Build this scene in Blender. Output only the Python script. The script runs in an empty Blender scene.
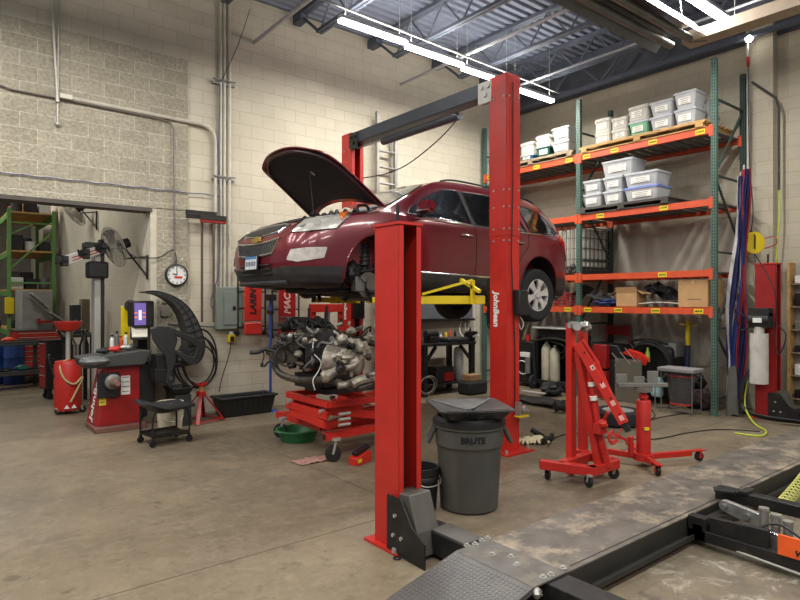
import bpy, bmesh, math, random
from mathutils import Vector, Matrix, noise
from mathutils.bvhtree import BVHTree
random.seed(7)
PI = math.pi
COL = bpy.context.scene.collection
H = 1.8                                   # eye height of the photographer
FX, FY = 0.6247, 0.7809                   # viewing direction on the floor plan
# ---------- measuring helpers: a photo pixel seen on a known plane gives a place in the room ----------
def ray(px, py):
    r = (px - 400) / 600.0
    return Vector((FX + r * FY, FY - r * FX, -(py - 300) / 600.0))
def G(px, py, z=0.0):
    d = ray(px, py); t = (z - H) / d.z
    return Vector((d.x * t, d.y * t, z))
def PX(px, py, x):
    d = ray(px, py); t = x / d.x
    return Vector((x, d.y * t, H + d.z * t))
def PY(px, py, y):
    d = ray(px, py); t = y / d.y
    return Vector((d.x * t, y, H + d.z * t))
def D(px, py, dep):
    d = ray(px, py)
    return Vector((d.x * dep, d.y * dep, H + d.z * dep))
# ---------- materials ----------
def lin(c):
    c = c / 255.0
    return c / 12.92 if c <= 0.04045 else ((c + 0.055) / 1.055) ** 2.4
def rgb(c): return (lin(c[0]), lin(c[1]), lin(c[2]), 1)
_m = {}
def mat(name, c, rough=0.5, metal=0.0, var=0.12, scale=6.0, bump=0.0, spec=0.5, dirt=0.0, dirtc=(60, 52, 44), coat=0.0, alpha=1.0, trans=0.0):
    if name in _m: return _m[name]
    m = bpy.data.materials.new(name); m.use_nodes = True
    nt = m.node_tree; N = nt.nodes; L = nt.links
    b = N['Principled BSDF']
    b.inputs['Roughness'].default_value = rough; b.inputs['Metallic'].default_value = metal
    b.inputs['Specular IOR Level'].default_value = spec
    if coat: b.inputs['Coat Weight'].default_value = coat; b.inputs['Coat Roughness'].default_value = 0.08
    if alpha < 1: b.inputs['Alpha'].default_value = alpha
    if trans: b.inputs['Transmission Weight'].default_value = trans
    tc = N.new('ShaderNodeTexCoord'); nz = N.new('ShaderNodeTexNoise')
    nz.inputs['Scale'].default_value = scale; nz.inputs['Detail'].default_value = 5
    L.new(tc.outputs['Object'], nz.inputs['Vector'])
    base = rgb(c)
    mr = N.new('ShaderNodeMapRange'); mr.inputs[1].default_value = 0.3; mr.inputs[2].default_value = 0.7
    mr.inputs[3].default_value = 1 - var; mr.inputs[4].default_value = 1 + var
    L.new(nz.outputs['Fac'], mr.inputs[0])
    mx = N.new('ShaderNodeMix'); mx.data_type = 'RGBA'; mx.blend_type = 'MULTIPLY'
    mx.inputs[0].default_value = 1; mx.inputs[6].default_value = base
    L.new(mr.outputs[0], mx.inputs[7])
    out = mx.outputs[2]
    if dirt > 0:
        n2 = N.new('ShaderNodeTexNoise'); n2.inputs['Scale'].default_value = scale * 0.6; n2.inputs['Detail'].default_value = 8
        n2.inputs['Roughness'].default_value = 0.7
        L.new(tc.outputs['Object'], n2.inputs['Vector'])
        r2 = N.new('ShaderNodeMapRange'); r2.inputs[1].default_value = 0.5; r2.inputs[2].default_value = 0.72
        r2.inputs[3].default_value = 0; r2.inputs[4].default_value = dirt
        L.new(n2.outputs['Fac'], r2.inputs[0])
        m2 = N.new('ShaderNodeMix'); m2.data_type = 'RGBA'
        L.new(r2.outputs[0], m2.inputs[0]); L.new(out, m2.inputs[6]); m2.inputs[7].default_value = rgb(dirtc)
        out = m2.outputs[2]
    L.new(out, b.inputs['Base Color'])
    if bump > 0:
        bp = N.new('ShaderNodeBump'); bp.inputs['Strength'].default_value = bump; bp.inputs['Distance'].default_value = 0.02
        L.new(nz.outputs['Fac'], bp.inputs['Height']); L.new(bp.outputs['Normal'], b.inputs['Normal'])
    _m[name] = m
    return m
def emis(name, c, s):
    if name in _m: return _m[name]
    m = bpy.data.materials.new(name); m.use_nodes = True
    b = m.node_tree.nodes['Principled BSDF']
    b.inputs['Base Color'].default_value = rgb(c); b.inputs['Emission Color'].default_value = rgb(c); b.inputs['Emission Strength'].default_value = s
    _m[name] = m; return m
def block_mat(name, plane, c1, c2, mortar, rough_face=0.0, bumpk=0.35, off=(0, 0)):
    m = bpy.data.materials.new(name); m.use_nodes = True
    nt = m.node_tree; N = nt.nodes; L = nt.links; b = N['Principled BSDF']
    b.inputs['Roughness'].default_value = 0.85; b.inputs['Specular IOR Level'].default_value = 0.25
    tc = N.new('ShaderNodeTexCoord'); sp = N.new('ShaderNodeSeparateXYZ'); cb = N.new('ShaderNodeCombineXYZ')
    L.new(tc.outputs['Object'], sp.inputs[0])
    L.new(sp.outputs['X' if plane == 'x' else 'Y'], cb.inputs[0]); L.new(sp.outputs['Z'], cb.inputs[1])
    mp = N.new('ShaderNodeMapping'); mp.inputs['Location'].default_value = (off[0], off[1], 0)
    L.new(cb.outputs[0], mp.inputs[0])
    bt = N.new('ShaderNodeTexBrick')
    bt.inputs['Scale'].default_value = 1; bt.inputs['Brick Width'].default_value = 0.406; bt.inputs['Row Height'].default_value = 0.203
    bt.inputs['Mortar Size'].default_value = 0.007; bt.inputs['Mortar Smooth'].default_value = 0.4; bt.inputs['Bias'].default_value = 0
    bt.inputs['Color1'].default_value = rgb(c1); bt.inputs['Color2'].default_value = rgb(c2); bt.inputs['Mortar'].default_value = rgb(mortar)
    L.new(mp.outputs[0], bt.inputs['Vector'])
    nz = N.new('ShaderNodeTexNoise'); nz.inputs['Scale'].default_value = 0.7; nz.inputs['Detail'].default_value = 7; nz.inputs['Roughness'].default_value = 0.65
    L.new(tc.outputs['Object'], nz.inputs['Vector'])
    mr = N.new('ShaderNodeMapRange'); mr.inputs[1].default_value = 0.3; mr.inputs[2].default_value = 0.7; mr.inputs[3].default_value = 0.86; mr.inputs[4].default_value = 1.08
    L.new(nz.outputs['Fac'], mr.inputs[0])
    mx = N.new('ShaderNodeMix'); mx.data_type = 'RGBA'; mx.blend_type = 'MULTIPLY'; mx.inputs[0].default_value = 1
    L.new(bt.outputs['Color'], mx.inputs[6]); L.new(mr.outputs[0], mx.inputs[7])
    col = mx.outputs[2]
    n2 = N.new('ShaderNodeTexNoise'); n2.inputs['Scale'].default_value = 22 if rough_face else 60; n2.inputs['Detail'].default_value = 6; n2.inputs['Roughness'].default_value = 0.7
    L.new(tc.outputs['Object'], n2.inputs['Vector'])
    if rough_face:
        r3 = N.new('ShaderNodeMapRange'); r3.inputs[1].default_value = 0.35; r3.inputs[2].default_value = 0.65; r3.inputs[3].default_value = 0.74; r3.inputs[4].default_value = 1.12
        L.new(n2.outputs['Fac'], r3.inputs[0])
        m3 = N.new('ShaderNodeMix'); m3.data_type = 'RGBA'; m3.blend_type = 'MULTIPLY'; m3.inputs[0].default_value = 1
        L.new(col, m3.inputs[6]); L.new(r3.outputs[0], m3.inputs[7]); col = m3.outputs[2]
    L.new(col, b.inputs['Base Color'])
    b1 = N.new('ShaderNodeBump'); b1.invert = True; b1.inputs['Strength'].default_value = bumpk; b1.inputs['Distance'].default_value = 0.02
    L.new(bt.outputs['Fac'], b1.inputs['Height'])
    b2 = N.new('ShaderNodeBump'); b2.inputs['Strength'].default_value = 0.9 if rough_face else 0.15; b2.inputs['Distance'].default_value = 0.04 if rough_face else 0.01
    L.new(n2.outputs['Fac'], b2.inputs['Height']); L.new(b1.outputs['Normal'], b2.inputs['Normal']); L.new(b2.outputs['Normal'], b.inputs['Normal'])
    return m
# ---------- mesh builder ----------
def catmull(pts, k=4, closed=False):
    P = [Vector(p) for p in pts]
    if len(P) < 3: return P
    out = []; n = len(P)
    rng = n if closed else n - 1
    for i in range(rng):
        p0 = P[(i - 1) % n] if closed or i > 0 else P[0]; p1 = P[i]; p2 = P[(i + 1) % n]
        p3 = P[(i + 2) % n] if closed or i + 2 < n else P[-1]
        for s in range(k):
            t = s / k
            out.append(0.5 * ((2 * p1) + (p2 - p0) * t + (2 * p0 - 5 * p1 + 4 * p2 - p3) * t * t + (3 * p1 - p0 - 3 * p2 + p3) * t ** 3))
    if not closed: out.append(P[-1])
    return out
def basis(d):
    d = Vector(d).normalized()
    a = Vector((0, 0, 1)) if abs(d.z) < 0.9 else Vector((1, 0, 0))
    u = d.cross(a).normalized(); v = d.cross(u).normalized()
    return d, u, v
class MB:
    def __init__(s): s.bm = bmesh.new(); s.mi = 0
    def face(s, vs):
        try:
            f = s.bm.faces.new(vs); f.material_index = s.mi; return f
        except ValueError: return None
    def V(s, p): return s.bm.verts.new(p)
    def box(s, c, d, rot=None):
        c = Vector(c); h = Vector(d) / 2
        R = rot if rot is not None else Matrix.Identity(3)
        vs = [s.V(c + R @ Vector((h.x * i, h.y * j, h.z * k))) for i in (-1, 1) for j in (-1, 1) for k in (-1, 1)]
        for q in ((0, 1, 3, 2), (4, 6, 7, 5), (0, 4, 5, 1), (2, 3, 7, 6), (0, 2, 6, 4), (1, 5, 7, 3)): s.face([vs[i] for i in q])
        return s
    def b2(s, x0, x1, y0, y1, z0, z1): return s.box(((x0 + x1) / 2, (y0 + y1) / 2, (z0 + z1) / 2), (abs(x1 - x0), abs(y1 - y0), abs(z1 - z0)))
    def bar(s, a, b, w, h=None, up=(0, 0, 1)):
        a = Vector(a); b = Vector(b); h = h or w; d = (b - a)
        L = d.length
        if L < 1e-6: return s
        d.normalize(); up = Vector(up)
        if abs(d.dot(up)) > 0.98: up = Vector((0, 1, 0)) if abs(d.y) < 0.9 else Vector((1, 0, 0))
        sd = d.cross(up).normalized(); uu = sd.cross(d).normalized()
        R = Matrix((d, sd, uu)).transposed()
        return s.box((a + b) / 2, (L, w, h), R)
    def rings(s, R, closed=False, cap=True, loop=True):
        rv = [[s.V(p) for p in r] for r in R]; n = len(rv[0]); m = len(rv)
        for i in range(m if closed else m - 1):
            A, B = rv[i], rv[(i + 1) % m]
            for j in range(n if loop else n - 1): s.face([A[j], A[(j + 1) % n], B[(j + 1) % n], B[j]])
        if cap and not closed and loop: s.face(rv[0]); s.face(rv[-1][::-1])
        return s
    def cyl(s, a, b, r, r2=None, n=16, cap=True):
        a = Vector(a); b = Vector(b); r2 = r if r2 is None else r2
        d, u, v = basis(b - a)
        return s.rings([[p + (u * math.cos(2 * PI * i / n) + v * math.sin(2 * PI * i / n)) * q for i in range(n)] for p, q in ((a, r), (b, r2))], cap=cap)
    def tube(s, pts, r, n=8, k=0, closed=False):
        P = catmull(pts, k, closed) if k else [Vector(p) for p in pts]
        m = len(P); R = []; u = None
        for i, p in enumerate(P):
            if closed: t = P[(i + 1) % m] - P[i - 1]
            else: t = P[min(i + 1, m - 1)] - P[max(i - 1, 0)]
            if t.length < 1e-9: t = Vector((0, 0, 1))
            t.normalize()
            if u is None: _, u, _ = basis(t)
            u = (u - t * u.dot(t))
            if u.length < 1e-6: _, u, _ = basis(t)
            u.normalize(); v = t.cross(u)
            rr = r[min(i, len(r) - 1)] if isinstance(r, (list, tuple)) else r
            R.append([p + (u * math.cos(2 * PI * j / n) + v * math.sin(2 * PI * j / n)) * rr for j in range(n)])
        return s.rings(R, closed=closed)
    def lathe(s, prof, c=(0, 0, 0), axis=(0, 0, 1), n=24, cap=True, sx=1, sy=1):
        c = Vector(c); d, u, v = basis(axis)
        if abs(d.z) > 0.99: u, v = Vector((1, 0, 0)), Vector((0, 1, 0)) * (1 if d.z > 0 else -1)
        return s.rings([[c + d * h + (u * math.cos(2 * PI * i / n) * sx + v * math.sin(2 * PI * i / n) * sy) * max(r, 1e-4) for i in range(n)] for r, h in prof], cap=cap)
    def prism(s, poly, ax, lo, hi):
        """poly: 2-D points in the plane normal to ax ('x': (y,z), 'y': (x,z), 'z': (x,y))"""
        def q(p, t): return {'x': (t, p[0], p[1]), 'y': (p[0], t, p[1]), 'z': (p[0], p[1], t)}[ax]
        return s.rings([[q(p, lo) for p in poly], [q(p, hi) for p in poly]])
    def ball(s, c, r, n=12, sc=(1, 1, 1)):
        c = Vector(c); m = max(4, n // 2)
        R = []
        for i in range(m + 1):
            a = PI * i / m; rr = max(math.sin(a), 1e-3)
            R.append([c + Vector((math.cos(2 * PI * j / n) * rr * r * sc[0], math.sin(2 * PI * j / n) * rr * r * sc[1], math.cos(a) * r * sc[2])) for j in range(n)])
        return s.rings(R)
    def torus(s, c, R, r, axis=(0, 0, 1), n=28, k=8, sc=1.0):
        c = Vector(c); d, u, v = basis(axis)
        return s.tube([c + (u * math.cos(2 * PI * i / n) + v * math.sin(2 * PI * i / n) * sc) * R for i in range(n)], r, n=k, closed=True)
    def lump(s, c, r, sc=(1, 1, 1), seed=0, amp=0.25, n=16, fr=2.2):
        c = Vector(c); m = n // 2 + 1; R = []
        for i in range(m + 1):
            a = PI * i / m; rr = max(math.sin(a), 1e-3); q = []
            for j in range(n):
                d = Vector((math.cos(2 * PI * j / n) * rr, math.sin(2 * PI * j / n) * rr, math.cos(a)))
                k = 1 + amp * noise.noise(d * fr + Vector((seed * 3.1, seed, 0)))
                q.append(c + Vector((d.x * sc[0], d.y * sc[1], d.z * sc[2])) * r * k)
            R.append(q)
        return s.rings(R)
    def grid(s, f, nu, nv, th=0.0):
        """open sheet f(i/nu, j/nv) -> point, given a little thickness"""
        V = [[s.V(f(i / nu, j / nv)) for j in range(nv + 1)] for i in range(nu + 1)]
        fs = []
        for i in range(nu):
            for j in range(nv): fs.append(s.face([V[i][j], V[i + 1][j], V[i + 1][j + 1], V[i][j + 1]]))
        if th:
            W = [[None] * (nv + 1) for _ in range(nu + 1)]
            for i in range(nu + 1):
                for j in range(nv + 1):
                    a = V[min(i + 1, nu)][j].co - V[max(i - 1, 0)][j].co; b = V[i][min(j + 1, nv)].co - V[i][max(j - 1, 0)].co
                    n = a.cross(b); n = n.normalized() if n.length > 1e-12 else Vector((0, 0, 1))
                    W[i][j] = s.V(V[i][j].co - n * th)
            for i in range(nu):
                for j in range(nv): s.face([W[i][j], W[i][j + 1], W[i + 1][j + 1], W[i + 1][j]])
            for i in range(nu):
                for j in (0, nv): s.face([V[i][j], V[i + 1][j], W[i + 1][j], W[i][j]])
            for j in range(nv):
                for i in (0, nu): s.face([V[i][j], V[i][j + 1], W[i][j + 1], W[i][j]])
        return s
    def thick(s, fs, th):
        bmesh.ops.recalc_face_normals(s.bm, faces=fs)
        bmesh.ops.solidify(s.bm, geom=fs, thickness=th)
        return s
    def text(s, body, size, M, ext=0.002, bold=0.0, shear=0.0, align='CENTER'):
        cu = bpy.data.curves.new('t', 'FONT'); cu.body = body; cu.size = size; cu.extrude = ext; cu.offset = bold; cu.shear = shear
        cu.align_x = align; cu.align_y = 'CENTER'; cu.resolution_u = 2
        o = bpy.data.objects.new('t', cu); COL.objects.link(o)
        dg = bpy.context.evaluated_depsgraph_get(); me = o.evaluated_get(dg).to_mesh()
        off = len(s.bm.verts); vs = [s.V(M @ v.co) for v in me.vertices]
        for p in me.polygons: s.face([vs[i] for i in p.vertices])
        o.evaluated_get(dg).to_mesh_clear(); bpy.data.objects.remove(o); bpy.data.curves.remove(cu)
        return s
    def xf(s, M):
        bmesh.ops.transform(s.bm, matrix=M, verts=s.bm.verts); return s
def wloc(o):
    return o['_w'] if o is not None and '_w' in o else (0, 0, 0)
def build(name, mb, mats, parent=None, smooth=35, world=True, bevel=0.0, normals=True, loc=None):
    """one mesh object. With a parent and world=True the given points are room coordinates."""
    if not isinstance(mats, (list, tuple)): mats = [mats]
    bm = mb.bm
    if normals: bmesh.ops.recalc_face_normals(bm, faces=bm.faces)
    o0 = Vector((0, 0, 0))
    if parent is not None and world: o0 = ORI.get(parent.name, Vector((0, 0, 0)))
    elif parent is None:
        if loc is not None: o0 = Vector(loc)
        elif loc is None and len(bm.verts):
            xs = [v.co.x for v in bm.verts]; ys = [v.co.y for v in bm.verts]; zs = [v.co.z for v in bm.verts]
            o0 = Vector(((min(xs) + max(xs)) / 2, (min(ys) + max(ys)) / 2, min(zs)))
    if o0.length > 0: bmesh.ops.translate(bm, vec=-o0, verts=bm.verts)
    me = bpy.data.meshes.new(name); bm.to_mesh(me); bm.free()
    for m in mats: me.materials.append(m)
    o = bpy.data.objects.new(name, me); COL.objects.link(o)
    if smooth:
        me.polygons.foreach_set('use_smooth', [True] * len(me.polygons))
        me.set_sharp_from_angle(angle=math.radians(smooth))
    if parent is not None:
        o.parent = parent; ORI[o.name] = ORI.get(parent.name, Vector((0, 0, 0))) if world else Vector((0, 0, 0))
    else: o.location = o0; ORI[o.name] = o0
    if bevel:
        b = o.modifiers.new('bevel', 'BEVEL'); b.width = bevel; b.segments = 2; b.limit_method = 'ANGLE'; b.angle_limit = math.radians(40)
    return o
ORI = {}
def bsplit(name, mb, mt, parent=None, **k):
    """several like pieces gathered in one builder become one object each"""
    bm = mb.bm; bm.verts.ensure_lookup_table(); left = set(bm.verts); isl = []
    while left:
        st = [left.pop()]; g = [st[0]]
        while st:
            v = st.pop()
            for e in v.link_edges:
                o = e.other_vert(v)
                if o in left: left.discard(o); st.append(o); g.append(o)
        lo = Vector([min(v.co[i] for v in g) for i in range(3)]); hi = Vector([max(v.co[i] for v in g) for i in range(3)])
        isl.append([g, lo, hi])
    merged = True
    while merged:
        merged = False
        for i in range(len(isl)):
            for j in range(i + 1, len(isl)):
                A, B = isl[i], isl[j]
                if all(A[1][c] <= B[2][c] + .002 and B[1][c] <= A[2][c] + .002 for c in range(3)):
                    A[0] += B[0]; A[1] = Vector([min(A[1][c], B[1][c]) for c in range(3)]); A[2] = Vector([max(A[2][c], B[2][c]) for c in range(3)])
                    isl.pop(j); merged = True; break
            if merged: break
    res = []
    for g, lo, hi in isl:
        nb = MB(); mp = {v: nb.V(v.co) for v in g}
        fs = set(f for v in g for f in v.link_faces)
        for f in fs: nb.face([mp[v] for v in f.verts])
        res.append(build(name, nb, mt, parent, **k))
    bm.free(); return res
def tag(o, label, cat, group=None):
    o['label'] = label; o['category'] = cat
    if group: o['group'] = group
    return o
def thing(name, label, cat, loc=(0, 0, 0), rotz=0, group=None):
    o = bpy.data.objects.new(name, None); COL.objects.link(o); o.empty_display_size = 0.1
    o.location = loc; o.rotation_euler = (0, 0, rotz); ORI[o.name] = Vector(loc)
    return tag(o, label, cat, group)
def struct(name, mb, m, **k):
    k.setdefault('loc', (0, 0, 0))
    o = build(name, mb, m, **k); o['kind'] = 'structure'; return o
def solo(name, mb, m, label, cat, group=None, **k):
    return tag(build(name, mb, m, **k), label, cat, group)
def dup(root, loc=None, rotz=None, label=None, group=None):
    def rec(o, par):
        c = o.copy(); COL.objects.link(c)
        if par is not None: c.parent = par
        for ch in o.children: rec(ch, c)
        return c
    r = rec(root, None)
    if loc is not None: r.location = loc
    if rotz is not None: r.rotation_euler[2] = rotz
    if label: r['label'] = label
    if group: r['group'] = group
    return r
def rotz3(a): return Matrix.Rotation(a, 3, 'Z')
def rnd(a, b): return random.uniform(a, b)
# ---------- palette ----------
RED = mat('red_enamel', (186, 40, 32), 0.42, var=0.1, scale=3, dirt=0.25, dirtc=(120, 30, 24))
REDB = mat('bright_red_enamel', (196, 42, 32), 0.4, var=0.08, scale=3, dirt=0.3, dirtc=(90, 25, 20))
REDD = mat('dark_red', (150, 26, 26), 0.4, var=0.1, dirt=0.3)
BLK = mat('black_plastic', (26, 26, 27), 0.5, var=0.2)
BLKM = mat('black_steel', (34, 33, 33), 0.45, metal=0.3, var=0.25, dirt=0.4, dirtc=(84, 76, 66))
DGR = mat('dark_grey_plastic', (58, 59, 58), 0.6, var=0.12, dirt=0.3, dirtc=(86, 80, 70))
GRY = mat('grey_steel', (120, 120, 116), 0.5, metal=0.4, dirt=0.3)
GALV = mat('galvanized', (176, 174, 166), 0.45, metal=0.45, var=0.08)
SIL = mat('cast_aluminium', (176, 174, 168), 0.38, metal=0.75, var=0.15, scale=12, bump=0.2, dirt=0.5, dirtc=(80, 70, 58))
CHR = mat('chrome', (215, 215, 215), 0.15, metal=0.95, var=0.03)
WHT = mat('white_plastic', (222, 222, 216), 0.45, var=0.05)
PAPER = mat('paper', (228, 226, 215), 0.8, var=0.05)
YEL = mat('yellow_enamel', (228, 200, 20), 0.45, var=0.06, dirt=0.15)
YELS = mat('yellow_sticker', (225, 205, 40), 0.6, var=0.04)
ORG = mat('orange_enamel', (206, 80, 42), 0.5, var=0.1, scale=5, dirt=0.25, dirtc=(150, 60, 30))
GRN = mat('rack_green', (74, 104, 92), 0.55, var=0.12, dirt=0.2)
GRNB = mat('bright_green', (96, 142, 74), 0.55, var=0.1)
HOLE = mat('dark_hole', (24, 28, 26), 0.9, var=0.1)
WOOD = mat('pallet_wood', (186, 146, 92), 0.8, var=0.2, scale=14)
WOODG = mat('weathered_wood', (140, 122, 98), 0.85, var=0.22, scale=14)
CARD = mat('cardboard', (186, 148, 102), 0.8, var=0.08)
RUB = mat('tyre_rubber', (30, 30, 31), 0.75, var=0.15, bump=0.2, scale=30)
BLUE = mat('blue', (40, 70, 150), 0.5)
TXT = mat('black_ink', (18, 18, 18), 0.7, var=0.0)
WTXT = mat('white_ink', (238, 236, 232), 0.6, var=0.0)
TEXTD = (0, 0, 0)
# ---------- camera ----------
cam = bpy.data.cameras.new('camera'); cam.lens = 27; cam.sensor_width = 36; cam.clip_end = 200
co = bpy.data.objects.new('camera', cam); COL.objects.link(co)
co.location = (0, 0, H); co.rotation_euler = (math.radians(90), 0, -math.atan2(FX, FY))
sc = bpy.context.scene; sc.camera = co
sc.view_settings.view_transform = 'Standard'; sc.view_settings.look = 'None'; sc.view_settings.gamma = 1
sc.view_settings.use_curve_mapping = False; sc.view_settings.exposure = -0.06
try:
    sc.cycles.max_bounces = 6; sc.cycles.diffuse_bounces = 4; sc.cycles.glossy_bounces = 3; sc.cycles.transparent_max_bounces = 8
    sc.cycles.use_denoising = True; sc.cycles.sample_clamp_indirect = 6; sc.cycles.caustics_reflective = False; sc.cycles.caustics_refractive = False
except Exception: pass
# =====================================================================  THE ROOM
YA, XB, XJ = 9.25, 10.95, 2.66        # long block wall, rack wall, jamb of the wide opening
ZC = 6.72
def floor_mat():
    m = bpy.data.materials.new('concrete_floor'); m.use_nodes = True
    nt = m.node_tree; N = nt.nodes; L = nt.links; b = N['Principled BSDF']
    tc = N.new('ShaderNodeTexCoord')
    def nz(scale, det=6, ro=0.6, vec=None, dist=0):
        n = N.new('ShaderNodeTexNoise'); n.inputs['Scale'].default_value = scale; n.inputs['Detail'].default_value = det
        n.inputs['Roughness'].default_value = ro; n.inputs['Distortion'].default_value = dist
        L.new(vec or tc.outputs['Object'], n.inputs['Vector']); return n.outputs['Fac']
    def mr(v, a, b_, c, d):
        n = N.new('ShaderNodeMapRange'); n.inputs[1].default_value = a; n.inputs[2].default_value = b_; n.inputs[3].default_value = c; n.inputs[4].default_value = d
        L.new(v, n.inputs[0]); return n.outputs[0]
    def mixc(f, a, c):
        n = N.new('ShaderNodeMix'); n.data_type = 'RGBA'
        L.new(f, n.inputs[0])
        if hasattr(a, 'links'): L.new(a, n.inputs[6])
        else: n.inputs[6].default_value = a
        n.inputs[7].default_value = c; return n.outputs[2]
    c = mixc(mr(nz(0.45, 8, 0.62), 0.35, 0.65, 0, 1), rgb((128, 114, 93)), rgb((103, 93, 77)))
    c = mixc(mr(nz(2.2, 9, 0.7), 0.5, 0.75, 0, 0.6), c, rgb((150, 135, 110)))
    c = mixc(mr(nz(11, 9, 0.75), 0.5, 0.72, 0, 0.5), c, rgb((150, 138, 116)))
    c = mixc(mr(nz(7, 8, 0.75, dist=0.5), 0.52, 0.72, 0, 0.6), c, rgb((76, 66, 55)))
    c = mixc(mr(nz(1.1, 5, 0.55, dist=0.4), 0.60, 0.68, 0, 0.5), c, rgb((78, 69, 60)))
    c = mixc(mr(nz(3.4, 3, 0.5), 0.69, 0.73, 0, 0.6), c, rgb((66, 57, 50)))
    # small drips: voronoi dots
    vo = N.new('ShaderNodeTexVoronoi'); vo.inputs['Scale'].default_value = 2.4; L.new(tc.outputs['Object'], vo.inputs['Vector'])
    dots = mr(vo.outputs['Distance'], 0.10, 0.13, 0.45, 0)
    msk = mr(nz(0.6, 2), 0.5, 0.6, 0, 1)
    mm = N.new('ShaderNodeMath'); mm.operation = 'MULTIPLY'; L.new(dots, mm.inputs[0]); L.new(msk, mm.inputs[1])
    c = mixc(mm.outputs[0], c, rgb((70, 62, 54)))
    # pale paint flecks
    v2 = N.new('ShaderNodeTexVoronoi'); v2.inputs['Scale'].default_value = 9; L.new(tc.outputs['Object'], v2.inputs['Vector'])
    fl = mr(v2.outputs['Distance'], 0.10, 0.14, 0.7, 0); mk = mr(nz(0.8, 2, 0.5), 0.66, 0.70, 0, 1)
    m2 = N.new('ShaderNodeMath'); m2.operation = 'MULTIPLY'; L.new(fl, m2.inputs[0]); L.new(mk, m2.inputs[1])
    c = mixc(m2.outputs[0], c, rgb((196, 190, 176)))
    # sawn joints
    sp = N.new('ShaderNodeSeparateXYZ'); L.new(tc.outputs['Object'], sp.inputs[0])
    for ax, v0 in (('Y', 3.96), ('X', 3.3), ('X', 9.2)):
        a = N.new('ShaderNodeMath'); a.operation = 'SUBTRACT'; a.inputs[1].default_value = v0; L.new(sp.outputs[ax], a.inputs[0])
        a2 = N.new('ShaderNodeMath'); a2.operation = 'ABSOLUTE'; L.new(a.outputs[0], a2.inputs[0])
        c = mixc(mr(a2.outputs[0], 0.004, 0.009, 0.75, 0), c, rgb((52, 46, 40)))
    # mop-washed pale clouds between the runways
    c = mixc(mr(nz(1.9, 9, 0.72, dist=0.8), 0.56, 0.70, 0, 0.38), c, rgb((150, 141, 124)))
    # chalky smears on the slab between the lift runways
    def rng(ax, lo, hi):
        g = N.new('ShaderNodeMapRange'); g.inputs[1].default_value = lo; g.inputs[2].default_value = hi; g.inputs[3].default_value = 0; g.inputs[4].default_value = 1
        L.new(sp.outputs[ax], g.inputs[0]); return g.outputs[0]
    def mul(p, q):
        k = N.new('ShaderNodeMath'); k.operation = 'MULTIPLY'; L.new(p, k.inputs[0]); L.new(q, k.inputs[1]); return k.outputs[0]
    zone = mul(rng('X', 3.0, 3.6), rng('Y', 2.3, 1.9))
    c = mixc(mul(zone, mr(nz(1.2, 4), 0.4, 0.6, 0.25, 0.75)), c, rgb((82, 77, 68)))
    c = mixc(mul(zone, mr(nz(2.4, 10, 0.78, dist=1.6), 0.52, 0.66, 0, 0.75)), c, rgb((176, 170, 154)))
    L.new(c, b.inputs['Base Color'])
    L.new(mr(nz(1.3, 6), 0.3, 0.7, 0.38, 0.62), b.inputs['Roughness'])
    b.inputs['Specular IOR Level'].default_value = 0.35
    bp = N.new('ShaderNodeBump'); bp.inputs['Strength'].default_value = 0.12; bp.inputs['Distance'].default_value = 0.01
    L.new(nz(25, 5), bp.inputs['Height']); L.new(bp.outputs['Normal'], b.inputs['Normal'])
    return m
struct('floor', MB().b2(-8, XB + 0.3, -5, 22, -0.2, 0), floor_mat(), smooth=0)
WALLA = block_mat('painted_block', 'x', (200, 192, 172), (194, 186, 165), (180, 172, 152))
WALLR = block_mat('split_face_block', 'x', (182, 174, 154), (170, 162, 142), (204, 197, 178), rough_face=1)
WALLB = block_mat('painted_block_rack_wall', 'y', (196, 187, 166), (190, 181, 160), (178, 169, 149))
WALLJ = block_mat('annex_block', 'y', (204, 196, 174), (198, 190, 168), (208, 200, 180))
ZL = 3.14
m = MB(); m.b2(3.21, XB + 0.3, YA, YA + 0.25, 0, ZC + 0.1); m.b2(-8, 3.21, YA, YA + 0.25, 5.48, ZC + 0.1)
struct('wall_left', m, WALLA, smooth=0)
m = MB(); m.b2(-8, 3.21, YA - 0.03, YA + 0.25, ZL + 0.02, 5.48); m.b2(XJ + 0.09, 3.21, YA - 0.03, YA + 0.25, 0, ZL + 0.03)
struct('wall_split_face', m, WALLR, smooth=0)
m = MB(); m.b2(XJ, XJ + 0.10, YA - 0.02, YA + 0.4, 0, ZL + 0.02)
struct('trim_1', m, mat('smooth_jamb', (196, 188, 168), 0.8, dirt=0.15), smooth=0)
m = MB(); m.b2(-8, XJ + 0.02, YA - 0.045, YA + 0.25, ZL - 0.035, ZL + 0.02)
struct('trim_2', m, mat('lintel_steel', (74, 68, 62), 0.6, var=0.2, dirt=0.4), smooth=0)
struct('wall_annex_side', MB().b2(XJ + 0.02, XJ + 0.25, YA + 0.4, 22, 0, 5.5), WALLJ, smooth=0)
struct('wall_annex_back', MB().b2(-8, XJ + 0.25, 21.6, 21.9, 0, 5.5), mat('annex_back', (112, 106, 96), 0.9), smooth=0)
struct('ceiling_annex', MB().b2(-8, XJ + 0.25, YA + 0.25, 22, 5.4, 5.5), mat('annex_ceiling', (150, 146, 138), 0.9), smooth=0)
m = MB(); m.b2(XB, XB + 0.3, -5, YA + 0.25, 0, 6.12)
struct('wall_right', m, WALLB, smooth=0)
struct('wall_shade_band', MB().b2(XB - 0.04, XB + 0.3, -5, YA + 0.25, 6.12, ZC + 0.1), mat('shaded_wall_grey', (84, 87, 94), 0.7), smooth=0)  # shade on the wall top, painted as a dark grey band
pil = PX(773, 200, XB - 0.2).y; pil2 = PX(752, 200, XB - 0.2).y
struct('wall_pilaster', MB().b2(XB - 0.2, XB, pil, pil2 + 0.1, 0, 6.3), WALLB, smooth=0)
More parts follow.
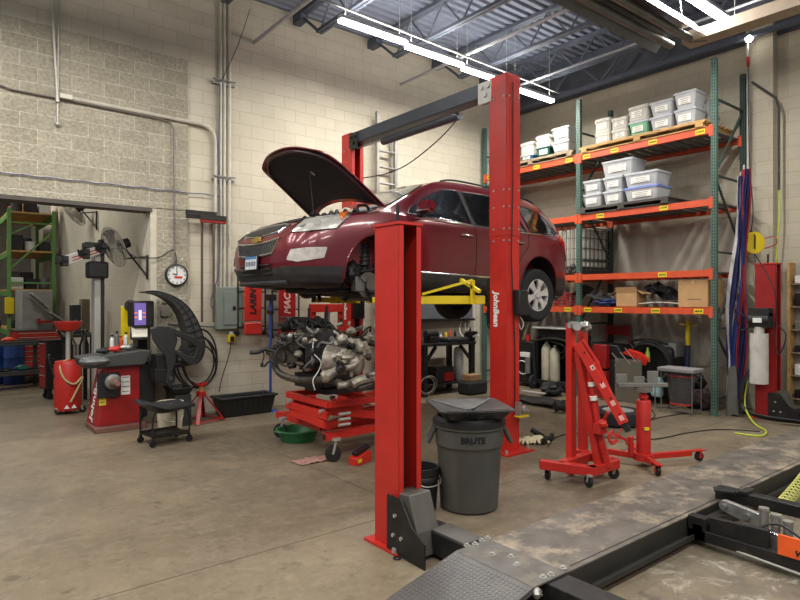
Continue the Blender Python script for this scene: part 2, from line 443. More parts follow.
# corrugated steel deck, ribs along x
m = MB(); y = -5.0; prof = []
while y < YA + 0.2:
    prof += [(y, ZC), (y + 0.075, ZC), (y + 0.095, ZC + 0.045), (y + 0.15, ZC + 0.045)]; y += 0.17
prof += [(YA + 0.2, ZC + 0.1), (-5.0, ZC + 0.1)]
m.prism(prof, 'x', -8, XB + 0.2)
struct('ceiling', m, mat('steel_deck', (112, 119, 134), 0.6, metal=0.0, var=0.1), smooth=0)
# open-web joists along y
JST = mat('joist_paint', (82, 88, 100), 0.6, metal=0.0, var=0.1)
def joist_geo():
    top, bot = MB(), MB()
    for dx in (-0.035, 0.035):
        top.b2(dx - 0.03, dx + 0.03, -5, YA, ZC - 0.06, ZC - 0.002)
        bot.b2(dx - 0.025, dx + 0.025, -5, YA - 0.75, 6.16, 6.21)
    top.b2(-0.07, 0.07, YA - 0.28, YA, ZC - 0.17, ZC - 0.05)
    w = MB(); y = YA - 0.28; up = True
    w.bar((0, YA - 0.2, ZC - 0.08), (0, YA - 0.76, 6.19), 0.04)
    y = YA - 0.78
    while y > -4:
        w.bar((0, y, 6.18 if up else ZC - 0.04), (0, y - 0.42, ZC - 0.04 if up else 6.18), 0.022)
        y -= 0.42; up = not up
    return top, w, bot
JX = [1.9, 3.5, 5.1, 6.68, 8.3, 9.7]
JW = ['above the split-face wall', 'above the blue wire at the conduits', 'ending over the conduit riser', 'ending over the ladder', 'ending over the lift crossbar', 'in front of the rack']
first = None
for x, wds in zip(JX, JW):
    lab = 'grey open-web steel ceiling joist ' + wds
    if first is None:
        first = thing('ceiling_joist', lab, 'joist', (x, 0, 0), group='ceiling joists')
        a, w, b = joist_geo()
        build('top_chord', a, JST, first, world=False, smooth=0); build('web', w, JST, first, world=False, smooth=0); build('bottom_chord', b, JST, first, world=False, smooth=0)
    else: dup(first, (x, 0, 0), label=lab)
t = thing('roof_truss', 'deep grey steel truss running along the rack wall under the deck', 'truss', (10.45, 0, 0))
m = MB(); m.b2(10.40, 10.50, -5, YA - 0.02, 6.02, 6.045); m.b2(10.435, 10.465, -5, YA - 0.02, 6.045, 6.11); build('bottom_chord', m, JST, t, smooth=0)
m = MB(); m.b2(10.39, 10.51, -5, YA - 0.02, ZC - 0.12, ZC - 0.003); build('top_chord', m, JST, t, smooth=0)
m = MB(); y = YA - 0.1; up = True
while y > -3:
    m.bar((10.45, y, 6.08 if up else ZC - 0.08), (10.45, y - 0.6, ZC - 0.08 if up else 6.08), 0.035); y -= 0.6; up = not up
build('web', m, JST, t, smooth=0)
# pipes under the joists (along y)
for (x, z, r, lab) in ((4.3, 6.05, 0.03, 'pale sprinkler pipe crossing under the joists over the car hood'), (7.4, 6.05, 0.028, 'pale pipe crossing under the joists over the tall lift post'), (9.05, 5.95, 0.02, 'thin pale conduit crossing over the rack bay')):
    solo('ceiling_pipe', MB().cyl((x, -4, z), (x, YA - 0.02, z), r, n=10), mat('pale_pipe', (168, 170, 172), 0.5, metal=0.2), lab, 'pipe')
# ---------- fluorescent rows ----------
TUBE = emis('lit_tube', (255, 255, 255), 22)
FIXM = mat('fixture_white', (200, 202, 204), 0.5)
def area(loc, sx, sy, e, c=(1, 0.975, 0.925), rot=(0, 0, 0), spread=PI):
    l = bpy.data.lights.new('lamp_light', 'AREA'); l.shape = 'RECTANGLE'; l.size = sx; l.size_y = sy; l.energy = e; l.color = c; l.spread = spread
    o = bpy.data.objects.new('lamp_light', l); COL.objects.link(o); o.location = loc; o.rotation_euler = rot; return o
ZF = 5.62
def fixture(lab, x, y, z, L=1.2, e=70, group='lit ceiling lamps'):
    t = thing('ceiling_light', lab, 'light', (x, y, z), group=group)
    m = MB(); m.prism([(-0.06, 0.0), (0.06, 0.0), (0.04, 0.06), (-0.04, 0.06)], 'x', -L / 2, L / 2); build('housing', m, FIXM, t, world=False, smooth=0)
    m = MB()
    for dy in (-0.032, 0.032): m.cyl((-L / 2 + 0.01, dy, -0.024), (L / 2 - 0.01, dy, -0.024), 0.024, n=10)
    bsplit('tube', m, TUBE, t, world=False)
    m = MB()
    for dx in (-L / 2 + 0.1, L / 2 - 0.1): m.cyl((dx, 0, 0.06), (dx, 0, ZC - z), 0.005, n=6)
    bsplit('hanger', m, GALV, t, world=False)
    area((x, y, z - 0.06), L, 0.1, e)
    area((x, y, z + 0.08), L, 0.1, e * 0.3, rot=(PI, 0, 0))
    return t
xs = []
A1 = [(338, 17, 404, 45), (407, 44.5, 460, 66), (463, 67, 503, 81), (518, 86.5, 551, 100)]
for i, (a, b, c, d) in enumerate(A1):
    p = G(a, b, ZF); q = G(c, d, ZF); xs.append((p.x, q.x, (p.y + q.y) / 2))
xs0 = xs[0][0]; yL = 7.25
names = ['lit fluorescent ceiling lamp farthest left of the row over the car', 'lit fluorescent ceiling lamp second from left over the car', 'lit fluorescent ceiling lamp just left of the tall red post', 'lit fluorescent ceiling lamp just right of the tall red post']
print('light row', xs)
for i, nme in enumerate(names):
    fixture(nme, 4.67 + 0.62 + i * 1.235, yL, 5.83 - 0.05 * i, 1.2)
m = MB().bar((-2, yL, 6.2), (9.8, yL, 5.86), 0.022)
solo('light_rail', m, GRY, 'galvanized channel rail running above the row of lit lamps', 'rail', smooth=0)
p2 = G(738, 27, ZF); yR = p2.y
for i, nme in enumerate(['lit fluorescent ceiling lamp at top right nearest the tan beam', 'lit fluorescent ceiling lamp at top edge right, farther from the tan beam']):
    fixture(nme, p2.x - 0.62 - 1.25 * i, yR, ZF, 1.22)
# the same lamps go on out of the picture
for (x, y) in ((4.9, yR), (1.5, 7.25), (-0.5, 7.25), (-1.8, 5.6), (2.2, yR), (0.5, yR), (-1.5, yR), (-2, 7.25), (7.0, 0.2), (4, 0.2), (1, 0.2), (-2, 0.2), (4, -3), (0, -3)):
    area((x, y, ZF - 0.06), 2.4, 0.1, 78 if y > 1 else 125)
    area((x, y, ZF + 0.06), 2.4, 0.1, 26, rot=(PI, 0, 0))
for (x, y) in ((0.8, 12.5), (-2, 15), (0.8, 17.5)):
    area((x, y, 5.2), 1.8, 0.3, 75)
w = bpy.data.worlds.new('world'); sc.world = w; w.use_nodes = True
w.node_tree.nodes['Background'].inputs[0].default_value = (0.85, 0.9, 1, 1); w.node_tree.nodes['Background'].inputs[1].default_value = 0.35
# ---------- radiant heater over the bay (top right) ----------
ZH = 5.05
c = G(690, 47, ZH)
t = thing('radiant_heater', 'long dark radiant tube heater hood hanging at top right', 'heater', (c.x, c.y, ZH))
HM = mat('heater_hood', (96, 98, 102), 0.4, metal=0.5, var=0.12)
m = MB(); m.prism([(c.y - 0.28, ZH), (c.y - 0.27, ZH), (c.y - 0.12, ZH + 0.2), (c.y + 0.22, ZH + 0.2), (c.y + 0.37, ZH), (c.y + 0.38, ZH), (c.y + 0.23, ZH + 0.22), (c.y - 0.13, ZH + 0.22)], 'x', 1.0, c.x - 0.15); build('reflector', m, HM, t, smooth=0)
m = MB(); m.tube([(1, c.y - 0.05, ZH + 0.06), (c.x - 0.3, c.y - 0.05, ZH + 0.06), (c.x - 0.1, c.y - 0.05, ZH + 0.06), (c.x + 0.02, c.y - 0.2, ZH + 0.06)], 0.05, n=12); m.cyl((1, c.y + 0.2, ZH + 0.06), (c.x - 0.1, c.y + 0.2, ZH + 0.06), 0.05, n=12); build('burner_tube', m, GRY, t)
m = MB()
for dx in (-0.5, -2.6):
    for s in (-0.15, 0.3): m.bar((c.x + dx, c.y + s, ZH + 0.15), (c.x + dx + 0.05, c.y + 0.05, ZC), 0.01)
bsplit('chain', m, GALV, t)
e2 = G(800, 11, ZH + 0.0)
m = MB(); m.prism([(c.x - 0.12, ZH + 0.02), (c.x + 0.12, ZH + 0.02), (c.x + 0.12, ZH + 0.16), (c.x - 0.12, ZH + 0.16)], 'y', -2.0, c.y + 0.05)
solo('heater_duct', m, mat('tan_beam', (168, 150, 128), 0.55), 'tan square duct running from the heater corner out to the right', 'duct', smooth=0)
# ---------- lintel, pipes, wires on the long wall ----------
def wallA(px, py, off=0.04): return PY(px, py, YA - off)
def pipe_w(name, pts, r, mt, lab, cat='pipe', k=0, off=0.05, n=8):
    P = [wallA(a, b, off) for a, b in pts]
    return solo(name, MB().tube(P, r, n=n, k=k), mt, lab, cat)
WCON = mat('painted_conduit', (192, 186, 170), 0.45, metal=0.1)
BC = mat('blue_wire', (84, 88, 124), 0.6)
zt = ZC - 0.02
def vert(px, y0, y1, r, mt, name, lab, cat='conduit', off=0.05):
    a = wallA(px, y0, off); b = wallA(px, y1, off)
    return solo(name, MB().cyl((a.x, a.y, min(a.z, zt)), (a.x, a.y, b.z), r, n=10), mt, lab, cat)
vert(220.5, -80, 289, 0.022, WCON, 'wall_conduit', 'pale vertical conduit, second from left above the grey breaker panel')
vert(224.5, -80, 289, 0.022, WCON, 'wall_conduit', 'pale vertical conduit, third from left above the grey breaker panel')
vert(229.5, -80, 289, 0.026, WCON, 'wall_conduit', 'pale vertical conduit, rightmost above the grey breaker panel')
pipe_w('wall_conduit', [(64, 97), (200, 124), (208, 127), (213.5, 133), (215.5, 141), (215.5, 289)], 0.03, WCON, 'thick pale conduit running level across the split-face wall then bending down to the panel', 'conduit')
pipe_w('wall_conduit', [(-8, 84), (0, 85), (10, 89), (57, 98), (160, 119), (170, 122), (174, 130), (174.5, 285)], 0.012, mat('grey_conduit', (120, 112, 104), 0.5, metal=0.3), 'thin grey conduit under the thick pale one, bending down above the clock', 'conduit', off=0.06)
pipe_w('wall_conduit', [(50, -25), (57.5, 96)], 0.016, WCON, 'slanting pale conduit dropping to a coupling at upper left', 'conduit', off=0.07)
pipe_w('wall_conduit', [(59, -25), (57.5, 122)], 0.012, GALV, 'slim straight conduit dropping beside the slanting one at upper left', 'conduit', off=0.05)
solo('junction_box', MB().box(wallA(66, 97, 0.07), (0.16, 0.08, 0.07)), WCON, 'small pale junction box at the end of the level conduit', 'junction box', bevel=0.01)
solo('pipe_coupling', MB().cyl(wallA(57.5, 102, 0.07), wallA(57.5, 94, 0.07), 0.026), GALV, 'round coupling at the foot of the slanting conduit', 'coupling')
solo('pipe_fitting', MB().ball(wallA(57.5, 124, 0.05), 0.035), GALV, 'small round cap at the foot of the slim conduit at upper left', 'cap')
P = [(-10, 171)] + [(x, 172.5 + 23.0 * x / 215 + 0.6 * math.sin(x * 0.21)) for x in range(0, 216, 12)] + [(219, 197)]
pipe_w('blue_wire', P, 0.007, BC, 'thin blue wire slung across the split-face wall above the opening', 'wire', k=2, off=0.05)
pipe_w('blue_wire', [(220, 84), (219, 140), (220, 215), (219, 270), (213, 292), (211, 305), (215, 312)], 0.009, BC, 'blue wire running down between the pale conduits to a loop by the panel', 'wire', k=3, off=0.09)
pipe_w('drooping_wire', [(250, 9), (238, 45), (221, 82)], 0.006, mat('dark_wire', (66, 66, 72), 0.6), 'thin dark wire slanting from the ceiling to the conduits', 'wire', k=3, off=0.08)
for py, lab in ((82, 'upper'), (179, 'lower')):
    a = wallA(212, py, 0.035); b = wallA(234, py + 3, 0.035); m = MB(); m.bar(a, (b.x, a.y, a.z), 0.05, 0.03); m.bar(a + Vector((0, -0.055, 0.05)), Vector((b.x, a.y - 0.055, a.z + 0.05)), 0.02, 0.02)
    solo('conduit_strap', m, GRY, lab + ' metal strut strap holding the pale conduits to the wall', 'bracket', smooth=0)
pipe_w('wall_conduit', [(168, 324), (236, 328), (300, 331), (345, 334)], 0.014, GRY, 'low level grey pipe running behind the broom foot along the wall', 'conduit', off=0.04)
# electrical panel
a = wallA(213.5, 287, 0); b = wallA(239, 328.5, 0)
PANM = mat('panel_grey_green', (128, 138, 128), 0.5, metal=0.1, var=0.05)
t = thing('electrical_panel', 'grey-green breaker panel on the block wall under the conduits', 'electrical panel', ((a.x + b.x) / 2, YA, b.z))
zt_, zb_ = a.z, b.z
build('enclosure', MB().b2(a.x, b.x, YA - 0.12, YA, zb_, zt_), PANM, t, bevel=0.008)
w_ = b.x - a.x
d = build('door', MB().b2(a.x + 0.28 * w_, b.x - 0.2 * w_, YA - 0.132, YA - 0.12, zb_ + 0.07, zt_ - 0.07), PANM, t, bevel=0.004)
build('latch', MB().b2(a.x + 0.62 * w_, a.x + 0.74 * w_, YA - 0.14, YA - 0.13, (zt_ + zb_) / 2 - 0.03, (zt_ + zb_) / 2 + 0.03), BLK, d)
# yellow outlet box and its cord
p = wallA(230, 338, 0)
t = thing('outlet_box', 'yellow weatherproof outlet box with a white plug under the breaker panel', 'outlet', (p.x, YA, p.z - 0.06))
build('box', MB().box((p.x, YA - 0.04, p.z), (0.11, 0.08, 0.13)), YEL, t, bevel=0.008)
build('face', MB().box((p.x, YA - 0.085, p.z - 0.01), (0.06, 0.012, 0.08)), BLK, t)
build('conduit_stub', MB().cyl((p.x, YA - 0.05, p.z + 0.06), (p.x, YA - 0.05, p.z + 0.11), 0.04), WHT, t)
pipe_w('power_cable', [(231, 343), (229, 355), (222, 378), (219, 392)], 0.008, BLK, 'black power cord hanging down from the yellow outlet box', 'cord', k=4, off=0.1)
# clock
c = wallA(176.5, 275, 0.06)
t = thing('wall_clock', 'round white wall clock with black rim and red mark, hung left of the brooms', 'clock', (c.x, YA - 0.03, c.z))
R = 0.165
build('rim', MB().lathe([(R, -0.03), (R + 0.005, 0.0), (R, 0.035), (R - 0.018, 0.04), (R - 0.022, 0.02)], c, (0, -1, 0), n=32), BLK, t)
build('dial', MB().cyl(c + Vector((0, 0.0, 0)), c + Vector((0, -0.022, 0)), R - 0.014, n=32), WHT, t)
m = MB()
for i in range(12):
    a_ = i * PI / 6; m.box(c + Vector((math.sin(a_) * R * 0.74, -0.024, math.cos(a_) * R * 0.74)), (0.012, 0.004, 0.022))
bsplit('hour_mark', m, TXT, t)
build('red_mark', MB().box(c + Vector((0.02, -0.024, -0.035)), (0.12, 0.004, 0.03)), REDB, t)
m = MB(); m.bar(c + Vector((0, -0.027, 0)), c + Vector((-0.005, -0.027, 0.105)), 0.008); m.bar(c + Vector((0, -0.028, 0)), c + Vector((-0.06, -0.028, 0.02)), 0.011); build('hands', m, TXT, t)
# push brooms hung head up
for px, lab, cm in ((201, 'push broom hung head up on the wall, dark bristles with a red strip', BLK), (207, 'second push broom hung head up, handle right of the first', REDD)):
    hd = wallA(px + (0 if px < 205 else 3), 219 if px < 205 else 224, 0.12)
    t = thing('push_broom', lab, 'broom', (hd.x, YA - 0.1, wallA(px, 322, 0.1).z))
    yy = YA - (0.16 if px < 205 else 0.27)
    build('handle', MB().cyl((hd.x, yy, hd.z), (hd.x, yy, wallA(px, 322, 0.1).z), 0.018), mat('broom_handle', (86, 68, 58), 0.6), t)
    wd = 0.23 if px < 205 else 0.20
    m = MB(); m.box((hd.x - 0.01, yy, hd.z + 0.02), (wd * 2, 0.06, 0.05)); build('head', m, REDD if px > 205 else BLK, t, bevel=0.01)
    m = MB()
    for i in range(14):
        x = hd.x - 0.01 - wd + (i + 0.5) * wd / 7; m.prism([(x - wd / 15, hd.z + 0.04), (x + wd / 15, hd.z + 0.04), (x + wd / 12, hd.z + 0.115), (x - wd / 12, hd.z + 0.115)], 'y', yy - 0.04, yy + 0.035)
    build('bristles', m, mat('bristle', (50, 46, 44), 0.95), t, smooth=0)
# hanging creepers
def creeper(x0, x1, z0, z1, lab, word, tm, red):
    t = thing('mechanic_creeper', lab, 'creeper', ((x0 + x1) / 2, YA - 0.1, z0))
    cx = (x0 + x1) / 2; y = YA - 0.16; hw = (x1 - x0) / 2
    m = MB(); m.b2(x0, x1, y - 0.03, y, z0 + 0.22, z1)
    build('pad', m, red, t, bevel=0.02)
    build('headrest', MB().b2(x0 - 0.005, x1 + 0.005, y - 0.045, y, z0, z0 + 0.2), red, t, bevel=0.02)
    m = MB()
    for s in (-1, 1):
        m.cyl((cx + s * (hw + 0.09), y + 0.03, z0 + 0.02), (cx + s * (hw + 0.09), y + 0.03, z1), 0.014)
    for q in (0.12, 0.4, 0.65, 0.9): m.cyl((cx - hw - 0.09, y + 0.03, z0 + (z1 - z0) * q), (cx + hw + 0.09, y + 0.03, z0 + (z1 - z0) * q), 0.012)
    build('frame', m, BLKM, t)
    for s in (-1, 1):
        for q in (0.02, 0.97): build('caster', MB().cyl((cx + s * (hw + 0.09), y + 0.04, z0 + (z1 - z0) * q), (cx + s * (hw + 0.09), y + 0.1, z0 + (z1 - z0) * q), 0.035), BLK, t)
    M = Matrix.Translation((cx, y - 0.034, z0 + 0.22 + (z1 - z0 - 0.22) * 0.36)) @ Matrix.Rotation(PI / 2, 4, 'X') @ Matrix.Rotation(PI / 2, 4, 'Z')
    build('lettering', MB().text(word, hw * 1.0, M, bold=0.006, shear=0.2), tm, t, smooth=0)
a = wallA(244, 335, 0.16); b = wallA(261, 278, 0.16)
creeper(a.x, b.x, a.z, b.z + 0.15, 'red creeper with black frame and black LARIN lettering hung on the wall', 'LARIN', TXT, REDB)
a = wallA(278, 338, 0.16); b = wallA(295, 285, 0.16)
creeper(a.x, b.x, a.z, b.z + 0.3, 'dark red creeper with pale MAC lettering hung beside the blue pole', 'MAC', mat('faded_print', (214, 170, 160), 0.7), REDD)
# ladder leaning flat against the wall behind the lift
a = wallA(376, 112, 0.12); b = wallA(394, 112, 0.12)
t = thing('extension_ladder', 'aluminium extension ladder standing against the block wall behind the lift', 'ladder', ((a.x + b.x) / 2, YA - 0.2, 0))
ALU = mat('aluminium', (150, 147, 140), 0.45, metal=0.4, var=0.1)
for x, nme in ((a.x, 1), (b.x, 2)): build('rail', MB().b2(x - 0.028, x + 0.028, YA - 0.2, YA - 0.12, 0.02, a.z - (0 if nme == 1 else 0.42)), ALU, t, bevel=0.004)
for x, nme in ((a.x + 0.06, 1), (b.x - 0.05, 2)): build('rail', MB().b2(x - 0.02, x + 0.02, YA - 0.11, YA - 0.05, 0.3, a.z - (0.1 if nme == 1 else 0.5)), ALU, t, bevel=0.004)
z = 0.35
while z < a.z - 0.5:
    build('rung', MB().cyl((a.x, YA - 0.16, z), (b.x, YA - 0.16, z), 0.022, n=10), ALU, t); z += 0.305
# =====================================================================  PALLET RACK ON THE RIGHT WALL
RX0, RX1 = 9.67, 10.72
RY = [4.24, 6.70, 9.12]
t = thing('pallet_rack', 'green and orange two-bay pallet rack along the right wall', 'rack', (RX0, RY[1], 0))
TOPZ = 5.56
def upright(x, y):
    m = MB(); m.b2(x - 0.038, x + 0.038, y - 0.04, y + 0.04, 0, TOPZ)
    m.mi = 1; z = 0.12
    while z < TOPZ - 0.05:
        for dy in (-0.018, 0.018): m.box((x - 0.0385, y + dy, z), (0.002, 0.014, 0.028))
        m.box((x, y - 0.0405, z), (0.016, 0.002, 0.026)); z += 0.051
    m.mi = 0; m.b2(x - 0.06, x + 0.06, y - 0.07, y + 0.07, 0, 0.01)
    return m
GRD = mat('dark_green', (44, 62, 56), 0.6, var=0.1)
for y in RY:
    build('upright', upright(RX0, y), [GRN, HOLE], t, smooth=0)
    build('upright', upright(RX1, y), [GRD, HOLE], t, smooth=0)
    m = MB(); zz = [0.25, 1.35, 2.55, 3.75, 4.95]
    for i, z in enumerate(zz):
        m.bar((RX0, y, z), (RX1, y, z), 0.03)
        if i < 4: m.bar((RX0 if i % 2 else RX1, y, z), (RX1 if i % 2 else RX0, y, zz[i + 1]), 0.03)
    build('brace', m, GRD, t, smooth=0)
LEV = [1.62, 2.22, 3.33, 4.46]
LBL = {4.46: (0.06, 0.3, 0.6, 0.93), 3.33: (0.18, 0.68), 2.22: (0.67,), 1.62: (0.07, 0.33, 0.62, 0.92)}
for bay in (0, 1):
    y0, y1 = RY[bay] + 0.04, RY[bay + 1] - 0.04
    for z in LEV:
        for x in (RX0, RX1):
            m = MB(); m.prism([(x - 0.03, z - 0.05), (x + 0.03, z - 0.05), (x + 0.03, z + 0.03), (x + 0.0, z + 0.055), (x - 0.03, z + 0.055)], 'y', y0, y1)
            for ye in (y0 + 0.0, y1): m.b2(x - 0.045, x + 0.01, ye - 0.03, ye + 0.03, z - 0.1, z + 0.08)
            bm_ = build('beam', m, ORG, t, smooth=0)
            if x == RX0:
                for q in LBL[z]:
                    yy = y1 - (y1 - y0) * q if bay == 0 else y1 - (y1 - y0) * q
                    lm = MB(); lm.box((x - 0.033, yy, z), (0.004, 0.15, 0.075)); lm.mi = 1; [lm.box((x - 0.036, yy + 0.05 - 0.02 * j, z + 0.004 * (j % 2)), (0.002, 0.012, 0.028)) for j in range(6)]; s = build('beam_label', lm, [YELS, TXT], bm_, smooth=0)
        m = MB(); yy = y0
        n = 14 if z > 2 else 10
        for i in range(n): m.b2(RX0 + 0.03, RX1 - 0.03, y0 + (i + 0.1) * (y1 - y0) / n, y0 + (i + 0.75) * (y1 - y0) / n, z + 0.01, z + 0.03)
        build('shelf_deck', m, mat('deck_grey', (104, 102, 98), 0.6, metal=0.2), t, smooth=0)
DZ = 0.06
def yof(px, x=RX0 + 0.06): return PX(px, 300, x).y
def pallet(y0, y1, z, lab, wm, x0=RX0 - 0.05, x1=RX1 - 0.05):
    t = thing('wood_pallet', lab, 'pallet', (x0, (y0 + y1) / 2, z))
    m = MB(); n = 7
    for i in range(n): x = x0 + (i + 0.5) * (x1 - x0) / n; m.b2(x - 0.055, x + 0.055, y0, y1, z + 0.105, z + 0.125)
    build('deck_board', m, wm, t, smooth=0)
    for q in (0.02, 0.5, 0.98):
        yy = y0 + 0.02 + (y1 - y0 - 0.04) * q; build('stringer', MB().b2(x0, x1, yy - 0.02, yy + 0.02, z + 0.02, z + 0.105), wm, t, smooth=0)
    m = MB()
    for q in (0.05, 0.5, 0.95): x = x0 + (x1 - x0) * q; m.b2(x - 0.05, x + 0.05, y0, y1, z, z + 0.02)
    m.b2(x0 - 0.02, x0, y0, y1, z + 0.075, z + 0.12)
    for q in (0.04, 0.5, 0.96): yy = y0 + (y1 - y0) * q; m.b2(x0 - 0.018, x0, yy - 0.06, yy + 0.06, z + 0.015, z + 0.08)
    build('bottom_board', m, wm, t, smooth=0)
TOTE = mat('clear_tote', (178, 179, 180), 0.35, var=0.06, scale=9)
LID = mat('tote_lid', (176, 180, 184), 0.4)
TOTG = mat('green_tote', (118, 176, 140), 0.4); TOTGD = mat('dark_green_tote', (24, 84, 74), 0.5); TOTB = mat('blue_tote', (60, 120, 180), 0.5)
BOXW = mat('white_file_box', (188, 184, 172), 0.75, var=0.05)
def tote(y0, y1, z0, z1, lab, kind='tote', x0=None, dep=0.42, body=None, lid=None):
    x0 = RX0 + 0.02 if x0 is None else x0
    body = body or (BOXW if kind == 'box' else TOTE); lid = lid or (BOXW if kind == 'box' else LID)
    yc, xc = (y0 + y1) / 2, x0 + dep / 2; hy, hx = (y1 - y0) / 2 - 0.004, dep / 2
    nm = 'file_box' if kind == 'box' else 'storage_tote'
    t = thing(nm, lab, 'box' if kind == 'box' else 'tote', (xc, yc, z0), group='stored boxes on the rack')
    hh = z1 - z0; tp = 0.0 if kind == 'box' else 0.035
    def rect(ax, ay, z, r=0.02): return [(xc + sx * (ax - (r if k else 0)), yc + sy * (ay - (0 if k else r)), z) for sx, sy, k in ((1, 1, 1), (1, 1, 0), (1, -1, 0), (1, -1, 1), (-1, -1, 1), (-1, -1, 0), (-1, 1, 0), (-1, 1, 1))]
    # order the rounded rectangle properly
    def rr(ax, ay, z, r=0.02):
        P = [(ax - r, ay), (ax, ay - r), (ax, -ay + r), (ax - r, -ay), (-ax + r, -ay), (-ax, -ay + r), (-ax, ay - r), (-ax + r, ay)]
        return [(xc + a, yc + b, z) for a, b in P]
    m = MB(); m.rings([rr(hx - 0.012 - tp, hy - 0.012 - tp, z0 + 0.002), rr(hx - 0.012, hy - 0.012, z0 + hh * 0.86)]); b = build('body', m, body, t, smooth=25)
    m = MB(); lh = 0.05 if kind == 'box' else 0.03
    m.rings([rr(hx, hy, z1 - lh - 0.01), rr(hx, hy, z1 - 0.008), rr(hx - 0.015, hy - 0.015, z1)]); build('lid', m, lid, t, smooth=25)
    m = MB(); m.mi = 0
    fx = x0 + 0.012 + tp * 0.35 - 0.006
    m.box((fx, yc + rnd(-.02, .02), z0 + hh * 0.45), (0.004, hy * 1.1, hh * 0.4)); m.mi = 1
    for k in range(3): m.box((fx - 0.003, yc, z0 + hh * (0.32 + 0.12 * k)), (0.002, hy * rnd(0.5, 0.9), 0.008))
    build('paper_label', m, [PAPER, mat('grey_ink', (120, 118, 116), 0.8)], b, smooth=0)
    return t
# stacks, measured on the photo: (px left, px right, y of bottom edge, y of mid, y of top)
zTop = LEV[3] + DZ; 
yA_, yB_ = RY[0] + 0.12, RY[1] - 0.05
pallet(yA_, yB_, zTop, 'light wood pallet on the top shelf of the right bay', WOOD)
pallet(RY[1] + 0.1, RY[2] - 0.3, zTop, 'weathered wood pallet on the top shelf of the left bay', WOODG)
ZP = zTop + 0.127
S = [(595.5, 611.5, 'box', 'box', 'first'), (612, 628.5, 'box', 'box', 'second'), (629, 648.5, 'green', 'box', 'third'), (650, 673, 'tote', 'tote', 'fourth'), (674, 697, 'tote', 'tote', 'fifth')]
hts = [(0.20, 0.26), (0.20, 0.2), (0.26, 0.26), (0.25, 0.25), (0.27, 0.28)]
for (a, b, k0, k1, nm), (h0, h1) in zip(S, hts):
    y1, y0 = yof(a), yof(b)
    if k0 == 'green': tote(y0, y1, ZP, ZP + h0, 'green tote with clear lid under a white box on the right bay top shelf', body=TOTG)
    else: tote(y0, y1, ZP, ZP + h0, f'white {"file box" if k0=="box" else "tote"}, lower one of the {nm} stack from the left, right bay top shelf', kind=k0)
    tote(y0, y1, ZP + h0 + 0.002, ZP + h0 + h1, f'white {"file box" if k1=="box" else "tote"}, upper one of the {nm} stack from the left, right bay top shelf', kind=k1)
y1, y0 = yof(674), yof(697)
tote(y0, y1, ZP, ZP + 0.26, 'pale tote set behind the fifth stack on the right bay top shelf, bottom', x0=RX0 + 0.52)
tote(y0, y1, ZP + 0.262, ZP + 0.5, 'pale tote set behind the fifth stack on the right bay top shelf, upper', x0=RX0 + 0.52)
for (a, b, k0, k1, h0, h1, nm, lb, l2) in ((521, 534, 'tote', 'box', 0.14, 0.24, 'beside the red post', TOTB, 'blue'), (536, 550.5, 'tote', 'box', 0.24, 0.2, 'in the middle', TOTGD, 'dark green'), (552, 570, 'tote', 'tote', 0.24, 0.27, 'nearest the middle upright', None, 'white')):
    y1, y0 = yof(a), yof(b)
    tote(y0, y1, ZP, ZP + h0, f'{l2} tote, lower one {nm} on the left bay top shelf', kind=k0, body=lb)
    tote(y0, y1, ZP + h0 + 0.002, ZP + h0 + h1, f'white box on top of the {l2} one {nm}, left bay top shelf', kind=k1)
# second shelf
zS = LEV[2] + DZ
pallet(yof(672), yof(583) , zS, 'dark low pallet under the totes on the second shelf', mat('dark_pallet', (70, 66, 60), 0.8), x1=RX0 + 0.9)
z0 = zS + 0.127
BLID = mat('blue_tote_lid', (110, 130, 190), 0.45)
for (a, b, nm) in ((583, 602, 'left'), (603, 623, 'middle'), (624.5, 659, 'right')):
    y1, y0 = yof(a), yof(b)
    tote(y0, y1, z0, z0 + 0.25, f'clear tote, lower one of the {nm} stack on the second shelf', lid=BLID if nm == 'right' else None, dep=0.5)
    tote(y0, y1, z0 + 0.252, z0 + 0.5, f'clear tote, upper one of the {nm} stack on the second shelf', dep=0.5)
y1, y0 = yof(602), yof(634)
tote(y0, y1, z0 + 0.502, z0 + 0.79, 'large clear tote alone on top of the second shelf stacks', dep=0.5)
# third level: cage tank in the left bay
zT = LEV[1] + DZ
ya, yb = yof(582), yof(548)
t = thing('cage_tank', 'white plastic liquid tank in a wire cage on the left bay third shelf', 'tank', (RX0 + 0.5, (ya + yb) / 2, zT))
build('tank', MB().b2(RX0 + 0.12, RX1 - 0.1, ya + 0.03, yb - 0.03, zT + 0.14, zT + 0.88), mat('tank_plastic', (196, 192, 178), 0.4), t, bevel=0.04)
m = MB()
for z in (0.1, 0.3, 0.5, 0.7, 0.9):
    z += zT; m.tube([(RX0 + 0.06, ya, z), (RX0 + 0.06, yb, z), (RX1 - 0.06, yb, z), (RX1 - 0.06, ya, z)], 0.009, n=6, closed=True)
n = 9
for i in range(n + 1):
    y = ya + (yb - ya) * i / n
    for x in (RX0 + 0.06, RX1 - 0.06): m.cyl((x, y, zT + 0.05), (x, y, zT + 0.9), 0.009, n=6)
for i in range(1, 7):
    x = RX0 + 0.06 + (RX1 - RX0 - 0.12) * i / 7; m.cyl((x, ya, zT + 0.05), (x, ya, zT + 0.9), 0.009, n=6)
build('cage', m, mat('cage_wire', (92, 88, 80), 0.5, metal=0.5), t)
build('base_pallet', MB().b2(RX0 + 0.04, RX1 - 0.04, ya, yb, zT, zT + 0.1), BLK, t)
# junk in front of the cage
m = MB()
for i in range(6): m.lump((RX0 + 0.0 + 0.08, yof(568) - 0.05 * i, zT + 0.05 + 0.05 * (i % 3)), 0.055, seed=i, amp=0.5)
solo('wire_harness', m, mat('tangled_harness', (70, 68, 66), 0.6, var=0.5, scale=30), 'tangled grey part in front of the caged tank', 'car part')
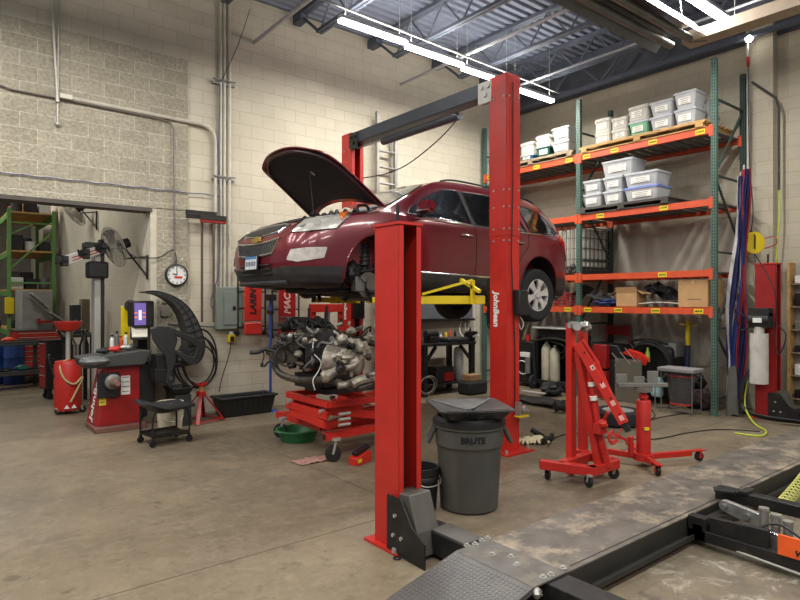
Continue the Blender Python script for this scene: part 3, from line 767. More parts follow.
# ---- fourth level: boxes and parts ----
zF = LEV[0] + DZ
def carton(y0, y1, h, lab, open_=False, x0=RX0 + 0.03, dep=0.4, rz=0.0, mt=CARD, zb=None):
    z = zF if zb is None else zb
    yc, xc = (y0 + y1) / 2, x0 + dep / 2
    t = thing('cardboard_box', lab, 'box', (xc, yc, z), rz)
    hy, hx = (y1 - y0) / 2, dep / 2
    if open_:
        m = MB(); th = 0.006
        m.b2(-hx, -hx + th, -hy, hy, 0, h); m.b2(hx - th, hx, -hy, hy, 0, h); m.b2(-hx, hx, -hy, -hy + th, 0, h); m.b2(-hx, hx, hy - th, hy, 0, h); m.b2(-hx, hx, -hy, hy, 0, th)
        build('body', m, mt, t, world=False, smooth=0)
        for s in (-1, 1):
            m = MB(); m.box((0, s * (hy + 0.05), h + 0.015), (dep, 0.13, 0.005), Matrix.Rotation(-s * 0.5, 3, 'X')); build('flap', m, mt, t, world=False, smooth=0)
        m = MB(); m.box((-hx - 0.01, 0, h + 0.05), (0.005, hy * 2, 0.11), Matrix.Rotation(-0.3, 3, 'Y')); build('flap', m, mt, t, world=False, smooth=0)
    else:
        build('body', MB().b2(-hx, hx, -hy, hy, 0.002, h), mt, t, world=False, bevel=0.006)
        build('tape', MB().b2(-hx * 1.005, hx * 1.005, -0.025, 0.025, h * 0.85, h + 0.002), mat('tape', (200, 172, 120), 0.3), t, world=False, smooth=0)
        build('grey_scrawl', MB().box((-hx - 0.001, -0.02, h * 0.3), (0.002, hy * 0.9, 0.02)), mat('pencil', (140, 110, 80), 0.9), t, world=False, smooth=0)
    return t
carton(yof(709), yof(679), 0.44, 'large closed cardboard box at the right end of the fourth shelf', dep=0.55)
carton(yof(638), yof(617), 0.24, 'small open cardboard box with raised flaps on the fourth shelf', open_=True, dep=0.3)
carton(yof(620), yof(604), 0.30, 'cardboard box with an orange patch, half behind the open one on the fourth shelf', dep=0.32, x0=RX0 + 0.4, mt=mat('old_cardboard', (168, 122, 80), 0.8))
y = yof(606)
def sheetpart(name, lab, cat, c, L, W, mt, seed, curl=0.3, rz=0.0, th=0.006, tilt=0.0):
    R = Matrix.Rotation(rz, 3, 'Z') @ Matrix.Rotation(tilt, 3, 'X')
    def f(u, v):
        a, b = (u - 0.5) * L, (v - 0.5) * W
        zz = curl * W * (0.5 - abs(v - 0.5)) + 0.06 * noise.noise(Vector((u * 4 + seed, v * 3, seed)))
        return Vector(c) + R @ Vector((b, a, zz))
    m = MB().grid(f, 18, 10, th)
    return solo(name, m, mt, lab, cat)
GLOS = mat('glossy_black_part', (34, 35, 37), 0.22, var=0.3, dirt=0.3, dirtc=(130, 130, 128))
sheetpart('plastic_trim', 'crumpled glossy black plastic trim beside the large cardboard box', 'car part', (RX0 + 0.3, yof(662), zF + 0.2), 0.55, 0.5, GLOS, 3, 0.5, 0.3, tilt=0.5)
sheetpart('plastic_trim', 'black folded undertray piece behind the open cardboard box', 'car part', (RX0 + 0.6, yof(650), zF + 0.17), 0.7, 0.5, BLK, 6, 0.6, 0.1, tilt=0.3)
sheetpart('plastic_trim', 'grey plastic fender liner at the left end of the right bay fourth shelf', 'car part', (RX0 + 0.3, yof(594), zF + 0.14), 0.35, 0.45, DGR, 9, 0.5, 0.2, tilt=0.3)
sheetpart('plastic_trim', 'grey sagging panel over the red crate on the left bay', 'car part', (RX0 + 0.3, yof(573), zF + 0.24), 0.4, 0.4, DGR, 12, 0.5, -0.2, tilt=-0.5)
solo('wiper_arm', MB().tube([(RX0 + 0.05, yof(632), zF + 0.03), (RX0 + 0.1, yof(655), zF + 0.08), (RX0 + 0.03, yof(680), zF + 0.06)], 0.012, k=5), GALV, 'thin pale metal strip lying across the front of the fourth shelf', 'car part')
solo('blue_tarp', MB().lump((RX0 + 0.22, yof(602), zF + 0.075), 0.2, (0.8, 1.1, 0.38), 4, 0.5, 20, 4), mat('blue_fabric', (44, 62, 110), 0.8, bump=0.5), 'crumpled blue cloth at the left of the open cardboard box', 'cloth')
solo('plastic_jug', MB().lathe([(0.09, 0), (0.1, 0.02), (0.1, 0.16), (0.06, 0.21), (0.03, 0.22), (0.03, 0.25)], (RX0 + 0.42, yof(598), zF + 0.002)), mat('pale_jug', (176, 178, 176), 0.4), 'pale rounded plastic jug left of the brown boxes', 'jug')
ya, yb = yof(570), yof(554)
t = thing('milk_crate', 'red plastic crate with grid sides on the left bay fourth shelf', 'crate', (RX0 + 0.2, (ya + yb) / 2, zF))
m = MB(); x0, x1 = RX0 + 0.04, RX0 + 0.36
for z in (0.01, 0.07, 0.13, 0.19, 0.25):
    m.tube([(x0, ya, zF + z), (x0, yb, zF + z), (x1, yb, zF + z), (x1, ya, zF + z)], 0.009, n=6, closed=True)
for i in range(7):
    y = ya + (yb - ya) * i / 6
    for x in (x0, x1): m.cyl((x, y, zF), (x, y, zF + 0.26), 0.008, n=6)
for i in range(1, 6):
    x = x0 + (x1 - x0) * i / 6
    for y in (ya, yb): m.cyl((x, y, zF), (x, y, zF + 0.26), 0.008, n=6)
build('grid_side', m, mat('crate_red', (160, 36, 40), 0.5), t)
build('crate_floor', MB().b2(x0, x1, ya, yb, zF, zF + 0.012), mat('crate_red', (160, 36, 40), 0.5), t)
# draped plastic sheeting behind the rack
PL = mat('plastic_film', (236, 231, 220), 0.3, var=0.03, alpha=0.34, spec=0.7)
def film(y0, y1, z0, z1, lab, seed, lean):
    def f(u, v):
        y = y0 + (y1 - y0) * u + lean * (1 - v) * (u - 0.2)
        x = XB - 0.09 + 0.028 * max(0, math.sin((u + v * 0.45) * 23 + seed)) ** 3 + 0.012 * math.sin((u - v * .3) * 41) + 0.03 * noise.noise(Vector((u * 14 + seed, v * 2, 1)))
        return (x, y, z0 + (z1 - z0) * v + 0.05 * math.sin(u * 9))
    solo('plastic_sheet', MB().grid(f, 90, 14), PL, lab, 'plastic sheet')
film(RY[0] + 0.1, RY[1] - 0.1, 0.6, 3.2, 'clear plastic sheeting hanging in folds on the wall behind the right bay', 1, 0.35)
film(RY[1] + 0.3, RY[2] - 0.1, 0.4, 2.9, 'clear plastic sheeting hanging on the wall behind the left bay', 5, -0.3)
# =====================================================================  RIGHT END OF THE WALL
# drop-pipe with little lamp
p = PX(748, 45, XB - 0.42)
t = thing('service_pole', 'thin pale pole standing from the reel up to the small round lamp', 'pole', (p.x, p.y, 2.3))
build('pole', MB().cyl((p.x, p.y, PX(748, 230, p.x).z), (p.x, p.y, ZC), 0.02), GALV, t)
build('band', MB().cyl((p.x, p.y, PX(748, 67, p.x).z), (p.x, p.y, PX(748, 57, p.x).z), 0.026), RED, t)
l = PX(749, 39, p.x - 0.12)
t = thing('spot_lamp', 'small round glowing lamp beside the top of the thin pole', 'lamp', l)
build('bulb', MB().ball(l, 0.055), emis('lit_spot', (255, 252, 240), 25), t)
build('socket', MB().cyl(l + Vector((0, 0, 0.04)), l + Vector((0.1, 0, 0.12)), 0.03), BLK, t)
# hose drop pipe
q0, q1, q2, q3 = PX(752, 82, XB - 0.25), PX(776, 98, XB - 0.25), PX(779, 108, XB - 0.25), PX(779, 238, XB - 0.25)
solo('air_pipe', MB().tube([q0, q1, q2, PX(779, 190, XB - 0.25)], 0.02), mat('dark_pipe', (60, 58, 56), 0.5, metal=0.3), 'dark air pipe bending down the wall right of the reel', 'pipe')
solo('green_hose', MB().tube([PX(779, 190, XB - 0.25), PX(779.5, 215, XB - 0.24), PX(777, 246, XB - 0.25), PX(776, 268, XB - 0.3)], 0.014, k=4), mat('lime_hose', (178, 196, 60), 0.5), 'short lime green hose hanging from the dark air pipe', 'hose')
# cord reel
c = PX(751, 243, XB - 0.55)
t = thing('cord_reel', 'yellow retractable cord reel hanging beside the flags', 'reel', c)
AX = Vector((-0.55, -0.8, 0)).normalized()
build('drum', MB().lathe([(0.03, -0.08), (0.175, -0.08), (0.175, -0.065), (0.12, -0.05), (0.12, 0.05), (0.175, 0.065), (0.175, 0.08), (0.03, 0.08)], c, AX, n=28), YEL, t)
build('cord', MB().lathe([(0.10, -0.045), (0.135, -0.04), (0.135, 0.04), (0.10, 0.045)], c, AX, n=24), mat('cord_yellow', (200, 176, 50), 0.6), t)
build('bracket', MB().tube([c + AX * 0.09 + Vector((0, 0, -0.1)), c + AX * 0.1 + Vector((0, 0, 0.1)), c + Vector((0, 0, 0.2)), c - AX * 0.1 + Vector((0, 0, 0.1))], 0.012), BLK, t)
solo('red_air_line', MB().tube([c + Vector((0.1, -0.1, 0.05)), c + Vector((0.16, -0.28, 0.09)), c + Vector((0.1, -0.33, -0.03)), c + Vector((0.0, -0.2, -0.1))], 0.01, k=4), REDD, 'short red hose looping out of the yellow reel', 'hose')
solo('reel_cord', MB().tube([PX(748, 60, c.x), PX(749, 150, c.x), PX(753, 210, c.x), c + Vector((0, 0, 0.14)), c + Vector((0, -0.05, -0.15)), PX(757, 300, c.x - 0.2), PX(757, 315, c.x - 0.4)], 0.008, k=5), BLK, 'black cord drooping from the thin pole past the yellow reel', 'cord')
# furled flags leaning at the rack end
b0 = G(728, 412); 
def flag(dx, cols, lab, w, seed, top):
    tp = PX(top[0], top[1], 10.2); bt = PX(728 + dx, 405, 9.9)
    t = thing('furled_flag', lab, 'flag', (bt.x, bt.y, 0))
    build('flagpole', MB().cyl((bt.x, bt.y, 0.01), tp, 0.014), GALV, t)
    side = Vector((FY, -FX, 0))
    for k, (cm, o0, o1) in enumerate(cols):
        def f(u, v, o0=o0, o1=o1, k=k):
            wv = w * (0.35 + 0.65 * math.sin(PI * min(1, u * 0.9 + 0.12)))
            p = bt.lerp(tp, 0.03 + 0.95 * u)
            s = (o0 + (o1 - o0) * v - 0.5) * wv * 2 + 0.03 * math.sin(u * 9 + seed + k)
            fold = 0.045 * math.sin(v * 7 + u * 5 + seed * 2 + k)
            return p + side * s + Vector((-FX, -FY, 0)) * (0.03 + fold + 0.02 * k)
        build('cloth_panel', MB().grid(f, 26, 8, 0.003), cm, t, smooth=60)
NAV = mat('flag_navy', (24, 30, 78), 0.8); FRED = mat('flag_red', (132, 32, 42), 0.8); FWH = mat('flag_white', (190, 190, 192), 0.8)
FBLU = mat('flag_blue', (34, 50, 118), 0.8)
flag(0, [(FWH, 0.0, 0.06), (NAV, 0.05, 0.6), (FBLU, 0.55, 0.9)], 'furled navy and white flag leaning at the rack end', 0.085, 1, (741, 172))
flag(8, [(FRED, 0.2, 0.5), (NAV, 0.45, 0.75), (NAV, 0.7, 0.80), (FRED, 0.80, 0.95)], 'furled red white and blue flag leaning right of the navy one', 0.06, 3, (744, 165))
solo('flag_pole_tip', MB().cyl(PX(744, 168, 10.2), PX(744.5, 160, 10.2), 0.012, 0.004), BLK, 'dark pointed tip above the furled flags', 'finial')
for i, (px, lab) in enumerate(((727, 'grey folded tarp standing at the foot of the flags'), (737, 'dark rolled mat standing right of the grey tarp'))):
    g = Vector((9.86 + .3 * i, 4.06, 0))
    def f(u, v, g=g, i=i):
        a = 2 * PI * u; r = (0.07 + 0.02 * math.sin(a * 3 + i)) * (1 - 0.35 * v) 
        return Vector((g.x + r * math.cos(a), g.y + r * 1.2 * math.sin(a), 0.003 + v * (0.75 if i == 0 else 0.6) + 0.03 * math.sin(a * 2)))
    m = MB(); R = [[f(j / 14, k / 6) for j in range(14)] for k in range(7)]; m.rings(R)
    solo('rolled_mat', m, mat('tarp_grey' if i == 0 else 'mat_dark', (88, 86, 80) if i == 0 else (60, 54, 50), 0.8, bump=0.4), lab, 'mat')
# tool board at the right edge
a = PX(792, 263, XB - 0.1); b = PX(792, 404, XB - 0.1)
t = thing('parts_board', 'wooden parts rack with hooks at the right edge of the picture', 'rack', (a.x, a.y - 0.5, 0.3))
build('side_board', MB().b2(XB - 0.28, XB - 0.01, a.y - 0.03, a.y + 0.01, b.z, a.z), WOOD, t, smooth=0)
build('back_panel', MB().b2(XB - 0.04, XB - 0.01, a.y - 1.2, a.y - 0.03, b.z, a.z), GALV, t, smooth=0)
m = MB()
for k in range(6): m.b2(XB - 0.26, XB - 0.04, a.y - 1.2, a.y - 0.03, b.z + 0.1 + k * 0.36, b.z + 0.12 + k * 0.36)
build('shelf', m, WOODG, t, smooth=0)
random.seed(3)
for k in range(6):
    for j in range(3):
        yy = a.y - 0.14 - 0.17 * j; h = rnd(0.1, 0.22)
        cm = [BLKM, GRY, BLK, WHT][(k * 3 + j) % 4]
        solo('parts_bin', MB().b2(XB - 0.24, XB - 0.08, yy - 0.06, yy + 0.06, b.z + 0.122 + k * 0.36, b.z + 0.122 + k * 0.36 + h), cm, f'small {["black steel","grey","black","white"][(k*3+j)%4]} bin on the wooden parts rack, shelf {["bottom","second","third","fourth","fifth","top"][k]}, {["nearest the side board","middle","farthest right"][j]}', 'bin', 'bins on the parts rack', bevel=0.008)
# =====================================================================  TWO-POST LIFT
LX, LY0, LY1, LH = 5.48, 4.84, 8.08, 4.47
t = thing('two_post_lift', 'tall red two-post lift with dark overhead bar and yellow arms holding up the car', 'lift', (LX, (LY0 + LY1) / 2, 0))
lift = t
for y, s in ((LY0, 1), (LY1, -1)):
    m = MB(); wy, wx, th = 0.132, 0.115, 0.012
    # C-section column: back and cheeks with inward lips, open towards the car
    def colz(z0, z1, k):
        a, b = wx * k, wy * k
        m.b2(LX - a, LX + a, y - s * b, y - s * (b - th), z0, z1)
        for q in (-1, 1):
            m.b2(LX + q * a, LX + q * (a - th), y - s * b, y + s * b, z0, z1)
            m.b2(LX + q * a, LX + q * (a - 0.07), y + s * b, y + s * (b - th), z0, z1)
    colz(0.02, 2.58, 1.0); colz(2.56, LH, 1.05)
    m.b2(LX - wx * 1.05, LX + wx * 1.05, y - wy * 1.05, y + wy * 1.05, LH - 0.01, LH)
    post = build('post', m, REDB, t, smooth=0, bevel=0.006)
    build('base_plate', MB().b2(LX - 0.24, LX + 0.24, y - s * 0.26, y + s * 0.2, 0, 0.02), RED, t, smooth=0)
    m = MB()
    for dx in (-0.19, 0.19):
        for dy in (-0.2, 0.14): m.cyl((LX + dx, y + dy, 0.02), (LX + dx, y + dy, 0.06), 0.018, n=6)
    bsplit('anchor_bolt', m, GALV, t)
    m = MB()
    for z in (2.5, 2.64, 2.9, 3.1, 4.2):
        for dx in (-0.08, 0.08): m.cyl((LX + dx, y - s * wy * 1.05, z), (LX + dx, y - s * (wy * 1.05 + 0.012), z), 0.012, n=6)
        for dy in (-0.1, 0.06): m.cyl((LX - wx * 1.05, y + dy, z), (LX - wx * 1.05 - 0.012, y + dy, z), 0.012, n=6)
    bsplit('bolt', m, GALV, post)
    # carriage
    m = MB(); m.b2(LX - 0.095, LX + 0.095, y - s * 0.1, y + s * 0.2, 1.5, 2.05); build('carriage', m, BLKM, t, smooth=0)
    # electric line on the outside
    if s == 1:
        m = MB(); m.tube([(LX - 0.02, y - 0.15, LH - 0.1), (LX - 0.02, y - 0.15, 3.2), (LX - 0.05, y - 0.15, 2.3), (LX - 0.02, y - 0.145, 1.9), (LX + 0.02, y - 0.145, 1.2), (LX + 0.02, y - 0.145, 0.5)], 0.007, n=6); build('cable', m, BLK, t)
        build('control_box', MB().b2(LX - 0.0, LX + 0.16, y - 0.23, y - 0.13, 1.62, 1.92), BLK, t, bevel=0.01)
        build('hook', MB().tube([(LX + 0.08, y - 0.17, 1.6), (LX + 0.11, y - 0.2, 1.52), (LX + 0.06, y - 0.2, 1.45), (LX + 0.04, y - 0.19, 1.52)], 0.007, k=3), GALV, t)
        m = MB(); m.b2(LX - 0.0, LX + 0.16, y - 0.24, y - 0.15, 0.42, 0.44)
        build('shelf_bracket', m, YEL, t)
        m = MB(); m.b2(LX - 0.0, LX + 0.05, y - 0.22, y - 0.16, 0.44, 0.6); m.cyl((LX + 0.09, y - 0.2, 0.47), (LX + 0.18, y - 0.2, 0.47), 0.035); m.lump((LX + 0.12, y - 0.2, 0.49), 0.05, seed=2, amp=0.5)
        build('lock_release', m, SIL, t)
    M = Matrix.Translation((LX - wx - 0.004, y + (0.03 if s == 1 else 0.02), 1.66)) @ Matrix(((0, 0, -1, 0), (0, -1, 0, 0), (-1, 0, 0, 0), (0, 0, 0, 1)))
    M = Matrix.Translation((LX - wx - 0.004, y + 0.04, 1.62)) @ Matrix.Rotation(-PI / 2, 4, 'X') @ Matrix.Rotation(-PI / 2, 4, 'Y')
    # letters: local x runs down the post, local y towards the far side, face towards -x
    M = Matrix.Translation((LX - wx - 0.004, y + 0.04, 1.62)) @ Matrix(((0, 0, -1, 0), (0, -1, 0, 0), (-1, 0, 0, 0), (0, 0, 0, 1)))
    M = Matrix.Translation((LX - wx - 0.004, y + 0.03, 1.60)) @ Matrix(((0, 0, -1, 0), (0, 1, 0, 0), (1, 0, 0, 0), (0, 0, 0, 1))) @ Matrix.Rotation(PI, 4, 'Z')
    M = Matrix.Translation((LX - wx - 0.004, y + 0.03, 1.69)) @ Matrix(((0, 0, -1, 0), (0, -1, 0, 0), (-1, 0, 0, 0), (0, 0, 0, 1)))
    build('lettering', MB().text('JohnBean', 0.11, M, bold=0.004, shear=0.15, ext=0.003), WTXT, post, smooth=0)
OBM = mat('overhead_steel', (62, 66, 74), 0.45, metal=0.3, var=0.1)
m = MB(); z = LH - 0.08
m.b2(LX - 0.1, LX + 0.1, LY0 + 0.05, LY1 - 0.05, z + 0.05, z + 0.07); m.b2(LX - 0.1, LX + 0.1, LY0 + 0.05, LY1 - 0.05, z - 0.1, z - 0.08); m.b2(LX - 0.1, LX - 0.085, LY0 + 0.05, LY1 - 0.05, z - 0.1, z + 0.07); m.b2(LX + 0.085, LX + 0.1, LY0 + 0.05, LY1 - 0.05, z - 0.1, z + 0.07)
build('overhead_beam', m, OBM, t, smooth=0)
build('shutoff_bar', MB().cyl((LX - 0.02, LY0 + 0.75, z - 0.2), (LX - 0.02, LY1 - 0.85, z - 0.2), 0.055, n=14), OBM, t)
build('shutoff_rod', MB().cyl((LX - 0.02, LY0 + 0.15, z - 0.17), (LX - 0.02, LY1 - 0.15, z - 0.17), 0.014, n=8), GALV, t)
for y, s in ((LY0 + 0.2, 1), (LY1 - 0.2, -1)):
    m = MB(); m.b2(LX - 0.125, LX - 0.1, y - 0.1, y + 0.12, z - 0.2, z + 0.06)
    for a_, b_ in ((-.05, 0), (.06, 0), (0, -.1)): m.cyl((LX - 0.125, y + a_, z + b_), (LX - 0.145, y + a_, z + b_), 0.03)
    build('beam_bracket', m, BLK if s == -1 else GALV, t)
# yellow arms
def arm(p0, p1, p2, nm='arm'):
    m = MB(); m.bar(p0, p1, 0.13, 0.10); m.bar(Vector(p1) - (Vector(p1) - Vector(p0)).normalized() * 0.25, p2, 0.095, 0.07)
    a = build(nm, m, YEL, t, smooth=0, bevel=0.005)
    m = MB(); q = Vector(p2); m.cyl(q + Vector((0, 0, -0.03)), q + Vector((0, 0, 0.09)), 0.03); m.cyl(q + Vector((0, 0, 0.09)), q + Vector((0, 0, 0.12)), 0.07)
    build('lift_pad', m, BLK, a)
    return a
za = 1.8
arm((5.4, 5.1, za), (4.65, 5.6, za), (4.25, 5.85, za))
arm((5.6, 5.1, za), (6.5, 5.6, za), (7.0, 5.85, za))
arm((5.4, 7.85, za), (4.75, 7.5, za), (4.3, 7.3, za))
arm((5.6, 7.85, za), (6.4, 7.5, za), (6.9, 7.3, za))
# arm guard frame as in the photo
m = MB(); m.bar((5.2, 4.98, za + 0.1), (5.2, 5.3, za + 0.25), 0.04); m.bar((5.2, 5.1, za + 0.24), (4.7, 5.45, za + 0.07), 0.03); m.bar((5.2, 5.1, za - 0.05), (5.2, 5.1, za + 0.24), 0.04)
build('arm_restraint', m, YEL, t, smooth=0)
solo('drooping_cable', MB().tube([D(469, 101, 8.6), D(455, 122, 8.8), D(436, 142, 9.0), D(408, 164, 9.3), D(385, 174, 9.5), D(363, 178, 9.6)], 0.009, k=5), BLK, 'dark cable drooping from the overhead bar to the far lift post', 'cable')
# =====================================================================  FOUR-POST ALIGNMENT LIFT
FX0, FX1, FY1 = 2.78, 10.12, 3.47
ZR, TH = 0.20, 0.055
t = thing('four_post_lift', 'red four-post alignment lift with lowered grey runway across the foreground', 'lift', (FX0, FY1, 0))
def fpost(x, y, s):
    m = MB(); a, b, th = 0.105, 0.145, 0.01
    m.b2(x - a, x + a, y + b - th, y + b, 0.02, 2.34)
    for q in (-1, 1):
        m.b2(x + q * a, x + q * (a - th), y - b, y + b, 0.02, 2.34)
        m.b2(x + q * a, x + q * (a - 0.045), y - b, y - b + th, 0.02, 2.34)
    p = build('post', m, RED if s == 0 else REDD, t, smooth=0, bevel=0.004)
    m = MB(); m.b2(x - a - 0.01, x + a + 0.01, y - b - 0.01, y + b + 0.01, 2.34, 2.36); build('post_cap', m, RED, p, smooth=0)
    m = MB(); m.cyl((x, y, 2.36), (x, y, 2.50), 0.013); m.cyl((x + 0.02, y - 0.03, 0.05), (x + 0.02, y - 0.03, 2.33), 0.02); m.b2(x - 0.02, x + 0.0, y + 0.02, y + 0.1, 0.05, 2.33); build('lock_rod', m, BLKM, p)
    build('base_plate', MB().b2(x - a - 0.05, x + a + 0.06, y - b - 0.04, y + b + 0.07, 0, 0.02), RED, t, smooth=0)
    m = MB()
    for dx in (-a - 0.04, a + 0.04):
        m.cyl((x + dx, y - b, 0.02), (x + dx, y - b, 0.05), 0.02, n=6)
    bsplit('anchor_bolt', m, GALV, t)
    # crossbeam end housing
    m = MB(); m.prism([(y - 0.05, 0.03), (y - 0.05, 0.42), (y - 0.25, 0.44), (y - 0.34, 0.20), (y - 0.36, 0.03)], 'x', x - 0.10, x + 0.10)
    h = build('beam_housing', m, mat('scuffed_steel', (96, 92, 86), 0.5, metal=0.3, dirt=0.4), t, smooth=0, bevel=0.008)
    m = MB(); m.prism([(y - 0.05, 0.02), (y - 0.05, 0.41), (y - 0.2, 0.41), (y - 0.33, 0.24), (y - 0.46, 0.17), (y - 0.46, 0.0)], 'x', x - 0.14, x - 0.128)
    build('side_plate', m, BLKM, h, smooth=0)
    m = MB()
    for (dy, z) in ((-0.15, 0.28), (-0.13, 0.14), (-0.22, 0.14)): m.cyl((x - 0.14, y + dy, z), (x - 0.155, y + dy, z), 0.014, n=6)
    bsplit('bolt', m, GALV, h)
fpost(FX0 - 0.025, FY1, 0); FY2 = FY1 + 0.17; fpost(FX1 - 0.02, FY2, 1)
RUNM = mat('runway_steel', (100, 94, 86), 0.5, metal=0.1, var=0.34, scale=5.5, dirt=0.95, dirtc=(184, 168, 142))
m = MB(); m.b2(FX0 - 0.0, FX0 + 0.19, -0.6, FY1 - 0.2, 0.035, ZR - 0.01); build('crossbeam', m, BLKM, t, smooth=0, bevel=0.006)
m = MB(); m.b2(FX1 - 0.1, FX1 + 0.09, -0.6, FY1 - 0.2, 0.035, ZR - 0.01); build('crossbeam', m, BLKM, t, smooth=0, bevel=0.006)
build('beam_top', MB().b2(FX0 + 0.005, FX0 + 0.185, 2.8, FY1 - 0.33, ZR - 0.012, ZR + 0.002), mat('scuffed_steel', (96, 92, 86), 0.5, metal=0.3, dirt=0.4), t, smooth=0)
RA, RB = 2.14, 2.76
m = MB(); m.b2(FX0 + 0.19, FX1 - 0.1, RA, RB, ZR - 0.008, ZR)
m2 = MB(); m2.b2(FX0 + 0.19, FX1 - 0.1, RA, RA + 0.01, 0.05, ZR - 0.008); m2.b2(FX0 + 0.19, FX1 - 0.1, RB - 0.01, RB, 0.05, ZR - 0.008)
m2.b2(FX0 + 0.19, FX1 - 0.1, RA - 0.055, RA, 0.05, 0.06); m2.b2(FX0 + 0.19, FX1 - 0.1, RA - 0.06, RA - 0.05, 0.05, 0.085)
rw = build('runway', m, RUNM, t, smooth=0)
build('runway_side', m2, mat('runway_side', (52, 50, 46), 0.55, metal=0.3, dirt=0.4), rw, smooth=0)
build('runway_seam', MB().b2(3.05, FX1 - 0.3, RA + 0.035, RA + 0.044, ZR, ZR + 0.001), BLK, rw, smooth=0)
# second runway beyond the frame at the right carries the jack's other end
build('runway', MB().b2(FX0 + 0.19, FX1 - 0.1, 0.3, 0.95, ZR - 0.15, ZR), RUNM, t, smooth=0)
m = MB(); m.b2(2.66, FX0 + 0.185, RA, RB, ZR - 0.006, ZR + 0.004)
pl = build('end_plate', m, mat('end_plate', (100, 96, 91), 0.5, metal=0.1, var=0.25, scale=9, dirt=0.7, dirtc=(150, 136, 112)), t, smooth=0)
m = MB(); random.seed(5)
for (a, b) in ((467, 546), (475, 544.5), (482, 541), (488, 538.5), (492, 555), (511, 557), (517, 565), (543, 577.5), (551, 575), (563, 568.5)):
    g = G(a, b, ZR + 0.004); m.cyl((g.x, g.y, ZR + 0.003), (g.x, g.y, ZR + 0.009), 0.022, n=10); m.cyl((g.x, g.y, ZR + 0.009), (g.x, g.y, ZR + 0.02), 0.013, n=6)
bsplit('bolt', m, GALV, pl)
# ramp with raised diamond tread
m = MB(); x0, x1 = 1.86, 2.665
m.prism([(x0, 0.0), (x0, 0.012), (x1, ZR + 0.003), (x1, ZR - 0.03), (x0 + 0.12, 0.0)], 'y', RA, RB)
rp = build('ramp', m, mat('ramp_steel', (92, 90, 88), 0.45, metal=0.35, var=0.15, dirt=0.4, dirtc=(130, 120, 104)), t, smooth=0)
m = MB(); sl = math.atan2(ZR - 0.009, x1 - x0)
i = 0; x = x0 + 0.03
while x < x1 - 0.02:
    y = RA + 0.02 + (0.014 if i % 2 else 0)
    while y < RB - 0.01:
        zz = 0.012 + (x - x0) * (ZR - 0.009) / (x1 - x0)
        R = Matrix.Rotation(-sl, 3, 'Y') @ Matrix.Rotation(PI / 4 if i % 2 else -PI / 4, 3, 'Z')
        m.box((x, y, zz + 0.001), (0.020, 0.005, 0.0025), R); y += 0.028
    x += 0.014; i += 1
build('tread', m, mat('ramp_tread', (112, 110, 108), 0.4, metal=0.4), rp, smooth=0)
m = MB(); m.cyl((FX0 - 0.1, RA - 0.03, ZR - 0.03), (FX0 - 0.1, RA + 0.02, ZR - 0.03), 0.02); m.lump((FX0 - 0.1, RA - 0.01, ZR - 0.03), 0.03, seed=3); build('hinge', m, SIL, t)
# power unit on the far post
p = PX(766, 327, FX1 - 0.25)
build('pump_motor', MB().cyl((FX1 - 0.30, FY2 + 0.14, 1.50), (FX1 - 0.30, FY2 - 0.14, 1.50), 0.12, n=20).b2(FX1 - 0.4, FX1 - 0.2, FY2 - 0.14, FY2 + 0.14, 1.56, 1.68), BLK, t, bevel=0.006)
build('pump_label', MB().box((FX1 - 0.425, FY2 - 0.0, 1.5), (0.012, 0.12, 0.07)), WHT, t)
build('oil_reservoir', MB().cyl((FX1 - 0.3, FY2 + 0.02, 0.55), (FX1 - 0.3, FY2 + 0.02, 1.3), 0.125, n=24).cyl((FX1 - 0.3, FY2 + 0.02, 1.3), (FX1 - 0.3, FY2 + 0.02, 1.4), 0.07), mat('reservoir', (196, 192, 184), 0.5, dirt=0.6, dirtc=(120, 110, 98)), t)
m = MB(); m.tube([(FX1 - 0.32, FY2 + 0.16, 1.5), (FX1 - 0.38, FY2 + 0.3, 1.62), (FX1 - 0.32, FY2 + 0.28, 1.35), (FX1 - 0.3, FY2 + 0.1, 1.42)], 0.01, k=5)
m.tube([(FX1 - 0.2, FY2 - 0.1, 1.5), (FX1 - 0.2, FY2 - 0.3, 1.3), (FX1 - 0.2, FY2 - 0.22, 1.0), (FX1 - 0.2, FY2 - 0.16, 1.2), (FX1 - 0.25, FY2 - 0.18, 1.9), (FX1 - 0.25, FY2 + 0.1, 2.5)], 0.009, k=5)
build('hydraulic_line', m, BLK, t)
random.seed(11)
for i in range(5):
    o = i * 0.012
    m = MB(); m.tube([(FX1 - 0.32 + o, FY2 + 0.12 + o, 0.75), (FX1 - 0.36 + o, FY2 + 0.24 + o, 0.4), (FX1 - 0.36, FY2 + 0.22 - o, 0.14), (FX1 - 0.4 - o, FY2 - 0.1, 0.05 + o), (FX1 - 0.3 - 2 * o, FY2 - 0.5, 0.04 + o), (FX1 - 0.25, FY2 - 0.9, 0.05)], 0.014, k=6)
    build('hose_bundle', m, BLK, t)
PT = [PX(745, 385, FX1 - 0.5)]
solo('lime_air_hose', MB().tube([PX(748, 380, 9.95), PX(745, 396, 9.85), PX(746, 410, 9.75), G(755, 424, 0.02), G(766, 431, 0.015), G(760, 436, 0.015), G(735, 433, 0.015)], 0.012, k=6), mat('lime_hose', (178, 196, 60), 0.5), 'lime green air hose curling to the floor by the far post', 'hose')
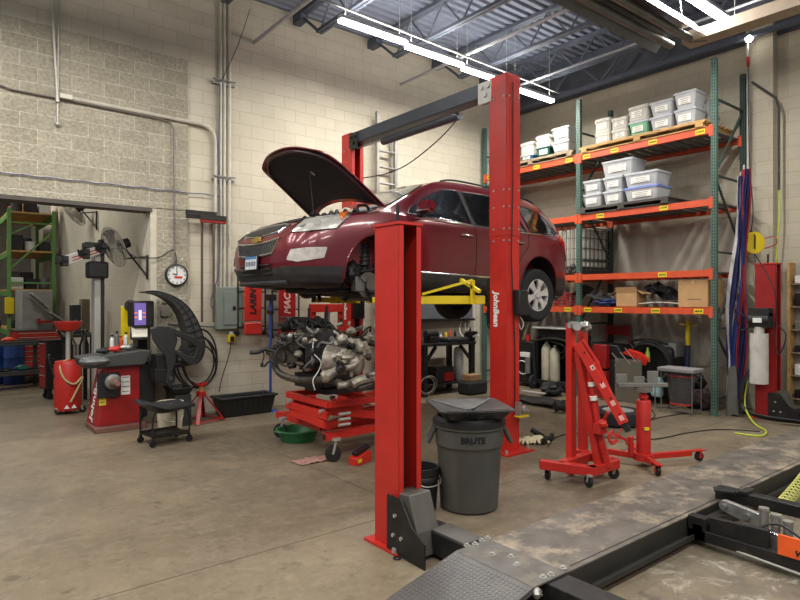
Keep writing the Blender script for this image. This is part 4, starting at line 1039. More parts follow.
# rolling bridge jack between the runways
t = thing('bridge_jack', 'black rolling bridge jack with silver link arms and orange label between the runways', 'jack', (4.75, 1.5, 0.05))
m = MB(); m.b2(5.02, 5.12, 0.6, 2.2, 0.20, 0.29); m.b2(4.42, 4.5, 0.6, 2.13, 0.05, 0.13); m.b2(4.42, 4.5, 2.0, 2.13, 0.05, 0.22); m.b2(4.42, 5.12, 2.02, 2.1, 0.09, 0.17); m.b2(4.42, 5.12, 0.9, 0.98, 0.09, 0.17); build('frame', m, BLKM, t, smooth=0, bevel=0.006)
m = MB(); m.b2(4.5, 4.53, 1.75, 2.06, 0.08, 0.16); m.prism([(1.6, 0.10), (1.98, 0.10), (1.98, 0.23), (1.6, 0.25)], 'x', 4.44, 4.49); build('guard_plate', m, BLKM, t, smooth=0)
m = MB()
m.rings([[(4.80, y, z) for y, z in [(2.03 + 0.045 * math.cos(a), 0.225 + 0.045 * math.sin(a)) for a in [PI * 0.5 - i * PI / 6 for i in range(7)]] + [(1.80, 0.12), (1.78, 0.23)]], [(4.84, y, z) for y, z in [(2.03 + 0.045 * math.cos(a), 0.225 + 0.045 * math.sin(a)) for a in [PI * 0.5 - i * PI / 6 for i in range(7)]] + [(1.80, 0.12), (1.78, 0.23)]]])
a_ = build('link_arm', m, SIL, t, bevel=0.004)
m = MB(); m.cyl((4.77, 2.03, 0.225), (4.86, 2.03, 0.225), 0.02); m.cyl((4.78, 1.87, 0.19), (4.86, 1.87, 0.19), 0.024); bsplit('pivot_pin', m, GRY, a_)
for i in range(3):
    y = 1.69 - 0.075 * i
    m = MB(); m.cyl((4.62, y, 0.10), (4.62, y, 0.33 - 0.025 * i), 0.03); m.cyl((4.62, y, 0.325 - 0.025 * i), (4.62, y, 0.345 - 0.025 * i), 0.034); build('height_adapter', m, SIL, t)
build('adapter_tray', MB().b2(4.56, 4.68, 1.3, 1.7, 0.07, 0.1), BLKM, t)
build('cross_rod', MB().cyl((4.52, 1.7, 0.22), (4.52, 0.95, 0.17), 0.012), CHR, t)
build('air_line', MB().tube([(4.5, 1.68, 0.08), (4.5, 1.66, 0.24), (4.54, 1.56, 0.28), (4.54, 1.42, 0.22), (4.54, 1.3, 0.2)], 0.009, k=5), BLK, t)
lb = build('orange_plate', MB().b2(4.405, 4.42, 0.98, 1.53, 0.13, 0.26), mat('jack_orange', (232, 92, 34), 0.5), t, smooth=0)
M = Matrix.Translation((4.403, 1.31, 0.165)) @ Matrix(((0, 0, -1, 0), (-1, 0, 0, 0), (0, 1, 0, 0), (0, 0, 0, 1)))
build('lettering', MB().text('WARNING', 0.05, M, bold=0.002, shear=0.2), TXT, lb, smooth=0)
m = MB(); m.box((5.07, 1.98, 0.30), (0.16, 0.06, 0.02)); m.box((4.95, 2.1, 0.3), (0.1, 0.14, 0.012), rotz3(0.5)); build('lift_pad', m, BLK, t)
m = MB(); m.tube([(4.44, 1.9, 0.06), (4.4, 1.5, 0.05), (4.42, 1.2, 0.03), (4.45, 0.95, 0.05)], 0.008, k=4); build('hose', m, GALV, t)
# yellow coil hose
a, b = G(792, 464, 0.24), G(777, 497, 0.12)
a = Vector((6.6, 2.02, 0.17)); b = Vector((5.35, 1.86, 0.12)); P = []
d, u, v = basis(b - a); n = 15
for i in range(n * 12 + 1):
    q = i / (n * 12); an = 2 * PI * i / 12; P.append(a.lerp(b, q) + (u * math.cos(an) + v * math.sin(an)) * 0.05 + Vector((0, 0, -0.01 * math.sin(PI * q))))
P += [P[-1] + Vector((-0.1, -0.05, 0))]
solo('coil_hose', MB().tube(P, 0.006, n=6), mat('coil_yellow', (204, 204, 112), 0.4), 'yellow coiled air hose lying beside the runway behind the bridge jack', 'hose')
# =====================================================================  TRASH CAN AND BUCKET
c = G(469, 506)
CAN = mat('can_grey', (72, 72, 66), 0.6, var=0.1, dirt=0.45, dirtc=(92, 84, 70))
t = thing('trash_can', 'large round grey trash can lettered BRUTE in front of the tall lift post', 'trash can', (c.x, c.y, 0))
prof = [(0.232, 0.0), (0.25, 0.02), (0.278, 0.52), (0.285, 0.55), (0.293, 0.56), (0.298, 0.70), (0.312, 0.71), (0.312, 0.74), (0.29, 0.74), (0.27, 0.55), (0.24, 0.05), (0.01, 0.04)]
body = build('body', MB().lathe(prof, c, n=40, cap=False), CAN, t)
for s in (-1, 1):
    e = Vector((FY, -FX, 0)) * s; q = c + e * 0.30
    m = MB(); m.tube([q + Vector((-FX, -FY, 0)) * 0.07 + Vector((0, 0, 0.70)), q + e * 0.055 + Vector((-FX, -FY, 0)) * 0.07 + Vector((0, 0, 0.58)), q + e * 0.055 + Vector((FX, FY, 0)) * 0.07 + Vector((0, 0, 0.58)), q + Vector((FX, FY, 0)) * 0.07 + Vector((0, 0, 0.70))], 0.018)
    build('handle', m, CAN, t)
fw = Vector((-c.x, -c.y, 0)).normalized(); rt = Vector((-fw.y, fw.x, 0))
rt = Vector((FY, -FX, 0))
off = 0.0
mt = MB()
a0 = math.atan2(fw.y, fw.x) + 0.12
TM = MB(); TM.text('BRUTE', 0.07, Matrix.Identity(4), bold=0.003, ext=0.003)
for v in TM.bm.verts:
    x, y, zz = v.co
    an = a0 + x / 0.3; r = 0.2975 + zz
    v.co = Vector((c.x + r * math.cos(an), c.y + r * math.sin(an), 0.635 + y))
build('lettering', TM, TXT, t, smooth=0)
m = MB(); m.lathe([(0.318, 0.73), (0.318, 0.77), (0.30, 0.78), (0.28, 0.80), (0.27, 0.80), (0.28, 0.74)], c, n=36, cap=False); build('liner_ring', m, BLK, t)
tp = thing('drain_tray', 'square black plastic drain tray lying on top of the trash can', 'tray', (c.x, c.y, 0.802), math.radians(-40 + 10))
def sq(h, z, r=0.03): return [(h - r, h, z), (h, h - r, z), (h, -h + r, z), (h - r, -h, z), (-h + r, -h, z), (-h, -h + r, z), (-h, h - r, z), (-h + r, h, z)]
m = MB(); m.rings([sq(0.25, 0.0), sq(0.30, 0.07), sq(0.325, 0.072), sq(0.325, 0.085), sq(0.295, 0.085), sq(0.06, 0.035, 0.01), sq(0.03, 0.0, 0.01)])
build('tray_body', m, mat('tray_black', (44, 44, 45), 0.4, var=0.2, dirt=0.6, dirtc=(120, 118, 112)), tp, world=False, smooth=20)
m = MB()
for a_ in range(4):
    R = rotz3(a_ * PI / 2 + PI / 4); m.bar(R @ Vector((0.06, 0, 0.042)), R @ Vector((0.39, 0, 0.088)), 0.02, 0.006)
bsplit('rib', m, mat('tray_rib', (96, 96, 94), 0.5), tp, world=False)
c = G(423, 508)
t = thing('bucket', 'black plastic bucket standing between the near red post and the trash can', 'bucket', c)
c0 = c + Vector((-0.02, 0, 0))
build('body', MB().lathe([(0.13, 0), (0.145, 0.25), (0.155, 0.26), (0.155, 0.29), (0.148, 0.3), (0.158, 0.31), (0.158, 0.37), (0.14, 0.37), (0.12, 0.02)], c0, n=28, cap=True), mat('bucket_black', (22, 22, 23), 0.5), t)
build('bail', MB().tube([c0 + Vector((-0.15, 0, 0.34)), c0 + Vector((-0.1, -0.14, 0.24)), c0 + Vector((0.1, -0.14, 0.24)), c0 + Vector((0.15, 0, 0.34))], 0.005, k=4), GALV, t)
# rust ring / washer on the floor by the near post
g = G(397, 559)
solo('steel_ring', MB().torus((g.x, g.y, 0.006), 0.022, 0.006), BLKM, 'small dark steel ring lying on the floor by the near post base', 'ring')
# =====================================================================  THE CAR ON THE LIFT
XF, YC, ZG = 3.09, 6.65, 1.66
CM = Matrix.Translation((XF + 2.4, YC, ZG)) @ Matrix.Rotation(math.radians(1.7), 4, 'Y') @ Matrix.Translation((-2.4, 0, 0))
CI = CM.inverted()
car = thing('car', 'dark red crossover car with its hood open, raised on the two-post lift', 'car', CM @ Vector((0, 0, 0)))
car.rotation_euler = (0, math.radians(1.7), 0)
PAINT = mat('maroon_paint', (112, 22, 36), 0.28, metal=0.25, var=0.06, scale=2, dirt=0.35, dirtc=(116, 66, 66), coat=0.7)
TRIM = mat('black_trim', (44, 44, 45), 0.55, var=0.12, dirt=0.35, dirtc=(96, 90, 84))
GLASS = mat('tinted_glass', (16, 18, 20), 0.06, var=0.0, spec=0.9, coat=0.6)
WSG = mat('windshield_glass', (52, 62, 60), 0.08, var=0.05, spec=0.9, coat=0.6)
LAMP = mat('headlamp_lens', (208, 204, 196), 0.2, metal=0.15, var=0.12, scale=14, coat=0.8)
def cb(name, mb, m, parent=None, **k): return build(name, mb, m, parent or car, world=False, **k)
def interp(tab, u):
    if u <= tab[0][0]: return tab[0][1]
    for (a, p), (b, q) in zip(tab, tab[1:]):
        if u <= b:
            f = (u - a) / (b - a); return p + (q - p) * f
    return tab[-1][1]
def smooth_tab(tab):
    P = catmull([(a, b, 0) for a, b in tab], 6); return [(p.x, p.y) for p in P]
Tt = smooth_tab([(0, .80), (.12, .93), (.35, 1.03), (.8, 1.12), (1.15, 1.18), (1.3, 1.23), (1.45, 1.31), (2.08, 1.66), (2.4, 1.755), (3.0, 1.79), (3.9, 1.755), (4.4, 1.68), (4.7, 1.52), (4.86, 1.32), (4.97, 1.10), (5.02, .9), (5.05, .75)])
Wt = smooth_tab([(0, .56), (.04, .70), (.12, .81), (.27, .90), (.5, .955), (.9, .985), (1.5, .99), (3.5, .99), (4.2, .975), (4.6, .935), (4.85, .87), (4.98, .78), (5.05, .62)])
Rt = [(0, .8), (1.3, .8), (1.45, .78), (2.1, .70), (2.8, .66), (4.0, .65), (4.6, .66), (4.9, .74), (5.05, .6)]
Lt = [(.24, .13), (.4, .03), (.55, 0), (.7, .015), (.85, .05), (1.0, .12), (1.3, .2)]
def section(u):
    T, W = interp(Tt, u), interp(Wt, u); B = min(1.15, T - 0.05)
    Rw = (interp(Rt, u) * W / 0.99) if u < 1.3 else min(interp(Rt, u), W * .93)
    lo = [(0, .24), (.45, .24), (.8, .245), (.93, .28), (.975, .36), (.993, .5), (1, .66), (1, .8), (.99, .93), (.975, 1.05), (.955, 1.15)]
    P = []
    for f, w in lo:
        if w > .6: w = .6 + (w - .6) * (B - .6) / .55
        P.append((f * W, w))
    tw = W * .935
    for k in (.18, .4, .62, .82, .94): P.append((tw + (Rw - tw) * k ** 1.05, B + (T - B - .03) * k))
    for f, d in ((.96, .008), (.8, 0), (.5, -.012), (.2, -.018), (0, -.02)): P.append((Rw * f, T - d))
    lf = max(0, 1 - u / .75); rf = max(0, (u - 4.5) / .55)
    return [(u + interp(Lt, w) * lf, v, w) for v, w in P]
us = [0, .02, .05, .09, .15, .22, .3, .4, .5] + [.6 + .1 * i for i in range(39)] + [4.45, 4.52, 4.6, 4.68, 4.75, 4.82, 4.88, 4.93, 4.97, 5.0, 5.03, 5.05]
us = sorted(set(round(x, 3) for x in us))
R = []
for u in us:
    s = section(u); ring = s + [(a, -b, c) for a, b, c in s[1:-1][::-1]]
    R.append(ring)
r0 = R[0]; R = [[(a, 0, c) for a, b, c in r0]] + R + [[(a, 0, c) for a, b, c in R[-1]]]
m = MB(); m.rings(R, cap=False)
bmesh.ops.remove_doubles(m.bm, verts=m.bm.verts, dist=0.0005); bmesh.ops.recalc_face_normals(m.bm, faces=m.bm.faces)
BVH = BVHTree.FromBMesh(m.bm)
body = cb('body', m, PAINT, smooth=50)
# wheel openings cut out of the shell
UF, UR, WC, AR = 1.14, 4.12, 0.40, 0.435
ARF = {1.14: 0.475, 4.12: 0.435}
def cutter(u, w, r, v0, v1):
    mb = MB(); mb.cyl((u, v0, w), (u, v1, w), r, n=40); mb.b2(u - r, u + r, v0, v1, w - 0.6, w)
    return mb
for u in (UF, UR):
    AR = ARF[u]
    for v0, v1 in ((-1.2, -0.62), (0.62, 1.2)):
        for part in (0, 1):
            mb = MB()
            if part == 0: mb.cyl((u, v0, WC), (u, v1, WC), AR, n=48)
            else: mb.b2(u - AR, u + AR, v0 - 0.01, v1 + 0.01, WC - 0.6, WC + 0.001)
            c_ = cb('cut', mb, PAINT, smooth=0)
            md = body.modifiers.new('b', 'BOOLEAN'); md.operation = 'DIFFERENCE'; md.solver = 'EXACT'; md.object = c_
            bpy.context.view_layer.update(); dg = bpy.context.evaluated_depsgraph_get()
            nm = bpy.data.meshes.new_from_object(body.evaluated_get(dg)); body.modifiers.clear(); body.data = nm
            bpy.data.objects.remove(c_)
nm = body.data
nm.materials.clear(); nm.materials.append(PAINT)
for p_ in nm.polygons: p_.material_index = 0
nm.polygons.foreach_set('use_smooth', [True] * len(nm.polygons)); nm.set_sharp_from_angle(angle=math.radians(38))
def inpoly(p, poly):
    x, y = p; r = False; n = len(poly)
    for i in range(n):
        x1, y1 = poly[i]; x2, y2 = poly[(i + 1) % n]
        if (y1 > y) != (y2 > y) and x < (x2 - x1) * (y - y1) / (y2 - y1) + x1: r = not r
    return r
def hit_side(u, w, s=-1):
    h = BVH.ray_cast(Vector((u, s * 2.0, w)), Vector((0, -s, 0)))
    return h[0], h[1]
def hit_front(v, w):
    h = BVH.ray_cast(Vector((-1, v, w)), Vector((1, 0, 0)))
    return h[0], h[1]
def hit_top(u, v):
    h = BVH.ray_cast(Vector((u, v, 3)), Vector((0, 0, -1)))
    return h[0], h[1]
CL = CI @ Vector((0, 0, H))
def hit_cam(px, py):
    d = (CI.to_3x3() @ ray(px, py)).normalized(); h = BVH.ray_cast(CL, d)
    return h[0], h[1]
def decal(poly, hit, out=0.006, th=0.012, n=3, mirror=False):
    """a curved panel lying on the body: polygon given in the 2-D space of hit()"""
    mb = MB(); bm = mb.bm
    vs = [bm.verts.new((a, b, 0)) for a, b in poly]; f = bm.faces.new(vs)
    bmesh.ops.triangulate(bm, faces=[f])
    for _ in range(n):
        es = [e for e in bm.edges if e.calc_length() > (0.07 if hit is not hit_cam else 3)]
        if not es: break
        bmesh.ops.subdivide_edges(bm, edges=es, cuts=1); bmesh.ops.triangulate(bm, faces=bm.faces)
    bad = []
    for v in bm.verts:
        p, nn = hit(v.co.x, v.co.y)
        if p is None: bad.append(v); continue
        v.co = p + nn * out
    if bad: bmesh.ops.delete(bm, geom=bad, context='VERTS')
    bmesh.ops.solidify(bm, geom=list(bm.faces), thickness=-th)
    if mirror:
        g = bmesh.ops.duplicate(bm, geom=list(bm.faces) + list(bm.edges) + list(bm.verts))
        for v in [e for e in g['geom'] if isinstance(e, bmesh.types.BMVert)]: v.co.y = -v.co.y
    return mb
def mir(mb):
    for v in mb.bm.verts: v.co.y = -v.co.y
    return mb
def line(pts, hit, r=0.005, out=0.002, k=6, closed=False):
    P = catmull([(a, b, 0) for a, b in pts], k, closed) if k else [Vector((a, b, 0)) for a, b in pts]
    Q = []
    for p in P:
        h, nn = hit(p.x, p.y)
        if h is not None: Q.append(h + nn * out)
    return MB().tube(Q, r, n=6, closed=closed)
def hs(a, b): return hit_side(a, b, -1)
# side glass: front door, rear door, quarter
W1 = [(1.58, 1.18), (1.66, 1.26), (1.88, 1.40), (2.12, 1.53), (2.3, 1.60), (2.5, 1.635), (2.60, 1.63), (2.68, 1.17)]
W2 = [(2.77, 1.165), (2.69, 1.635), (3.1, 1.655), (3.66, 1.635), (3.84, 1.17)]
W3 = [(3.96, 1.18), (3.84, 1.60), (4.15, 1.58), (4.38, 1.52), (4.6, 1.36), (4.70, 1.25), (4.55, 1.2)]
for W_ in (W1, W2, W3):
    for s in (-1, 1):
        mb = decal(W_, hs, 0.004, 0.01, 4)
        if s == 1: mir(mb)
        cb('side_window', mb, GLASS, smooth=60)
    for s in (-1, 1):
        mb = line(W_, hs, 0.010, 0.002, 0, closed=True)
        if s == 1: mir(mb)
        cb('window_trim', mb, BLK)
for s in (-1, 1):
    mb = decal([(2.67, 1.165), (2.60, 1.63), (2.69, 1.635), (2.78, 1.165)], hs, 0.005, 0.01, 4)
    if s == 1: mir(mb)
    cb('door_pillar', mb, BLK, smooth=60)
    mb = line([(1.66, 1.145), (2.3, 1.145), (3.0, 1.148), (3.8, 1.155), (4.6, 1.19)], hs, 0.009, 0.004, 4)
    if s == 1: mir(mb)
    cb('chrome_strip', mb, CHR)
    mb = line([(1.66, 0.47), (2.3, 0.47), (3.0, 0.47), (3.62, 0.475)], hs, 0.012, 0.006, 4)
    if s == 1: mir(mb)
    cb('chrome_strip', mb, CHR)
    mb = decal([(1.6, .455), (1.6, .26), (3.67, .26), (3.67, .455), (3, .46), (2.3, .46)], hs, 0.012, 0.02, 5)
    if s == 1: mir(mb)
    cb('sill_cladding', mb, TRIM, smooth=50)
    # door gaps, fuel door, seams
    mb = MB()
    for pts in ([(1.66, .46), (1.58, .8), (1.56, 1.14)], [(2.70, 1.6), (2.74, 1.1), (2.73, .7), (2.72, .47)], [(3.86, 1.15), (3.82, .95), (3.66, .8), (3.58, .6), (3.56, .47)]):
        P = []
        for p in catmull([(a, b, 0) for a, b in pts], 8):
            h, nn = hs(p.x, p.y)
            if h is not None: P.append(h + nn * 0.001)
        mb.tube(P, 0.005, n=5)
    if s == 1: mir(mb)
    cb('door_seam', mb, HOLE)
    # handles
    for u in (2.55, 3.62):
        h, nn = hs(u, 1.0); mb = MB(); mb.tube([h + Vector((-0.09, 0.005, 0)), h + Vector((-0.07, -0.035, 0.0)), h + Vector((0.07, -0.035, 0)), h + Vector((0.09, 0.005, 0))], 0.014, k=4)
        if s == 1: mir(mb)
        cb('door_handle', mb, CHR)
    # mirror
    h, nn = hs(1.78, 1.2); mb = MB(); mb.b2(h.x - .09, h.x + .07, h.y - .27, h.y - .03, h.z + .01, h.z + .15); bmesh.ops.bevel(mb.bm, geom=list(mb.bm.edges), offset=.035, segments=4, affect='EDGES'); mb2 = MB(); mb2.tube([h + Vector((0, 0.02, -0.02)), h + Vector((0, -0.1, 0.0))], 0.035); mb3 = MB(); mb3.box(h + Vector((-0.06, -0.14, 0.03)), (0.06, 0.2, 0.016))
    if s == 1: mir(mb); mir(mb2); mir(mb3)
    mi_ = cb('side_mirror', mb, PAINT); cb('mirror_arm', mb2, BLK, mi_); cb('chrome_accent', mb3, CHR, mi_)
    # tail lamp
    mb = decal([(4.66, 1.20), (4.80, 1.25), (4.93, 1.12), (5.0, .86), (4.92, .84), (4.84, 1.0)], hs, 0.008, 0.02, 4)
    if s == 1: mir(mb)
    cb('tail_lamp', mb, mat('tail_red', (190, 24, 24), 0.15, coat=0.8), smooth=60)
    # dark rear lower bumper
    mb = decal([(4.56, .52), (4.6, .27), (5.0, .3), (5.02, .52)], hs, 0.008, 0.02, 4)
    if s == 1: mir(mb)
    cb('bumper_cladding', mb, TRIM, smooth=60)
    # roof rail
    P = [];
    for u in (2.4, 2.6, 3.0, 3.6, 4.2, 4.4):
        h, nn = hit_top(u, -0.60); P.append(h + Vector((0, 0, 0.012 if u in (2.4, 4.4) else 0.035)))
    mb = MB().tube(P, 0.014, k=4)
    if s == 1: mir(mb)
    cb('roof_rail', mb, BLK)
# windshield
mb = MB()
def ws(a, b): return hit_top(a, b)
mb = decal([(1.36, -.50), (1.44, -.72), (1.75, -.70), (2.06, -.62), (2.14, -.3), (2.16, 0), (2.14, .3), (2.06, .62), (1.75, .70), (1.44, .72), (1.36, .5), (1.32, 0)], ws, 0.005, 0.01, 5)
cb('windshield', mb, WSG, smooth=60)
mb = decal([(4.62, -.5), (4.84, -.58), (4.84, .58), (4.62, .5)], ws, 0.005, 0.01, 5)
cb('rear_window', mb, GLASS, smooth=60)
# dark engine-bay top under the open hood
mb = decal([(.28, -.5), (.5, -.62), (1.2, -.70), (1.32, -.5), (1.28, .5), (1.2, .70), (.5, .62), (.28, .5)], ws, 0.004, 0.01, 5)
eb = cb('engine_bay', mb, BLK, smooth=60)
mb = MB(); random.seed(9)
for i in range(9):
    u = rnd(.6, 1.2); v = rnd(-.5, .5); h, nn = hit_top(u, v); mb.tube([h + Vector((-.1, -.1, 0)), h + Vector((0, 0, rnd(.03, .09))), h + Vector((.1, .08, 0))], .014, k=3)
h, nn = hit_top(1.05, -.6); mb.tube([h + Vector((0, 0, 0)), h + Vector((.02, .02, .09)), h + Vector((.14, .0, .1)), h + Vector((.2, .02, 0))], .018, k=4)
cb('bay_hose', mb, BLK, eb)
# ---- front face ----
def hf(a, b): return hit_front(a, b)
CRM = CHR
UG = [(-.50, .93), (-.44, .845), (0, .80), (.44, .845), (.50, .93), (.3, .955), (0, .965), (-.3, .955)]
LG = [(-.56, .765), (-.44, .60), (-.2, .585), (.2, .585), (.44, .60), (.56, .765), (.3, .735), (0, .725), (-.3, .735)]
MESHM = mat('grille_dark', (20, 20, 21), 0.5)
for nm_, gg in (('upper_grille', UG), ('lower_grille', LG)):
    g = cb(nm_, decal(gg, hf, 0.003, 0.01, 4), MESHM, smooth=60)
    cb('chrome_frame', line(gg, hf, 0.014, 0.008, 0, closed=True), CHR, g)
    mb = MB(); lo_, hi_ = min(b for a, b in gg), max(b for a, b in gg)
    for sgn in (1, -1):
        a = -1.2
        while a < 1.2:
            P = []
            for k in range(14):
                q = k / 13; v, w = a + sgn * q * (hi_ - lo_) * 1.0, lo_ + q * (hi_ - lo_)
                if inpoly((v, w), gg):
                    h, nn = hf(v, w)
                    if h is not None: P.append(h + Vector((-0.006, 0, 0)))
            if len(P) > 1: mb.tube([P[0], P[-1]], 0.003, n=4)
            a += 0.06
    cb('grille_mesh', mb, mat('grille_wire', (84, 84, 84), 0.4), g)
# bowtie badge on a dark bar between the grilles
h, nn = hf(0, .785)
mb = MB(); pts = [(-.115, -.022), (-.105, .022), (-.04, .022), (-.036, .038), (.036, .038), (.04, .022), (.115, .022), (.105, -.022), (.04, -.022), (.036, -.038), (-.036, -.038), (-.04, -.022)]
mb.prism([(a, .783 + b) for a, b in pts], 'x', h.x - 0.03, h.x - 0.008)
e_ = cb('emblem', mb, mat('emblem_gold', (206, 176, 96), 0.3, metal=0.6)); 
# headlights (and mirrored), fog lamps
HL = [(292, 232.5), (298, 226), (306, 219.5), (318, 215.5), (333, 213.5), (347, 212), (350.5, 214), (346, 219), (336, 228.5), (325, 230), (312, 231)]
FG = [(287.5, 260), (291, 252), (306, 250), (326.5, 249.5), (324, 257.5), (309, 260), (298, 261.5)]
for s in (-1, 1):
    mb = decal(HL, hit_cam, 0.014, 0.03, 6)
    if s == 1: mir(mb)
    hl = cb('headlight', mb, LAMP, smooth=60)
    for px, py, r in ((303, 226, .04), (317, 222.5, .045)):
      mb = MB(); h, nn = hit_cam(px, py); mb.cyl(h + nn * 0.012, h + nn * 0.019, r, n=20)
      if s == 1: mir(mb)
      cb('reflector_bowl', mb, mat('lamp_bowl', (200, 196, 188), 0.25, metal=0.3), hl)
    mb = decal([(339, 214), (346, 213), (348.5, 214.5), (341, 221)], hit_cam, 0.018, 0.02, 4)
    if s == 1: mir(mb)
    cb('amber_marker', mb, mat('amber', (226, 120, 50), 0.2), hl, smooth=60)
    mb = line(HL, hit_cam, .007, .014, 0, closed=True)
    if s == 1: mir(mb)
    cb('lamp_seal', mb, BLK, hl)
    mb = decal(FG, hit_cam, 0.012, 0.03, 6)
    if s == 1: mir(mb)
    cb('fog_lamp', mb, mat('fog_lens', (214, 208, 200), 0.25, metal=0.15, var=0.2, scale=14), smooth=60)
# black lower bumper
LB = [(246, 290), (244.5, 270), (252, 268), (262, 267.5), (270, 269), (280, 266.5), (310, 266), (343, 266), (340.5, 290), (300, 291.5), (270, 291)]
for s in (-1, 1):
    mb = decal([(p[0], p[1]) for p in LB], hit_cam, 0.014, 0.03, 6)
    bmesh.ops.delete(mb.bm, geom=[v for v in mb.bm.verts if v.co.y > 0.03], context='VERTS')
    if s == 1: mir(mb)
    lb_ = cb('bumper_cladding', mb, TRIM, smooth=60)
mb = MB()
for w in (.37, .42, .47):
    P = [hf(v, w)[0] + Vector((-.02, 0, 0)) for v in [-.4 + .1 * i for i in range(9)]]; mb.tube(P, 0.012, n=6)
cb('intake_slat', mb, BLK)
mb = MB(); P0 = [hf(v, .30) for v in [-.62 + .124 * i for i in range(11)]]
P = [a + Vector((.0, 0, -.03)) for a, b in P0 if a is not None]
mb.tube([p for p in P], 0.03, n=8); cb('chin_lip', mb, TRIM)
# chrome accents on the bumper like the photo's light streaks are reflections: none built
# licence plate
h, nn = hf(0.0, .50)
mb = MB(); mb.box((h.x - .035, 0.02, .505), (.02, .33, .175)); pl = cb('plate_frame', mb, BLK, bevel=0.004)
mb = MB(); mb.box((h.x - .048, 0.02, .505), (.006, .30, .15)); cb('licence_plate', mb, mat('plate_face', (206, 212, 216), 0.4), pl, smooth=0)
mb = MB(); mb.box((h.x - .052, 0.02, .565), (.002, .29, .03)); cb('blue_band', mb, mat('plate_blue', (70, 120, 170), 0.5), pl, smooth=0)
mb = MB()
for i in range(6): mb.box((h.x - .052, 0.02 + .045 * (i - 2.5), .495), (.002, .028, .05 + .01 * (i % 2)))
cb('plate_marks', mb, mat('plate_ink', (84, 92, 110), 0.6), pl, smooth=0)
# arch lips, liners, underside
for u in (UF, UR):
    AR = ARF[u]
    for s in (-1, 1):
        mb = MB(); P = []
        for i in range(25):
            a = math.radians(-8 + 196 * i / 24); P.append(hs(u + (AR + .012) * math.cos(a), max(.27, WC + (AR + .012) * math.sin(a))))
        mb.tube([p + n_ * .0 for p, n_ in P if p is not None], 0.013, n=6)
        if s == 1: mir(mb)
        cb('arch_lip', mb, PAINT)
        mb = MB(); n = 28; v0, v1 = s * .93, s * .60
        ring = lambda v, r: [(u + r * math.cos(2 * PI * i / n), v, WC + r * math.sin(2 * PI * i / n)) for i in range(n)]
        rr = [[(u + (AR - .004) * math.cos(a), v, max(.22, WC + (AR - .004) * math.sin(a))) for a in [math.radians(-25 + 230 * i / 24) for i in range(25)]] for v in (v0, v1)]
        mb.rings(rr + [[(u, v1, WC - .1)] * 25], loop=False)
        cb('wheel_liner', mb, mat('liner_black', (16, 16, 16), 0.8))
mb = MB(); mb.b2(1.2, 4.3, -.6, .6, .16, .235); mb.b2(.7, 1.2, -.55, .55, .18, .235); cb('underbody', mb, mat('underbody', (34, 33, 32), 0.7, dirt=0.4), bevel=0.02)
mb = MB(); mb.tube([(1.3, .1, .14), (2.4, .15, .13), (3.4, .3, .14), (3.9, .35, .16)], .035, k=4); mb.cyl((4.55, -.5, .2), (4.55, .5, .2), .11); mb.tube([(4.6, -.5, .2), (4.8, -.6, .22), (5.03, -.6, .25)], .03, k=3); cb('exhaust', mb, GRY)
# rear wheels and bare front hubs
def wheel(u, v, w, s):
    mb = MB(); R_ = .392; wd = .13
    prof = [(.24, -wd * .9), (.29, -wd), (.36, -wd), (.386, -wd * .75), (R_, -wd * .5), (R_, wd * .5), (.386, wd * .75), (.36, wd), (.29, wd), (.24, wd * .9)]
    mb.lathe(prof, (u, v, w), (0, 1, 0), n=48, cap=False)
    for i in range(60):
        a = 2 * PI * i / 60
        for q in (-.07, -.02, .03, .08): mb.box((u + R_ * math.cos(a + q), v + q * 1.1, w + R_ * math.sin(a + q)), (.012, .032, .012), Matrix.Rotation(-a, 3, 'Y'))
    tr = cb('tyre', mb, RUB)
    mb = MB(); o = s * wd
    mb.lathe([(.245, -.11), (.25, .0), (.235, .02), (.225, .0), (.225, -.1)], (u, v + o * .8, w), (0, s, 0), n=40, cap=False)
    mb.lathe([(.001, .0), (.06, .0), (.055, .02), (.03, .026), (.001, .026)], (u, v + o * .86, w), (0, s, 0), n=20)
    for i in range(6):
        a = i * PI / 3 + .26
        for (da, k) in ((0, 1),):
            ca, sa = math.cos(a), math.sin(a); tv = Vector((-sa, 0, ca)); rv = Vector((ca, 0, sa)); c0 = Vector((u, v + o * .86, w))
            fw = Vector((0, s, 0))
            A = [c0 + rv * .04 + tv * q for q in (-.04, .04)]; B_ = [c0 + rv * .232 + tv * q + fw * .012 for q in (-.068, .068)]; 
            mid = [c0 + rv * .13 + tv * q + fw * .008 for q in (-.036, .036)]
            def qd(p): return [p[0], p[1], p[1] - fw * .03, p[0] - fw * .03]
            mb.rings([qd(A), qd(mid), qd(B_)])
    rim = cb('alloy_rim', mb, mat('alloy', (214, 213, 210), 0.35, metal=0.35, dirt=0.3, dirtc=(120, 112, 104)))
    mb = MB(); mb.cyl((u, v + o * .1, w), (u, v + o * .25, w), .222, n=32); cb('brake_disc', mb, mat('brake_dark', (50, 48, 46), 0.6, metal=0.4), rim)
    mb = MB()
    for i in range(6):
        a = i * PI / 3 + .78; mb.cyl((u + .04 * math.cos(a), v + o * .98, w + .04 * math.sin(a)), (u + .04 * math.cos(a), v + o * 1.05, w + .04 * math.sin(a)), .009, n=6)
    cb('lug_nut', mb, BLK, rim)
DR = 0.25                                        # suspension hangs down
for s in (-1, 1): wheel(UR - .04, s * .845, DR + .01, s)
